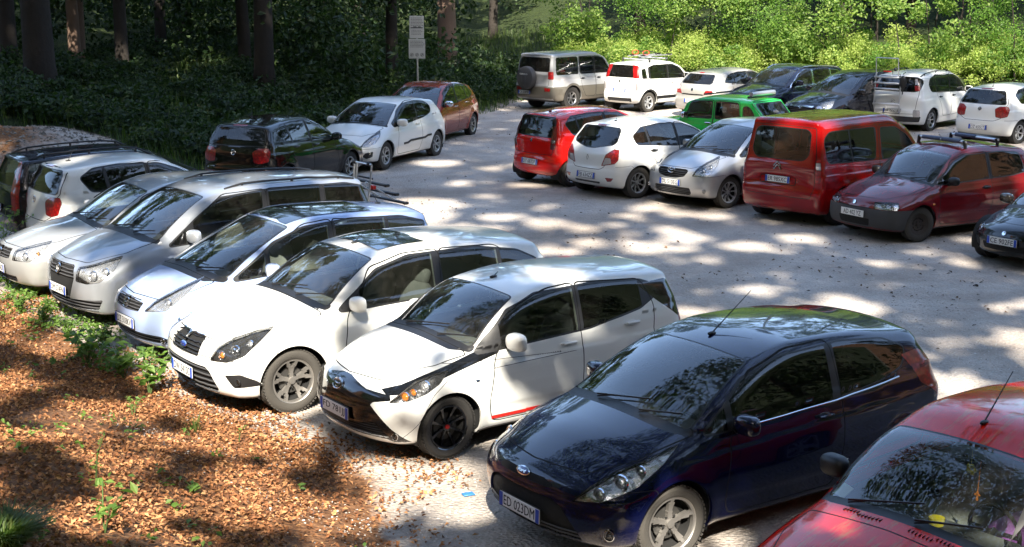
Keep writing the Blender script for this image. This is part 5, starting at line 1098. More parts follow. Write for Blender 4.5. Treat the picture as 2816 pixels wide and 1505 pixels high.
def car_astra():
    c = base(4.25, 1.753, 1.46, 2.614, .87, .315, (.08, .72), (.62, .90), (1.2, .99), (1.95, 1.375), (2.4, 1.46), (3.78, 1.36), (4.12, .98), (.94, 1.03),
      h=.042, paint=paint('champagne silver paint', (.46, .45, .42), .4, .3, .1), far=True, tw=.195, tail=.60,
      dlo=[dict(p=[(1.42, .94), (1.9, 1.25), (2.2, 1.35), (2.9, 1.365), (3.4, 1.28), (3.62, 1.08), (2.6, .99)], panes=[WF(1.5, 2.42, 'side', 0), WF(2.5, 3.14, 'side', 1), WF(3.18, 3.6, 'side')], tw=.010)],
      doors=[[(1.5, .9), (1.4, .42), (1.46, .27), (2.44, .27), (2.46, 1.38), (2.2, 1.38), (1.8, 1.25)], [(2.47, .27), (3.0, .27), (3.2, .65), (3.3, .9), (3.3, 1.32), (2.48, 1.38)]],
      rg=[(-.2, 1.03), (.60, 1.03), (.52, 1.29), (-.2, 1.29)],
      lamps=[dict(k='tl', n='tail_light', pj='rs', p=[(.50, .72), (.60, .84), (.88, .84), (.86, .74)], m='red', r=.02), dict(k='tr', n='reversing_light', pj='rs', p=[(.62, .86), (.70, .95), (.92, .97), (.89, .86)], m='wax', r=.02), dict(k='bl', n='brake_light', pj='rear', p=[(-.2, 1.33), (.09, 1.33), (.09, 1.36), (-.2, 1.36)], m='red', r=.01, mid=True)],
      badges=[('round', 'rs', 0, .86, .09)], rplate=(.52, 'DE 637DJ'), gaps=[('rear', [(-.3, .68), (.48, .70), (.62, .98), (.56, 1.34), (-.3, 1.35)])], areas=[('rs', [(-.2, .725), (.50, .725), (.50, .70), (-.2, .69)], 'seam', .004)],
      handles=[(2.3, .86, 'paint', 0), (3.1, .9, 'paint', 1)], mir=(1.6, .98))
    return build_car('parked_car', 'champagne silver hatchback seen from behind, third from the left in the back row', c, (7.02, 44.7, 40))
def car_suv():
    c = base(4.4, 1.80, 1.60, 2.63, .88, .335, (.08, .85), (.6, 1.0), (1.12, 1.09), (1.88, 1.50), (2.4, 1.60), (4.05, 1.52), (4.28, 1.1), (1.0, 1.06),
      h=.042, paint=paint('dark blue paint with chrome trim', (.006, .010, .030), .25, .2, .05), far=True, tw=.21,
      dlo=[dict(p=[(1.36, 1.01), (1.85, 1.36), (2.2, 1.49), (3.2, 1.49), (3.8, 1.40), (3.9, 1.12)], panes=[WF(1.45, 2.42, 'side', 0), WF(2.5, 3.3, 'side', 1), WF(3.36, 3.9, 'side')], trim='chrome', tw=.014)],
      doors=[[(1.5, .98), (1.4, .45), (2.44, .4), (2.46, 1.52), (2.1, 1.52), (1.75, 1.33)], [(2.47, .4), (3.0, .4), (3.2, .7), (3.34, 1.0), (3.34, 1.50), (2.48, 1.52)]],
      rg=[(-.2, 1.14), (.6, 1.14), (.55, 1.46), (-.2, 1.46)], lamps=[dict(k='hl', n='headlight', pj='fs', p=[(.52, .68), (.56, .84), (.95, .90), (1.28, .93), (1.2, .76), (.9, .66)], back='refl', bulbs=[(.85, .78, .05, 'refl')])],
      areas=[('fs', [(-.2, .82), (.46, .82), (.42, .62), (-.2, .60)], 'G_up', .02)], slats=[('G_up', 'chrome', 3, .62, .82)], plate=(.48, 'EK 331PA'), gaps=[('ws', [(.08, -.3), (.12, .5), (.4, .72), (1.0, .76), (1.03, -.3)])],
      handles=[(2.3, .93, 'paint', 0), (3.16, .95, 'paint', 1)], mir=(1.66, 1.14), mirs=1.05, wsy=(.74, .58), rails=(2.0, 3.9, .60, .03, 'chrome'))
    return build_car('parked_car', 'dark blue car with a chrome line round its side windows, facing the camera', c, (8.25, 43.3, -140))
def car_mpv():
    c = base(4.4, 1.80, 1.62, 2.70, .90, .325, (.08, .78), (.55, .95), (1.05, 1.06), (1.86, 1.50), (2.5, 1.62), (4.1, 1.54), (4.28, 1.1), (1.0, 1.06),
      h=.042, paint=paint('black blue paint', (.005, .006, .012), .2, .2, .05), far=True, tw=.20,
      dlo=[dict(p=[(1.28, 1.0), (1.8, 1.35), (2.15, 1.49), (3.4, 1.51), (3.95, 1.42), (4.0, 1.12)], panes=[WF(1.4, 2.42, 'side', 0), WF(2.5, 3.3, 'side', 1), WF(3.36, 4.0, 'priv')])],
      doors=[[(1.5, .98), (1.4, .45), (2.44, .4), (2.46, 1.53), (2.1, 1.52), (1.7, 1.3)], [(2.47, .4), (3.0, .4), (3.2, .7), (3.34, 1.0), (3.34, 1.52), (2.48, 1.53)]],
      rg=[(-.2, 1.14), (.6, 1.14), (.55, 1.46), (-.2, 1.46)], lamps=[dict(k='hl', n='headlight', pj='fs', p=[(.56, .62), (.62, .76), (.95, .86), (1.34, .92), (1.2, .72), (.9, .62)], back='refl', bulbs=[(.85, .73, .05, 'refl'), (1.05, .77, .045, 'refl')])],
      areas=[('fs', [(-.2, .74), (.50, .74), (.48, .70), (-.2, .69)], 'chrome', .01), ('fs', [(-.2, .67), (.46, .67), (.42, .52), (-.2, .50)], 'G_up', .02)], slats=[('G_up', 'black', 3, .52, .67)], badges=[('round', 'fs', 0, .71, .1)], plate=(.44, 'EL 904VC'), gaps=[('ws', [(.08, -.3), (.12, .5), (.4, .72), (.94, .76), (.96, -.3)])],
      handles=[(2.3, .93, 'paint', 0), (3.16, .95, 'paint', 1)], mir=(1.45, 1.09), mirs=1.05, wsy=(.74, .58))
    return build_car('parked_car', 'black people carrier facing the camera, just left of the ladder rack car', c, (9.65, 40.7, -143))
def car_c3p():
    c = base(4.08, 1.73, 1.64, 2.54, .80, .315, (.07, .82), (.5, .98), (.92, 1.07), (1.5, 1.50), (2.1, 1.64), (3.80, 1.56), (3.98, 1.08), (1.0, 1.06),
      h=.04, paint=P_white('white paint of the tall five-door', .1), far=True, tw=.195, roofw=.80, kg=.13, bt=.08, brl=.14, tail=.62,
      dlo=[dict(p=[(1.1, 1.01), (1.55, 1.38), (1.9, 1.50), (3.0, 1.52), (3.35, 1.44), (3.45, 1.30), (3.36, 1.10), (2.2, 1.05)], panes=[WF(1.25, 2.18, 'side', 0), WF(2.24, 3.02, 'side', 1), WF(3.06, 3.5, 'side')], r=.08)],
      doors=[[(1.25, 1.0), (1.2, .45), (2.2, .4), (2.21, 1.55), (1.85, 1.54), (1.45, 1.33)], [(2.22, .4), (2.7, .4), (2.85, .7), (3.04, 1.0), (3.04, 1.54), (2.22, 1.55)]],
      rg=[(-.2, 1.12), (.58, 1.12), (.70, 1.16), (.70, 1.42), (.56, 1.50), (-.2, 1.50)], rgm='priv',
      lamps=[dict(k='tl', n='tail_light', pj='rs', p=[(.74, 1.14), (.92, 1.14), (.92, 1.28), (.74, 1.28)], m='red'), dict(k='tr', n='reversing_light', pj='rs', p=[(.76, 1.30), (.90, 1.30), (.86, 1.46), (.78, 1.46)], m='wax'), dict(k='rf', n='fog_light', pj='rs', p=[(.66, .44), (.90, .44), (.90, .62), (.66, .62)], m='wax', r=.04)],
      areas=[('rs', [(-.2, .46), (.64, .44), (.94, .46), (.90, .30), (-.2, .28)], 'gloss', .04)], badges=[('chevrons', 'rs', 0, .86, .13)], rplate=(.60, 'ER 066LB'), rails=(1.9, 3.7, .60, .05, 'black'), gaps=[('rear', [(-.3, .50), (.62, .52), (.70, 1.0), (.66, 1.54), (-.3, 1.56)])],
      handles=[(2.06, .93, 'black', 0), (2.88, .95, 'black', 1)], mir=(1.3, 1.08), rim=dict(style=('plain', 7, .06, .03), rimmat='alloy'))
    root, s, on = build_car('parked_car', 'tall white five-door car seen from behind carrying a ladder-like bicycle rack', c, (11.82, 41.0, 48))
    mb = MB(); X = -2.12; y0 = .38
    for sd in (1, -1):
        mb.tube([(X+.06, sd*y0+.12, .52), (X-.02, sd*y0+.12, .75), (X+.02, sd*y0+.12, 1.55), (X+.08, sd*y0+.12, 1.60)], .020, n=8)
        mb.tube([(X-.04, sd*.33+.12, 1.50), (X-.10, sd*.33+.12, 2.02)], .014, n=8); mb.tube([(X+.02, sd*.30+.12, 1.52), (X+.34, sd*.34+.12, 1.62)], .010, n=6, m=1)
    mb.tube([(X-.10, -.33+.12, 2.02), (X-.10, .33+.12, 2.02)], .014, n=8)
    for z in (1.18, 1.34, 1.50): mb.box((X-.06, .12, z), (.08, .74, .045), bev=.01)
    mb.box((X-.04, .12, .76), (.06, .80, .06), bev=.01); mb.tube([(X-.06, .12, .72), (X-.06, .12, .62)], .02, n=6)
    for y in (-.1, .3): mb.tube([(X+.06, y+.12, 1.56), (X-.08, y+.05, 1.72)], .008, n=5, m=1)
    mb.box((X-.1, .1, 1.66), (.05, .22, .03), m=2); mb.ell((X-.06, -.12, 1.72), (.04, .05, .05), m=1); mb.ell((X-.02, -.34, 1.38), (.06, .10, .18), m=1); mb.box((X-.02, -.34, 1.2), (.03, .02, .3), m=1)
    o = mb.build('bicycle_rack', [M['alu'], M['black'], M['redp']]); o.matrix_world = root_matrix(root); tag(o, 'silver three-rung bicycle rack strapped to the tailgate of the white tall five-door car', 'bicycle rack')
    return root
def car_green():
    c = base(3.66, 1.485, 1.50, 2.42, .62, .30, (.06, .78), (.5, .92), (1.05, 1.0), (1.35, 1.40), (1.9, 1.50), (3.10, 1.46), (3.52, .95), (.98, .98),
      h=.036, ref=1, paint=paint('bright green paint', (.01, .46, .07), 0, .28, .06), far=True, tw=.15, roofw=.84, kl=.10, kg=.07, cr=.05, bn=.08, bw=.04, bt=.04, brl=.04, bp=5, tr=.02, tf=.02, tg=.01, crease=(.1, .004), lowcrease=(.3, .004), flare=.005,
      dlo=[dict(p=[(1.30, 1.0), (1.44, 1.37), (2.02, 1.385), (2.02, 1.0)], panes=[WF(1.2, 2.1, 'side', 0)], sl=0), dict(p=[(2.12, 1.0), (2.12, 1.385), (2.72, 1.375), (2.80, 1.0)], panes=[WF(2.1, 2.9, 'side', 1)], sl=0), dict(p=[(2.88, 1.0), (2.86, 1.30), (2.98, 1.32), (3.12, 1.20), (3.22, 1.0)], panes=[WF(2.8, 3.3, 'side')], sl=0, r=.08)],
      doors=[[(1.18, .98), (1.15, .35), (2.06, .3), (2.07, 1.42), (1.4, 1.42)], [(2.075, .3), (2.6, .35), (2.84, .9), (2.76, 1.42), (2.08, 1.42)]],
      rg=[(-.2, 1.0), (.56, 1.0), (.54, 1.38), (-.2, 1.38)], lamps=[dict(k='tl', n='tail_light', pj='rs', p=[(.6, .6), (.72, .6), (.72, .8), (.6, .8)], m='red')], mirrors=True, handles=[(1.95, .88, 'chrome', 0)], mirm='chrome', mir=(1.35, 1.05),
      gaps=[('rear', [(-.3, .5), (.62, .5), (.62, 1.42), (-.3, 1.43)])])
    root, s, on = build_car('parked_car', 'old bright green boxy car behind the white and silver hatchbacks', c, (4.93, 33.8, 138))
    mb = MB(); mb.tube([(-1.10, -.52, 1.58), (-1.10, .45, 1.58)], .055, n=14); mb.build('roof_roll', M['alu'], root)
    mb = MB(); mb.tube([(-1.10, -.56, 1.52), (-1.10, .56, 1.52)], .03, n=8); mb.tube([(.1, -.56, 1.53), (.1, .56, 1.53)], .02, n=8); mb.build('roof_bar', M['black'], root)
    return root
CARS = [car_focus, car_aygo, car_fiesta, car_red, car_jazz, car_touran, car_silver, car_polos, car_estate, car_207, car_c3, car_clio, car_yaris, car_sirion, car_berlingo, car_punto, car_roadster, car_terrano, car_panda, car_astra, car_suv, car_mpv, car_c3p, car_green]
for f in CARS: f()
# ================================================================ the ground
LOT = np.array([(-9.6, 21.8), (-7.9, 19.3), (-6.6, 17.6), (-5.3, 15.9), (-4.3, 14.4), (-3.2, 13.3), (-2.2, 12.3), (-1.35, 11.2), (-.75, 10.2), (.1, 9.0), (1.3, 7.3), (3, 5), (6, 1), (9, -4), (17, -4), (18, 14),
                (24, 29), (19, 41.3), (11, 46.8), (6.2, 51.0), (2.4, 52.2), (.2, 49.5), (-.9, 44.5), (-3.6, 38.3), (-4.5, 34.2), (-6.3, 30.2), (-8.2, 27.4), (-11.5, 25.2)])
class VN:
    """smooth value noise on a lattice"""
    def __init__(s, seed, n=256): s.g = np.random.default_rng(seed).random((n, n)); s.n = n
    def __call__(s, x, y):
        i = np.floor(x).astype(int); j = np.floor(y).astype(int); u = x-i; v = y-j; u = u*u*(3-2*u); v = v*v*(3-2*v); n = s.n; g = s.g
        return (g[i % n, j % n]*(1-u)+g[(i+1) % n, j % n]*u)*(1-v)+(g[i % n, (j+1) % n]*(1-u)+g[(i+1) % n, (j+1) % n]*u)*v
vn1, vn2, vn3 = VN(3), VN(5), VN(9)
LOTc = fillet(LOT, 1.5, 3)
def gz(x, y):
    x = np.asarray(x, float); y = np.asarray(y, float); d = psd(LOTc, x, y); e = np.maximum(d, 0)
    front = 1-sst(17, 24, y)                                     # bank the camera stands on
    right = sst(-3, 4, x)*sst(40, 48, y)
    zf = .20*e+.046*e**2; zf = np.where(zf > 2.55, 2.55+(zf-2.55)*.1, zf)
    back = .55*(1-np.exp(-e/1.6))+.10*e+sst(14, 45, e)*9
    rt = .5*(1-np.exp(-e/1.2))+.22*e+sst(10, 40, e)*6
    z = zf*front+(1-front)*(back*(1-right)+rt*right)
    mound = .34*np.exp(-(((x+10.6)/2.2)**2+((y-29.6)/1.8)**2))*(.7+.6*vn2(x*1.5, y*1.5))
    z = z+mound+(vn1(x*.9, y*.9)-.5)*.16*sst(0, 1.5, e)+(vn2(x*3.1, y*3.1)-.5)*.05*sst(0, .8, e)+(vn2(x*.35, y*.35)-.5)*.06*(d < 0)+(vn1(x*2.3+9, y*2.3)-.5)*.016*(d < 0)
    return z
def axis(a, b, fine0, fine1, f, k=1.16):
    p = list(np.arange(fine0, fine1, f)); s = f
    while p[-1] < b: s = min(s*k, 12); p.append(p[-1]+s)
    s = f
    while p[0] > a: s = min(s*k, 12); p.insert(0, p[0]-s)
    return np.array(p)
gx = axis(-160, 160, -12, 16, .16); gy = axis(-120, 260, 4, 40, .16)
GX, GY = np.meshgrid(gx, gy, indexing='ij'); GZ = gz(GX.ravel(), GY.ravel()).reshape(GX.shape)
n1, n2 = GX.shape; idx = np.arange(n1*n2).reshape(n1, n2)
GF = np.stack([idx[:-1, :-1], idx[1:, :-1], idx[1:, 1:], idx[:-1, 1:]], -1).reshape(-1, 4)
def ground_mat():
    m, nt, b = nmat('gravel and forest soil'); N = nt.nodes; L = nt.links
    geo = N.new('ShaderNodeNewGeometry'); pos = geo.outputs['Position']
    def noise(sc, det=4, rough=.55):
        n = N.new('ShaderNodeTexNoise'); n.inputs['Scale'].default_value = sc; n.inputs['Detail'].default_value = det; n.inputs['Roughness'].default_value = rough; L.new(pos, n.inputs['Vector']); return n.outputs[0]
    def ramp(src, stops):
        r = N.new('ShaderNodeValToRGB'); e = r.color_ramp.elements; e[0].position, e[0].color = stops[0][0], (*stops[0][1], 1); e[1].position, e[1].color = stops[-1][0], (*stops[-1][1], 1)
        for p, c in stops[1:-1]: k = e.new(p); k.color = (*c, 1)
        L.new(src, r.inputs[0]); return r.outputs[0]
    def mix(f, a, b_, mode='MIX'):
        x = N.new('ShaderNodeMix'); x.data_type = 'RGBA'; x.blend_type = mode
        for s_, i in ((f, 0), (a, 6), (b_, 7)):
            if hasattr(s_, 'links'): L.new(s_, x.inputs[i])
            else: x.inputs[i].default_value = s_ if i == 0 else (*s_, 1)
        return x.outputs[2]
    base_ = ramp(noise(1.1, 9, .62), [(.3, (.36, .32, .285)), (.5, (.44, .395, .355)), (.72, (.53, .48, .435))])
    fine = ramp(noise(42, 6, .7), [(.28, (.70, .68, .66)), (.5, (.97, .97, .97)), (.72, (1.22, 1.21, 1.18))])
    col = mix(1.0, base_, fine, 'MULTIPLY')
    vor = N.new('ShaderNodeTexVoronoi'); vor.inputs['Scale'].default_value = 26; L.new(pos, vor.inputs['Vector'])
    peb = ramp(vor.outputs['Distance'], [(.0, (.62, .60, .56)), (.22, (.48, .46, .42)), (.30, (.0, .0, .0))])
    pm = ramp(noise(5, 3), [(.45, (0, 0, 0)), (.62, (.55, .55, .55))])
    col = mix(pm, col, mix(.5, col, ramp(vor.outputs['Color'], [(.0, (.12, .11, .10)), (1., (.55, .53, .49))])))
    # tyre-packed darker, browner lanes and damp stains
    st = ramp(noise(.33, 5, .6), [(.36, (1.08, 1.08, 1.08)), (.50, (.94, .92, .90)), (.66, (.72, .67, .62))]); col = mix(1., col, st, 'MULTIPLY')
    att = N.new('ShaderNodeAttribute'); att.attribute_name = 'soil'; att.attribute_type = 'GEOMETRY'
    at2 = N.new('ShaderNodeAttribute'); at2.attribute_name = 'moss'; at2.attribute_type = 'GEOMETRY'
    soil = ramp(noise(14, 7, .7), [(.3, (.06, .030, .016)), (.5, (.17, .08, .036)), (.7, (.30, .16, .075))])
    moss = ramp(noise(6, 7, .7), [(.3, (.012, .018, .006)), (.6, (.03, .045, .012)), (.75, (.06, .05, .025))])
    def edge(a):
        ad = N.new('ShaderNodeMath'); ad.operation = 'MULTIPLY_ADD'; ad.inputs[1].default_value = .7; L.new(noise(3.2, 6, .7), ad.inputs[0]); L.new(a, ad.inputs[2])
        r = N.new('ShaderNodeMapRange'); r.inputs[1].default_value = .72; r.inputs[2].default_value = .98; L.new(ad.outputs[0], r.inputs[0]); return r.outputs[0]
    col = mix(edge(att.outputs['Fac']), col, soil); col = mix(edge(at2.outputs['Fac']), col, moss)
    L.new(col, b.inputs['Base Color']); b.inputs['Roughness'].default_value = .95; b.inputs['Specular IOR Level'].default_value = .2
    h = N.new('ShaderNodeMath'); h.operation = 'MULTIPLY_ADD'; h.inputs[1].default_value = .6; L.new(noise(30, 8, .75), h.inputs[0]); L.new(vor.outputs['Distance'], h.inputs[2])
    bp = N.new('ShaderNodeBump'); bp.inputs['Strength'].default_value = .7; bp.inputs['Distance'].default_value = .03; L.new(h.outputs[0], bp.inputs['Height']); L.new(bp.outputs[0], b.inputs['Normal'])
    return m
gme = mkmesh('ground', np.stack([GX.ravel(), GY.ravel(), GZ.ravel()], 1), GF, [ground_mat()])
Gd = psd(LOTc, GX.ravel(), GY.ravel())
nearb = sst(2.5, 5, GY.ravel()); soilv = .72*np.exp(-((GX.ravel()+10.8)/2.2)**2-((GY.ravel()-29.2)/2.6)**2)+sst(-.35, .55, Gd+.6*sst(10.2, 12, GY.ravel()))*(1-sst(20, 25, GY.ravel()))*nearb; mossv = sst(-.6, .8, Gd)*np.maximum(sst(20, 25, GY.ravel()), 1-nearb)  # dark moss tone behind the viewpoint is added to darken window reflections
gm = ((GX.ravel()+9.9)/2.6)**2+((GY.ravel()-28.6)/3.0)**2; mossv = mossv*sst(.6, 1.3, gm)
for nm, v in (('soil', soilv), ('moss', mossv)):
    a = gme.attributes.new(nm, 'FLOAT', 'POINT'); a.data.foreach_set('value', v.astype(np.float32))
tag(link('ground', gme), kind='structure')
# ================================================================ leaves
def leafmat(name, cols, trans=.35, rough=.5, sat=1):
    m, nt, b = nmat(name); N = nt.nodes; L = nt.links
    g = N.new('ShaderNodeNewGeometry'); r = N.new('ShaderNodeValToRGB'); e = r.color_ramp.elements
    for i, c in enumerate(cols):
        k = e[i] if i < 2 else e.new(.5)
        k.position = i/(len(cols)-1); k.color = (*c, 1)
    L.new(g.outputs['Random Per Island'], r.inputs[0]); L.new(r.outputs[0], b.inputs['Base Color']); b.inputs['Roughness'].default_value = rough; b.inputs['Specular IOR Level'].default_value = .35
    if trans:
        t = N.new('ShaderNodeBsdfTranslucent'); mm = N.new('ShaderNodeMix'); mm.data_type = 'RGBA'; mm.blend_type = 'MULTIPLY'; mm.inputs[0].default_value = 1; L.new(r.outputs[0], mm.inputs[6]); mm.inputs[7].default_value = (1.5, 1.7, .7, 1)
        L.new(mm.outputs[2], t.inputs[0]); ms = N.new('ShaderNodeMixShader'); ms.inputs[0].default_value = trans; L.new(b.outputs[0], ms.inputs[1]); L.new(t.outputs[0], ms.inputs[2]); L.new(ms.outputs[0], N['Material Output'].inputs[0])
    return m
def unit(v): return v/(np.linalg.norm(v, axis=-1, keepdims=True)+1e-9)
def leaf_arrays(P, size, nrm=None, spread=1., asp=.62, fold=.18, r=rng):
    """folded diamond leaves: P (n,3), size scalar or (n,), nrm mean normal"""
    n = len(P); size = np.broadcast_to(size, (n,)).astype(float)*r.uniform(.65, 1.35, n)
    a = r.normal(size=(n, 3))*spread
    if nrm is not None: a = a+np.asarray(nrm, float)
    a = unit(a); d = unit(np.cross(a, r.normal(size=(n, 3)))); s = np.cross(a, d); h = size[:, None]
    V = np.stack([P-d*h*.5, P+s*h*.5*asp+a*h*fold-d*h*.08, P+d*h*.5+a*h*fold*.3, P-s*h*.5*asp+a*h*fold-d*h*.08], 1).reshape(-1, 3)
    i = np.arange(n)[:, None]*4; F = np.concatenate([i+[0, 1, 2], i+[0, 2, 3]], 1).reshape(-1, 3); return V, F
def leaf_obj(name, P, size, mat, parent=None, **k):
    V, F = leaf_arrays(P, size, **k); return link(name, mkmesh(name, V, F, [mat], smooth=False), parent)
LM = {}
LM['sun'] = leafmat('broadleaf green', [(.06, .125, .022), (.14, .225, .045), (.28, .36, .10)], .5)  # leaf colours raised so the shrubs look sunlit
LM['dark'] = leafmat('shade-darkened foliage', [(.009, .024, .007), (.022, .046, .013), (.052, .085, .026)], .35)  # shade of the wood and verge is put into these darker leaf colours
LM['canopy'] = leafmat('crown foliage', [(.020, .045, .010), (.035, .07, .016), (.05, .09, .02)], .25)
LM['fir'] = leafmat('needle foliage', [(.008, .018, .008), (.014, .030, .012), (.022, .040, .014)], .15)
LM['weed'] = leafmat('weed leaves', [(.06, .12, .02), (.10, .19, .035), (.16, .24, .05)], .4)
LM['grass'] = leafmat('grass blades', [(.035, .07, .014), (.06, .11, .02), (.12, .15, .04)], .35)
LM['litter'] = leafmat('dry beech leaves', [(.085, .036, .017), (.29, .12, .048), (.50, .27, .125)], .12, .8)
LM['litter2'] = leafmat('dark fallen leaves', [(.035, .022, .014), (.08, .05, .03), (.18, .11, .06)], 0, .8)
BARK = simple('bark', (.024, .019, .015), .95, bump=.9, bscale=9)
BARKP = simple('pale sunlit bark', (.16, .105, .075), .95, bump=.9, bscale=9)  # sunlight on the close pair of trunks is put into this lighter colour
STEM = simple('green stem', (.07, .12, .03), .7)
# ---- leaf litter on the bank
def scatter(n, x0, x1, y0, y1, keep, r=rng):
    x = r.uniform(x0, x1, n); y = r.uniform(y0, y1, n); k = keep(x, y); x, y = x[k], y[k]; return x, y
def keep_l(x, y):
    d = psd(LOTc, x, y)+.75*sst(10.2, 12, y); p = sst(-.45, .6, d+(vn2(x*1.7, y*1.7)-.5)*1.1)*(1-.92*sst(18, 21.5, y)); bare = sst(.60, .74, vn3(x*.8+4, y*.8)); return rng.random(len(x)) < p*(1-.8*bare)
x, y = scatter(250000, -9, 4, 5.2, 22, keep_l); m = (np.abs(x) < .42*y+1.2); x, y = x[m], y[m]
z = gz(x, y)+rng.uniform(.002, .035, len(x)); tag(leaf_obj('leaf_litter', np.stack([x, y, z], 1), .042, LM['litter'], nrm=(0, 0, 1.3), spread=.6, asp=.6, fold=.28), 'copper brown dead beech leaves covering the bank in the left foreground', 'leaf litter', kind='stuff')
x, y = scatter(10000, -12, 17, 8, 50, lambda x, y: (psd(LOTc, x, y) < 0) & (rng.random(len(x)) < .12+.9*sst(.55, .75, vn1(x*.7, y*.7))) & (np.abs(x) < .4*y+1))
z = gz(x, y)+rng.uniform(.004, .016, len(x)); tag(leaf_obj('fallen_leaves', np.stack([x, y, z], 1), .055, LM['litter2'], nrm=(0, 0, 2), spread=.6), 'small dark dead leaves scattered over the gravel', 'fallen leaves', kind='stuff')
# ---- stones
def stones(name, x, y, smin, smax, mat, label, cat):
    n = len(x); s = rng.uniform(smin, smax, n)*rng.uniform(.6, 1, n)
    base_ = np.array([(1, 0, 0), (.3, .95, 0), (-.8, .6, 0), (-.8, -.6, 0), (.3, -.95, 0), (.05, .1, .62)])
    Rn = rng.uniform(.6, 1.25, (n, 6, 1)); a = rng.uniform(0, 6.28, n); ca, sa = np.cos(a)[:, None], np.sin(a)[:, None]
    B = base_[None]*Rn*s[:, None, None]; X = B[..., 0]*ca-B[..., 1]*sa*.8; Y = B[..., 0]*sa+B[..., 1]*ca*.8; Z = B[..., 2]+rng.uniform(-.1, .15, (n, 6))*s[:, None]
    V = np.stack([X+x[:, None], Y+y[:, None], Z+gz(x, y)[:, None]], -1).reshape(-1, 3); i = np.arange(n)[:, None]*6
    F = np.concatenate([i+[k, (k+1) % 5, 5] for k in range(5)], 1).reshape(-1, 3)
    tag(link(name, mkmesh(name, V, F, [mat], smooth=False)), label, cat, kind='stuff')
ST = leafmat('limestone chips', [(.20, .19, .17), (.38, .36, .33), (.58, .56, .52)], 0, .9)
x, y = scatter(60000, -9, 6, 8, 24, lambda x, y: (psd(LOTc, x, y) < .9) & (np.abs(x) < .42*y+1) & (rng.random(len(x)) < (.25+.75*sst(.45, .65, vn2(x*1.3, y*1.3)))*(1-.75*sst(13, 22, y))))
stones('gravel', x, y, .006, .020, ST, 'pale limestone chips lying loose on the near ground', 'gravel')
x, y = scatter(5200, -12.5, -5.5, 24.5, 33, lambda x, y: (((x+9.6)/2.6)**2+((y-28.6)/3.0)**2 < 1) & (rng.random(len(x)) < .8))
stones('rubble', x, y, .02, .07, leafmat('dusty rubble', [(.06, .05, .04), (.13, .11, .09), (.28, .25, .21)], 0, .9), 'grey rubble on the low mound at the left edge beyond the cars', 'rubble')
# ---- undergrowth masses
def blob_leaves(n, cen, rad, r=rng, shell=.55):
    u = unit(r.normal(size=(n, 3))); q = r.uniform(shell, 1, n)[:, None]**.7; return np.array(cen)+u*q*np.array(rad)
def along(pts, n, r=rng):
    pts = np.array(pts, float); sg = np.linalg.norm(np.diff(pts, axis=0), axis=1); c = np.concatenate([[0], np.cumsum(sg)]); t = r.uniform(0, c[-1], n); return np.stack([np.interp(t, c, pts[:, k]) for k in range(2)], 1), t
# clumps of shrubs behind the back row: three kinds of leaf, with gaps left dark between them
HL = [(1.2, 53.2), (2.6, 53.4), (6.9, 52.2), (12, 48.2), (20, 42.6), (31, 34.5)]
LM['pale'] = leafmat('pale yellow green leaves', [(.14, .20, .04), (.28, .36, .08), (.42, .48, .16)], .5)
LM['mid'] = leafmat('mid green leaves', [(.05, .11, .018), (.10, .20, .035), (.19, .30, .06)], .5)
PP = {0: [], 1: [], 2: []}
cs, t = along(HL, 1700)
for k in range(1700):
    low = rng.random() < .45; dpt = rng.random()*2.5 if low else rng.random()**1.1*9; cx, cy_ = cs[k]+np.array((.55, .83))*dpt; g = float(gz([cx], [cy_])[0])
    gap = float(vn3(np.array([t[k]*.55]), np.array([dpt*.5+2]))[0])
    if not low and gap < .22: continue
    hgt = rng.uniform(.1, .9) if low else rng.uniform(.9, 3.2)+dpt*.6; rr = rng.uniform(.28, .6) if low else rng.uniform(.35, 1.0)
    sp = 0 if low and rng.random() < .7 else (1 if vn2(np.array([t[k]*.4]), np.array([hgt*.6]))[0] > .5 else 2)
    PP[sp].append(blob_leaves(int((600 if sp == 0 else 520)*rr), (cx, cy_, g+hgt), (rr, rr, rr*rng.uniform(.55, 1.1)), shell=.25))
for sp, (sz, mt, lb) in enumerate(((.075, 'pale', 'pale yellow-green low shrubs right behind the back row of cars'), (.115, 'sun', 'sunlit broad-leaved shrubs rising behind the back row of cars'), (.095, 'mid', 'mid green bushes mixed through the shrubs behind the back row'))):
    tag(leaf_obj('shrub_foliage', np.concatenate(PP[sp]), sz, LM[mt], nrm=(0, -.5, .6), spread=.8, asp=(.5, .7, .45)[sp]), lb, 'shrubs', kind='stuff')
mb = MB(); cs, t = along(HL, 70)
for k in range(70):
    dpt = rng.uniform(.3, 6); cx, cy_ = cs[k]+np.array((.55, .83))*dpt; g = float(gz([cx], [cy_])[0]); h = rng.uniform(1.2, 4.5); dx, dy = rng.normal(0, .35, 2)
    mb.tube([(cx, cy_, g-.1), (cx+dx*.4, cy_+dy*.4, g+h*.5), (cx+dx, cy_+dy, g+h)], [.035, .025, .008], n=5)
tag(mb.build('shrub_stems', BARK), 'thin bare stems inside the shrubs behind the back row', 'stems', kind='stuff')
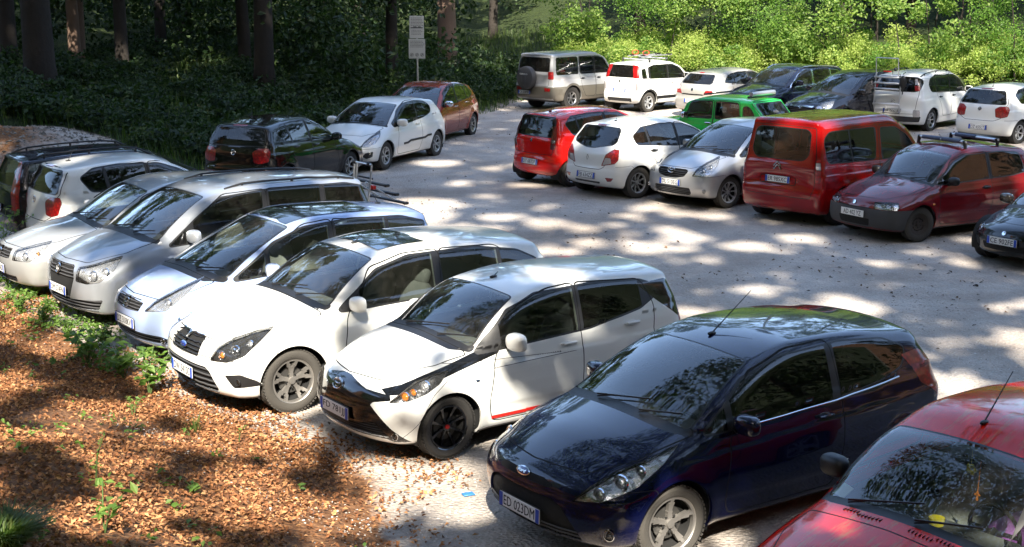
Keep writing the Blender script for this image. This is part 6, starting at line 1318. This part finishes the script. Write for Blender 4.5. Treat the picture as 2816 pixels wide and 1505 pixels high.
# verge of weeds and brambles on the left side of the lot
VL = [(-11.5, 26.0), (-8.6, 28.1), (-6.9, 30.6), (-5.0, 34.4), (-4.1, 38.6), (-1.6, 44.6), (.2, 49.8), (1.4, 52.8)]
P = []
cs, t = along(VL, 520)
for k in range(520):
    dpt = rng.random()**1.3*11; nx_, ny_ = (-.86, .5) if cs[k][1] > 30 else (-.6, .8); cx, cy_ = cs[k]+np.array((nx_, ny_))*dpt
    if ((cx+9.9)/2.9)**2+((cy_-28.4)/3.3)**2 < 1: continue
    g = float(gz([cx], [cy_])[0]); rr = rng.uniform(.3, .75)
    P.append(blob_leaves(int(300*rr), (cx, cy_, g+rng.uniform(.05, .35)+dpt*.03), (rr, rr, rr*.62), shell=.2))
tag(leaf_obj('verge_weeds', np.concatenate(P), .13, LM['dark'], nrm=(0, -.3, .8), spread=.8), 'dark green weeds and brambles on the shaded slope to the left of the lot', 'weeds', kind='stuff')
x, y = scatter(60000, -22, 3, 25, 60, lambda x, y: (psd(LOTc, x, y) > -.15) & ((((x+9.9)/2.5)**2+((y-28.6)/2.9)**2) > 1) & (psd(LOTc, x, y) < 12))
n = len(x); z = gz(x, y); hh = rng.uniform(.12, .5, n); a = rng.uniform(0, 6.28, n); le = hh*.45; w = .012
B0 = np.stack([x-np.sin(a)*w, y+np.cos(a)*w, z-.02], 1); B1 = np.stack([x+np.sin(a)*w, y-np.cos(a)*w, z-.02], 1); TP = np.stack([x+np.cos(a)*le, y+np.sin(a)*le, z+hh], 1)
V = np.stack([B0, B1, TP], 1).reshape(-1, 3); F = np.arange(len(V)).reshape(-1, 3)
tag(link('long_grass', mkmesh('long_grass', V, F, [LM['grass']], smooth=False)), 'long thin grass on the shaded slope left of the lot', 'grass', kind='stuff')
# woodland understorey further back
P = []
for k in range(420):
    if k % 4: cx, cy_ = rng.uniform(-26, -2), rng.uniform(40, 72)
    else: cx, cy_ = rng.uniform(-5, 32), rng.uniform(56, 74)
    g = float(gz([cx], [cy_])[0]); rr = rng.uniform(.7, 1.9); P.append(blob_leaves(int(180*rr), (cx, cy_, g+rng.uniform(.4, 5.5)), (rr, rr, rr*.8), shell=.3))
for k in range(260):
    a = k/260; cx, cy_ = [(20.5+rng.uniform(0, 5), rng.uniform(-16, 22)), (rng.uniform(-26, 22), -17-rng.uniform(0, 5)), (-26-rng.uniform(0, 5), rng.uniform(-16, 22))][k % 3]; g = float(gz([cx], [cy_])[0]); rr = rng.uniform(.9, 2.2); P.append(blob_leaves(int(110*rr), (cx, cy_, g+rng.uniform(.3, 5.5)), (rr, rr, rr*.8), shell=.3))
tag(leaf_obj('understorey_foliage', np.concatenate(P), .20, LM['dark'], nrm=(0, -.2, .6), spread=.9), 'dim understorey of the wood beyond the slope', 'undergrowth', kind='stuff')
# ================================================================ trees
def trunk_mesh(name, h, r0, seed, limbs=5, lean=.3, m=BARK):
    r = np.random.default_rng(seed); mb = MB(); pts = []; rs = []
    n = 12; lx, ly = r.normal(0, lean, 2)
    for k in range(n+1):
        t = k/n; pts.append((lx*t*t+.06*math.sin(5*t+seed), ly*t*t+.06*math.cos(4*t+seed), h*t-.3)); rs.append(r0*(1.35 if k == 0 else (1-.72*t)))
    mb.tube(pts, rs, n=14)
    for k in range(limbs):
        t = r.uniform(.35, .9); b = Vector(pts[int(t*n)]); a = r.uniform(0, 6.28); L_ = r.uniform(.18, .32)*h*(1.1-t*.6)
        mb.tube([b, b+Vector((math.cos(a)*L_*.5, math.sin(a)*L_*.5, L_*.3)), b+Vector((math.cos(a)*L_, math.sin(a)*L_, L_*.55))], [r0*.34*(1.2-t), r0*.2*(1.2-t), r0*.06], n=8)
    return mb.mesh(name, [m])
def crown_mesh(name, h, rad, seed, mat, clumps=60, per=95, size=.26, z0=.42):
    r = np.random.default_rng(seed); P = []
    for k in range(clumps):
        t = r.uniform(0, 1); z = h*(z0+(1.04-z0)*t); R = rad*math.sin(math.pi*min(1, .16+.80*t))**.7*(1.05 if t < .85 else .8); a = r.uniform(0, 6.28); q = r.uniform(.25, 1)
        rr = rad*r.uniform(.16, .34); P.append(blob_leaves(per, (R*q*math.cos(a), R*q*math.sin(a), z), (rr, rr, rr*.6), r, .15))
    V, F = leaf_arrays(np.concatenate(P), size, nrm=(0, 0, .6), spread=.8, r=r); return mkmesh(name, V, F, [mat], smooth=False)
CR = [crown_mesh('crown', 16, 3.6, 20+i, LM['canopy'], clumps=60+6*i) for i in range(3)] + [crown_mesh('crown', 20, 2.6, 31, LM['fir'], clumps=80, size=.22, z0=.28)]
TR = {}
def tree(x, y, r0, h, ci, label, group=None, mat='b', lean=.3, cs=1.):
    g = float(gz([x], [y])[0]); key = (round(r0, 2), h, ci, mat, lean)
    root = empty('tree', (x, y, g), 0, label, 'tree', group)
    if key not in TR: TR[key] = trunk_mesh('trunk', h, r0, len(TR)+3, lean=lean, m=BARK if mat == 'b' else BARKP)
    link('trunk', TR[key], root, rot=(0, 0, rng.uniform(0, 6.28)))
    c = link('crown', CR[ci], root, rot=(0, 0, rng.uniform(0, 6.28))); s = h/(20 if ci == 3 else 16); c.scale = (s*cs, s*cs, s)
    return root
def at(u, Y): # place along the sight line through photograph column u (0..2576) at distance Y
    return (u-1288)/3600*(Y*math.cos(CAM_P)+2.2*math.sin(CAM_P)), Y
WOOD = [(30, 38, .24, 'slim dark trunk at the far left edge of the wood', 'b'), (93, 36, .42, 'very thick dark trunk at the left, first behind the rubble mound', 'b'), (183, 41, .19, 'left one of a close pair of sunlit reddish trunks', 'p'), (203, 41.6, .20, 'right one of a close pair of sunlit reddish trunks', 'p'),
        (312, 40, .20, 'dark trunk right of the pair of sunlit trunks', 'b'), (402, 47, .20, 'thin trunk deep in the shaded wood at left', 'b'), (470, 52, .25, 'far trunk half lost in the dark wood', 'b'), (612, 44, .22, 'trunk just left of the stout dark one above the black hatchback', 'b'), (660, 40, .30, 'stout dark trunk above the roof of the black hatchback', 'b'),
        (785, 52, .2, 'thin trunk behind the leafy gap left of the signpost', 'b'), (905, 55, .22, 'distant trunk behind green leaves left of the signpost', 'b'), (990, 46, .22, 'grey trunk immediately left of the signpost', 'b'), (1128, 52, .38, 'broad pale trunk behind and right of the signpost', 'p')]
for u, Y, r0, lb, mt in WOOD:
    x, y = at(u, Y); tree(x, y, r0, 13 if r0 > .22 else 11, 3 if int(u) % 2 else int(u) % 3, lb, 'trees of the shaded wood', mt, lean=.15, cs=.9)
for u, Y, r0, lb in ((1240, 60, .2, 'dark trunk in shade between the signpost and the silver off-roader'), (1612, 56.5, .26, 'dark trunk rising behind the bicycle carriers'), (2120, 56, .3, 'dark trunk above the black people carrier'), (2290, 52, .2, 'trunk hidden in leaves above the ladder rack'), (2480, 50, .26, 'trunk in the shade above the right-hand white hatchback')):
    x, y = at(u, Y); tree(x, y, r0, 10, int(u) % 3, lb, 'trees behind the shrubs', 'b', lean=.2, cs=.9)
# distant wood: same kinds, standing out of sight or lost behind the leaves, they close the view and show in the reflections
k = 0
for (x, y) in [(-30, 55), (-24, 63), (-17, 60), (-12, 66), (-6, 63), (0, 68), (6, 64), (12, 62), (18, 60), (24, 55), (30, 50), (36, 45), (-36, 48), (-20, 48), (-26, 40), (-18, 34), (-21, 27), (27, 40), (31, 30), (28, 22), (24, 14), (25, 6), (30, -2), (36, 12), (38, 24), (24, -14), (12, -24), (0, -26), (-12, -24), (-24, -18), (-30, -4), (-28, 10)]:
    tree(x+rng.uniform(-1, 1), y+rng.uniform(-1, 1), .22, (10 if y < 46 else 21)+(k % 3), k % 4, 'tree lost in the depth of the surrounding wood', 'background trees', 'b', cs=1.15); k += 1
# ---------------------------------------------------------------- tall trees on the camera's bank: unseen, their crowns shaped to throw the wanted dapple
HS = 1/math.tan(SUN_EL); sx, sy = math.cos(SUN_AZ), math.sin(SUN_AZ)
# wanted light (1 sun .. 0 shade) over the lot at bonnet height: base by area, then soft holes
LITE = [  # x, y, rx, ry, change of threshold
 (-5.6, 18.2, 1.9, 2.2, .24), (-4.3, 16.0, 1.3, 1.3, .36), (-2.9, 14.6, 1.4, 1.4, .20), (-1.0, 13.2, 1.3, 1.3, .08), (-.2, 14.2, 1.2, 1.0, .1), (-4.6, 12.6, 2.3, 1.3, .22), (-2.6, 9.8, 2.4, 1.5, .22), (-5, 10.5, 2.4, 2.2, .25), (-6.5, 14.5, 2.5, 2.0, .22), (-.6, 10.7, .8, .8, .25),
 (1.8, 11.3, 1.8, 1.5, -.50), (3.4, 9.2, 1.6, 1.6, -.02), (4.6, 14.5, 2.2, 1.2, -.15), (5.2, 17.0, 3.5, 1.6, .16), (-1.6, 25.0, 1.5, 3.2, .30), (2.5, 22.5, 5, 1.6, .10),
 (-7.5, 28.5, 5.0, 4.5, -.62), (-8.5, 38, 8, 8, -.6), (-3.2, 34.5, 2.6, 5, -.32), (-3, 46, 4.5, 6, -.42), (0, 58, 4, 6, -.45), (-8, 23.5, 3, 2.0, -.10),
 (2.2, 28.0, 1.6, 1.6, .0), (3.4, 30.5, 2.2, 1.5, .1), (4.4, 26.2, 1.3, .9, .25), (7.0, 28, 3, 2, -.22), (8.2, 23.6, 3.0, 1.8, -.45), (-12.4, 43.2, .7, .9, 1.0), (-10.8, 41.5, .5, .6, .9), (-9.4, 43, .5, .6, .7), (-10.2, 46.5, 1, 1, .8), (-6.9, 47, .8, 1, .6), (-5.0, 52, 2.2, 3, .55), (-3.4, 41, .8, 1.2, .35),
 (3.8, 46.0, 3.2, 2.0, .55), (7, 44, 1.8, 1.6, .35), (9.3, 41.5, 2.6, 1.8, -.25), (12.0, 40.5, 2.0, 2.0, .2), (14, 37.5, 1.6, 1.8, -.2), (9, 53, 10, 5, .65), (17, 49, 6, 5, .5), (18, 45, 3, 3, -.1), (6, 60, 9, 5, .3)]
SP_R = np.random.default_rng(77); SPN = 512; SPJ = SP_R.random((SPN, SPN, 4))
def litness(x, y):
    """positive inside the soft round holes of the leaf cover"""
    base_ = np.full(len(x), .52)
    for a, b, ra, rb, d in LITE: base_ += d*np.exp(-(((x-a)/ra)**2+((y-b)/rb)**2))
    base_ += (vn1(x*.45+31, y*.4+7)-.5)*.5
    cw, ch = .82, 1.05; best = np.full(len(x), -1.); ci = np.floor(x/cw).astype(int); cj = np.floor(y/ch).astype(int)
    for di in (-1, 0, 1):
        for dj in (-1, 0, 1):
            i = ci+di; j = cj+dj; J = SPJ[i % SPN, j % SPN]; px = (i+.15+.7*J[:, 0])*cw; py = (j+.15+.7*J[:, 1])*ch
            r = .18+.24*J[:, 2]+.55*np.clip(base_-.45, 0, .8); on_ = J[:, 3] < base_*1.15
            d = 1-np.sqrt(((x-px)/r)**2+((y-py)/(r*1.25))**2); best = np.maximum(best, np.where(on_, d*r, -1))
    return best
NC = 215000
tx_ = rng.uniform(-27, 27, NC); ty_ = rng.uniform(-14, 61, NC); lv = litness(tx_, ty_); kk = lv < -.0+rng.normal(0, .012, NC); tx_, ty_ = tx_[kk], ty_[kk]
yc = rng.uniform(-13, 1.5, len(tx_)); h = np.clip((ty_-yc)/HS/-sy, 7.5, 27)*rng.uniform(.93, 1.0, len(tx_)); CP = np.stack([tx_+sx*HS*h, ty_+sy*HS*h, .6+h], 1)
ok = ~((CP[:, 1] > 3) & (np.abs(CP[:, 0]) < .42*CP[:, 1]+1.5) & (CP[:, 2] < 6.2)); CP = CP[ok]
TALL = [(-22, -6), (-15, -9), (-9, -3), (-4, -8), (3, -6), (9, -9), (16, -4), (22, -8), (-15, 5.5), (14, -14)]
own = np.argmin([(CP[:, 0]-a)**2+(CP[:, 1]-b)**2 for a, b in TALL], 0)
for i, (a, b) in enumerate(TALL):
    g = float(gz([a], [b])[0]); root = empty('tree', (a, b, g), 0, 'unseen tall tree on the bank around the viewpoint, crown shaped to dapple the lot', 'tree', 'tall trees shading the lot')
    link('trunk', trunk_mesh('trunk', 26, .38, 60+i, limbs=9, lean=.8), root)
    S = CP[own == i]
    if len(S): V, F = leaf_arrays(S-np.array((a, b, g)), .42, nrm=tuple(SUND), spread=.7, asp=.85, fold=.1); link('crown', mkmesh('crown', V, F, [LM['canopy']], smooth=False), root)
# ================================================================ small plants
def plant(name, x, y, h, nl, lsize, label, cat='plant', group=None, stems=1, asp=.5, mat='weed', spread=.75):
    g = float(gz([x], [y])[0]); root = empty(name, (x, y, g), 0, label, cat, group); mb = MB(); P = []; 
    for s in range(stems):
        a = rng.uniform(0, 6.28); le = rng.uniform(.1, 1)*spread*h; top = Vector((math.cos(a)*le, math.sin(a)*le, h*rng.uniform(.7, 1))); mid = Vector((top.x*.3, top.y*.3, top.z*.55)); mb.tube([(0, 0, -.03), mid, top], [.007, .005, .003], n=5)
        for k in range(nl):
            t = rng.uniform(.3, 1.02); c = Vector((0, 0, 0)).lerp(mid, t/.55) if t < .55 else mid.lerp(top, (t-.55)/.45); b = rng.uniform(0, 6.28); rr = lsize*rng.uniform(.4, .8); P.append((c.x+math.cos(b)*rr, c.y+math.sin(b)*rr, c.z+rng.uniform(-.01, .03)))
    mb.build('stem', STEM, root); V, F = leaf_arrays(np.array(P), lsize, nrm=(0, -.2, 1.4), spread=.55, asp=asp, fold=.12); link('foliage', mkmesh('foliage', V, F, [LM[mat]], smooth=False), root); return root
def tuft(name, x, y, h, n, rad, label, cat='grass tuft', group=None):
    g = float(gz([x], [y])[0]); a = rng.uniform(0, 6.28, n); q = rad*.35*np.sqrt(rng.random(n)); bx, by = q*np.cos(a), q*np.sin(a); hh = h*rng.uniform(.5, 1, n); b = a+rng.normal(0, .5, n); le = rad*rng.uniform(.3, 1, n); w = .004
    B0 = np.stack([bx-np.sin(b)*w, by+np.cos(b)*w, 0*a], 1); B1 = np.stack([bx+np.sin(b)*w, by-np.cos(b)*w, 0*a], 1); M0 = np.stack([bx+np.cos(b)*le*.35-np.sin(b)*w, by+np.sin(b)*le*.35+np.cos(b)*w, hh*.7], 1); M1 = M0+np.stack([np.sin(b)*w*2, -np.cos(b)*w*2, 0*a], 1); TP = np.stack([bx+np.cos(b)*le, by+np.sin(b)*le, hh], 1)
    V = np.stack([B0, B1, M1, M0, TP], 1).reshape(-1, 3); i = np.arange(n)[:, None]*5; F = np.concatenate([i+[0, 1, 2], i+[0, 2, 3], i+[3, 2, 4]], 1).reshape(-1, 3)
    return tag(link(name, mkmesh(name, V, F, [LM['grass']], smooth=False), loc=(x, y, g)), label, cat, group)
def gpt(u, v):
    """where the sight line through photo point (u,v) of 2576x1377 meets the ground"""
    d = Vector(((u-1288)/3600, 1, -(v-688.5)/3600)); c, s = math.cos(CAM_P), math.sin(CAM_P); d = Vector((d.x, d.y*c+d.z*s, -d.y*s+d.z*c)); t = 5.
    for _ in range(400):
        p = Vector((0, 0, CAM_H))+d*t
        if p.z < float(gz([p.x], [p.y])[0]): break
        t += .06
    return p.x, p.y
PL = [((375, 1000), .50, 11, .13, 5, 'leafy plant with broad pale leaves nearest the nose of the white hatchback'), ((310, 955), .42, 12, .13, 6, 'broad leafy plant in the middle of the clump along the litter edge'), ((225, 925), .40, 12, .12, 6, 'leafy plant at the left end of the clump along the litter edge'),
      ((265, 880), .30, 14, .07, 6, 'low bushy plant just behind the leafy clump'), ((175, 850), .28, 16, .06, 7, 'low bushy plant up the slope from the leafy clump'), ((110, 820), .30, 16, .06, 7, 'low bushy plant in front of the silver people carrier'), ((50, 790), .32, 16, .06, 8, 'low bushy plant at the left edge below the beige silver car'), ((90, 755), .30, 14, .06, 7, 'low bushy plant between the beige silver bumper and the people carrier'), ((20, 730), .45, 15, .07, 7, 'tall leafy weed at the left edge against the beige silver bumper'),
      ((8, 640), .80, 18, .09, 4, 'tallest leafy weed rising at the far left edge'), ((335, 1050), .24, 16, .045, 2, 'small pale sprout below the leafy clump'), ((262, 1340), .34, 12, .09, 2, 'broad-leaved plant low in the bottom left corner'), ((240, 1215), .45, 16, .03, 1, 'single thin flowering stalk on the leaf litter'),
      ((480, 1105), .12, 8, .05, 1, 'small seedling in the middle of the leaf litter'), ((600, 1120), .2, 6, .04, 1, 'thin dry yellow seedling on the litter by the gravel edge'), ((490, 1250), .15, 8, .06, 2, 'star-shaped seedling low in the middle of the litter')]
for (uv, h, nl, ls, st, lb) in PL:
    x, y = gpt(*uv); plant('weed', x, y, h, nl, ls, lb, 'weed', 'weeds on the bank', stems=st)
P = []; q = [gpt(u, v) for u, v in ((-40, 700), (60, 765), (150, 820), (240, 880), (330, 950))]; cs, t = along(q, 75)
for k in range(75):
    cx, cy_ = cs[k]+rng.normal(0, .28, 2); g = float(gz([cx], [cy_])[0]); rr = rng.uniform(.07, .2); P.append(blob_leaves(int(210*rr), (cx, cy_, g+rng.uniform(.03, .12)), (rr, rr, rr*.6), shell=.1))
tag(leaf_obj('ground_cover', np.concatenate(P), .05, LM['weed'], nrm=(0, -.2, 1), spread=.7), 'patchy low green ground cover along the upper edge of the leaf litter', 'ground cover', kind='stuff')
x, y = gpt(10, 1385); tuft('grass_tuft', x, y, .20, 1200, .30, 'dense green grass tuft filling the bottom left corner')
x, y = gpt(490, 1090); tuft('grass_tuft', x, y, .20, 26, .16, 'thin arching grass tuft on the leaf litter below the white hatchback')
# seedlings and blades nobody would count
x, y = scatter(900, -7, 1, 7, 19, lambda x, y: (psd(LOTc, x, y) > .2) & (rng.random(len(x)) < .15+.85*sst(.5, .75, vn3(x*1.1, y*1.1))))
P = []
for a, b in zip(x, y):
    g = float(gz([a], [b])[0])
    for k in range(6): P.append((a+rng.normal(0, .03), b+rng.normal(0, .03), g+rng.uniform(.02, .10)))
tag(leaf_obj('seedlings', np.array(P), .05, LM['weed'], nrm=(0, 0, 1), spread=.5), 'tiny green seedlings sprinkled through the dead leaves', 'seedlings', kind='stuff')
x, y = gpt(1178, 1250); mb = MB(); mb.box((0, 0, .012), (.10, .07, .012), rz=.4, bev=.004); o = mb.build('litter_scrap', simple('blue scrap', (.03, .16, .40), .5), loc=(x, y, float(gz([x], [y])[0]))); tag(o, 'small flattened blue scrap on the gravel in front of the dark blue hatchback', 'litter')
# ================================================================ the sign
x, y = at(1049, 42); g = float(gz([x], [y])[0])
root = empty('signpost', (x, y, g), R_(-4), 'grey post with two white notice boards, one above the other, at the wood edge', 'sign')
mb = MB(); mb.tube([(0, .03, -.2), (0, .03, 3.0-g)], .028, n=10); mb.build('post', M['alu'], root)
WB = simple('board white', (.62, .62, .58), .6)
z1 = 3.06-g
for nm, zc, w, hgt, i in (('notice_board', z1-.30, .42, .64, 0), ('notice_board', z1-.92, .48, .56, 1)):
    mb = MB(); mb.box((0, -.012, zc), (w, .012, hgt), bev=.004); b_ = mb.build(nm, WB, root, smooth=False); mb = MB(); r = random.Random(i)
    for k in range(6 if i == 0 else 5):
        yy = zc+hgt/2-.06-k*.042; xx = -w*.40
        while xx < w*.36: l = r.uniform(.02, .06); mb.box((xx+l/2, -.0195, yy), (l, .002, .012)); xx += l+.012
    if i == 0:
        mb.box((0, -.0195, zc-.02), (w*.84, .002, .026)); mb.box((-.05, -.0195, zc+.01), (.10, .002, .02)); mb.box((.08, -.0195, zc+.01), (.08, .002, .02))
        for k in range(4):
            yy = zc-.09-k*.04; xx = -w*.36
            while xx < w*.30: l = r.uniform(.02, .05); mb.box((xx+l/2, -.0195, yy), (l, .002, .010)); xx += l+.012
    else:
        for k in (-1, 0, 1):
            pts = [(k*.15+.045*math.cos(t), -.020, zc-.17+.045*math.sin(t)) for t in np.linspace(0, 2*math.pi, 21)]; mb.tube(pts, .005, n=4, cap=False); mb.tube([(k*.15-.03, -.02, zc-.20), (k*.15+.03, -.02, zc-.14)], .004, n=4); mb.box((k*.15, -.0195, zc-.17), (.02, .002, .045))
    mb.build('lettering', M['ink'], b_, smooth=False)
# ================================================================ rear rack beside the people carrier
mb = MB()
for y_ in (-.22, -.15, .22): mb.tube([(.10, y_, -.30), (.02, y_, .15), (-.04, y_, .62)], .014, n=8)
mb.tube([(-.04, -.22, .62), (-.04, .22, .62)], .014, n=8)
for y_ in (-.22, .14): mb.ell((-.04, y_, .62), (.03, .04, .03), m=1)
for xo, zz in ((-.14, .34), (-.30, .20), (-.46, .06)):
    mb.box((xo, 0, zz), (.07, .86, .03), m=2, bev=.008)
    for e in (-.44, .44): mb.box((xo, e, zz), (.08, .06, .04), m=1, bev=.01)
for y_ in (-.2, .2): mb.tube([(.05, y_, .38), (-.50, y_, .04)], .012, n=6, m=0)
mb.box((-.05, .24, .30), (.05, .06, .05), m=3); mb.tube([(-.05, -.15, .42), (-.2, .0, .38)], .012, n=6, m=1)
o = mb.build('bicycle_rack', [M['alu'], M['black'], M['grey'], M['redp']]); tr_ = Vector((-3.93, 18.78, 0)); o.matrix_world = Matrix.Translation(tr_) @ Matrix.Rotation(R_(-141.5), 4, 'Z') @ Matrix.Translation((-2.28, 0, 1.02))
tag(o, 'folding metal bicycle rack on the tail of the silver grey people carrier', 'bicycle rack')
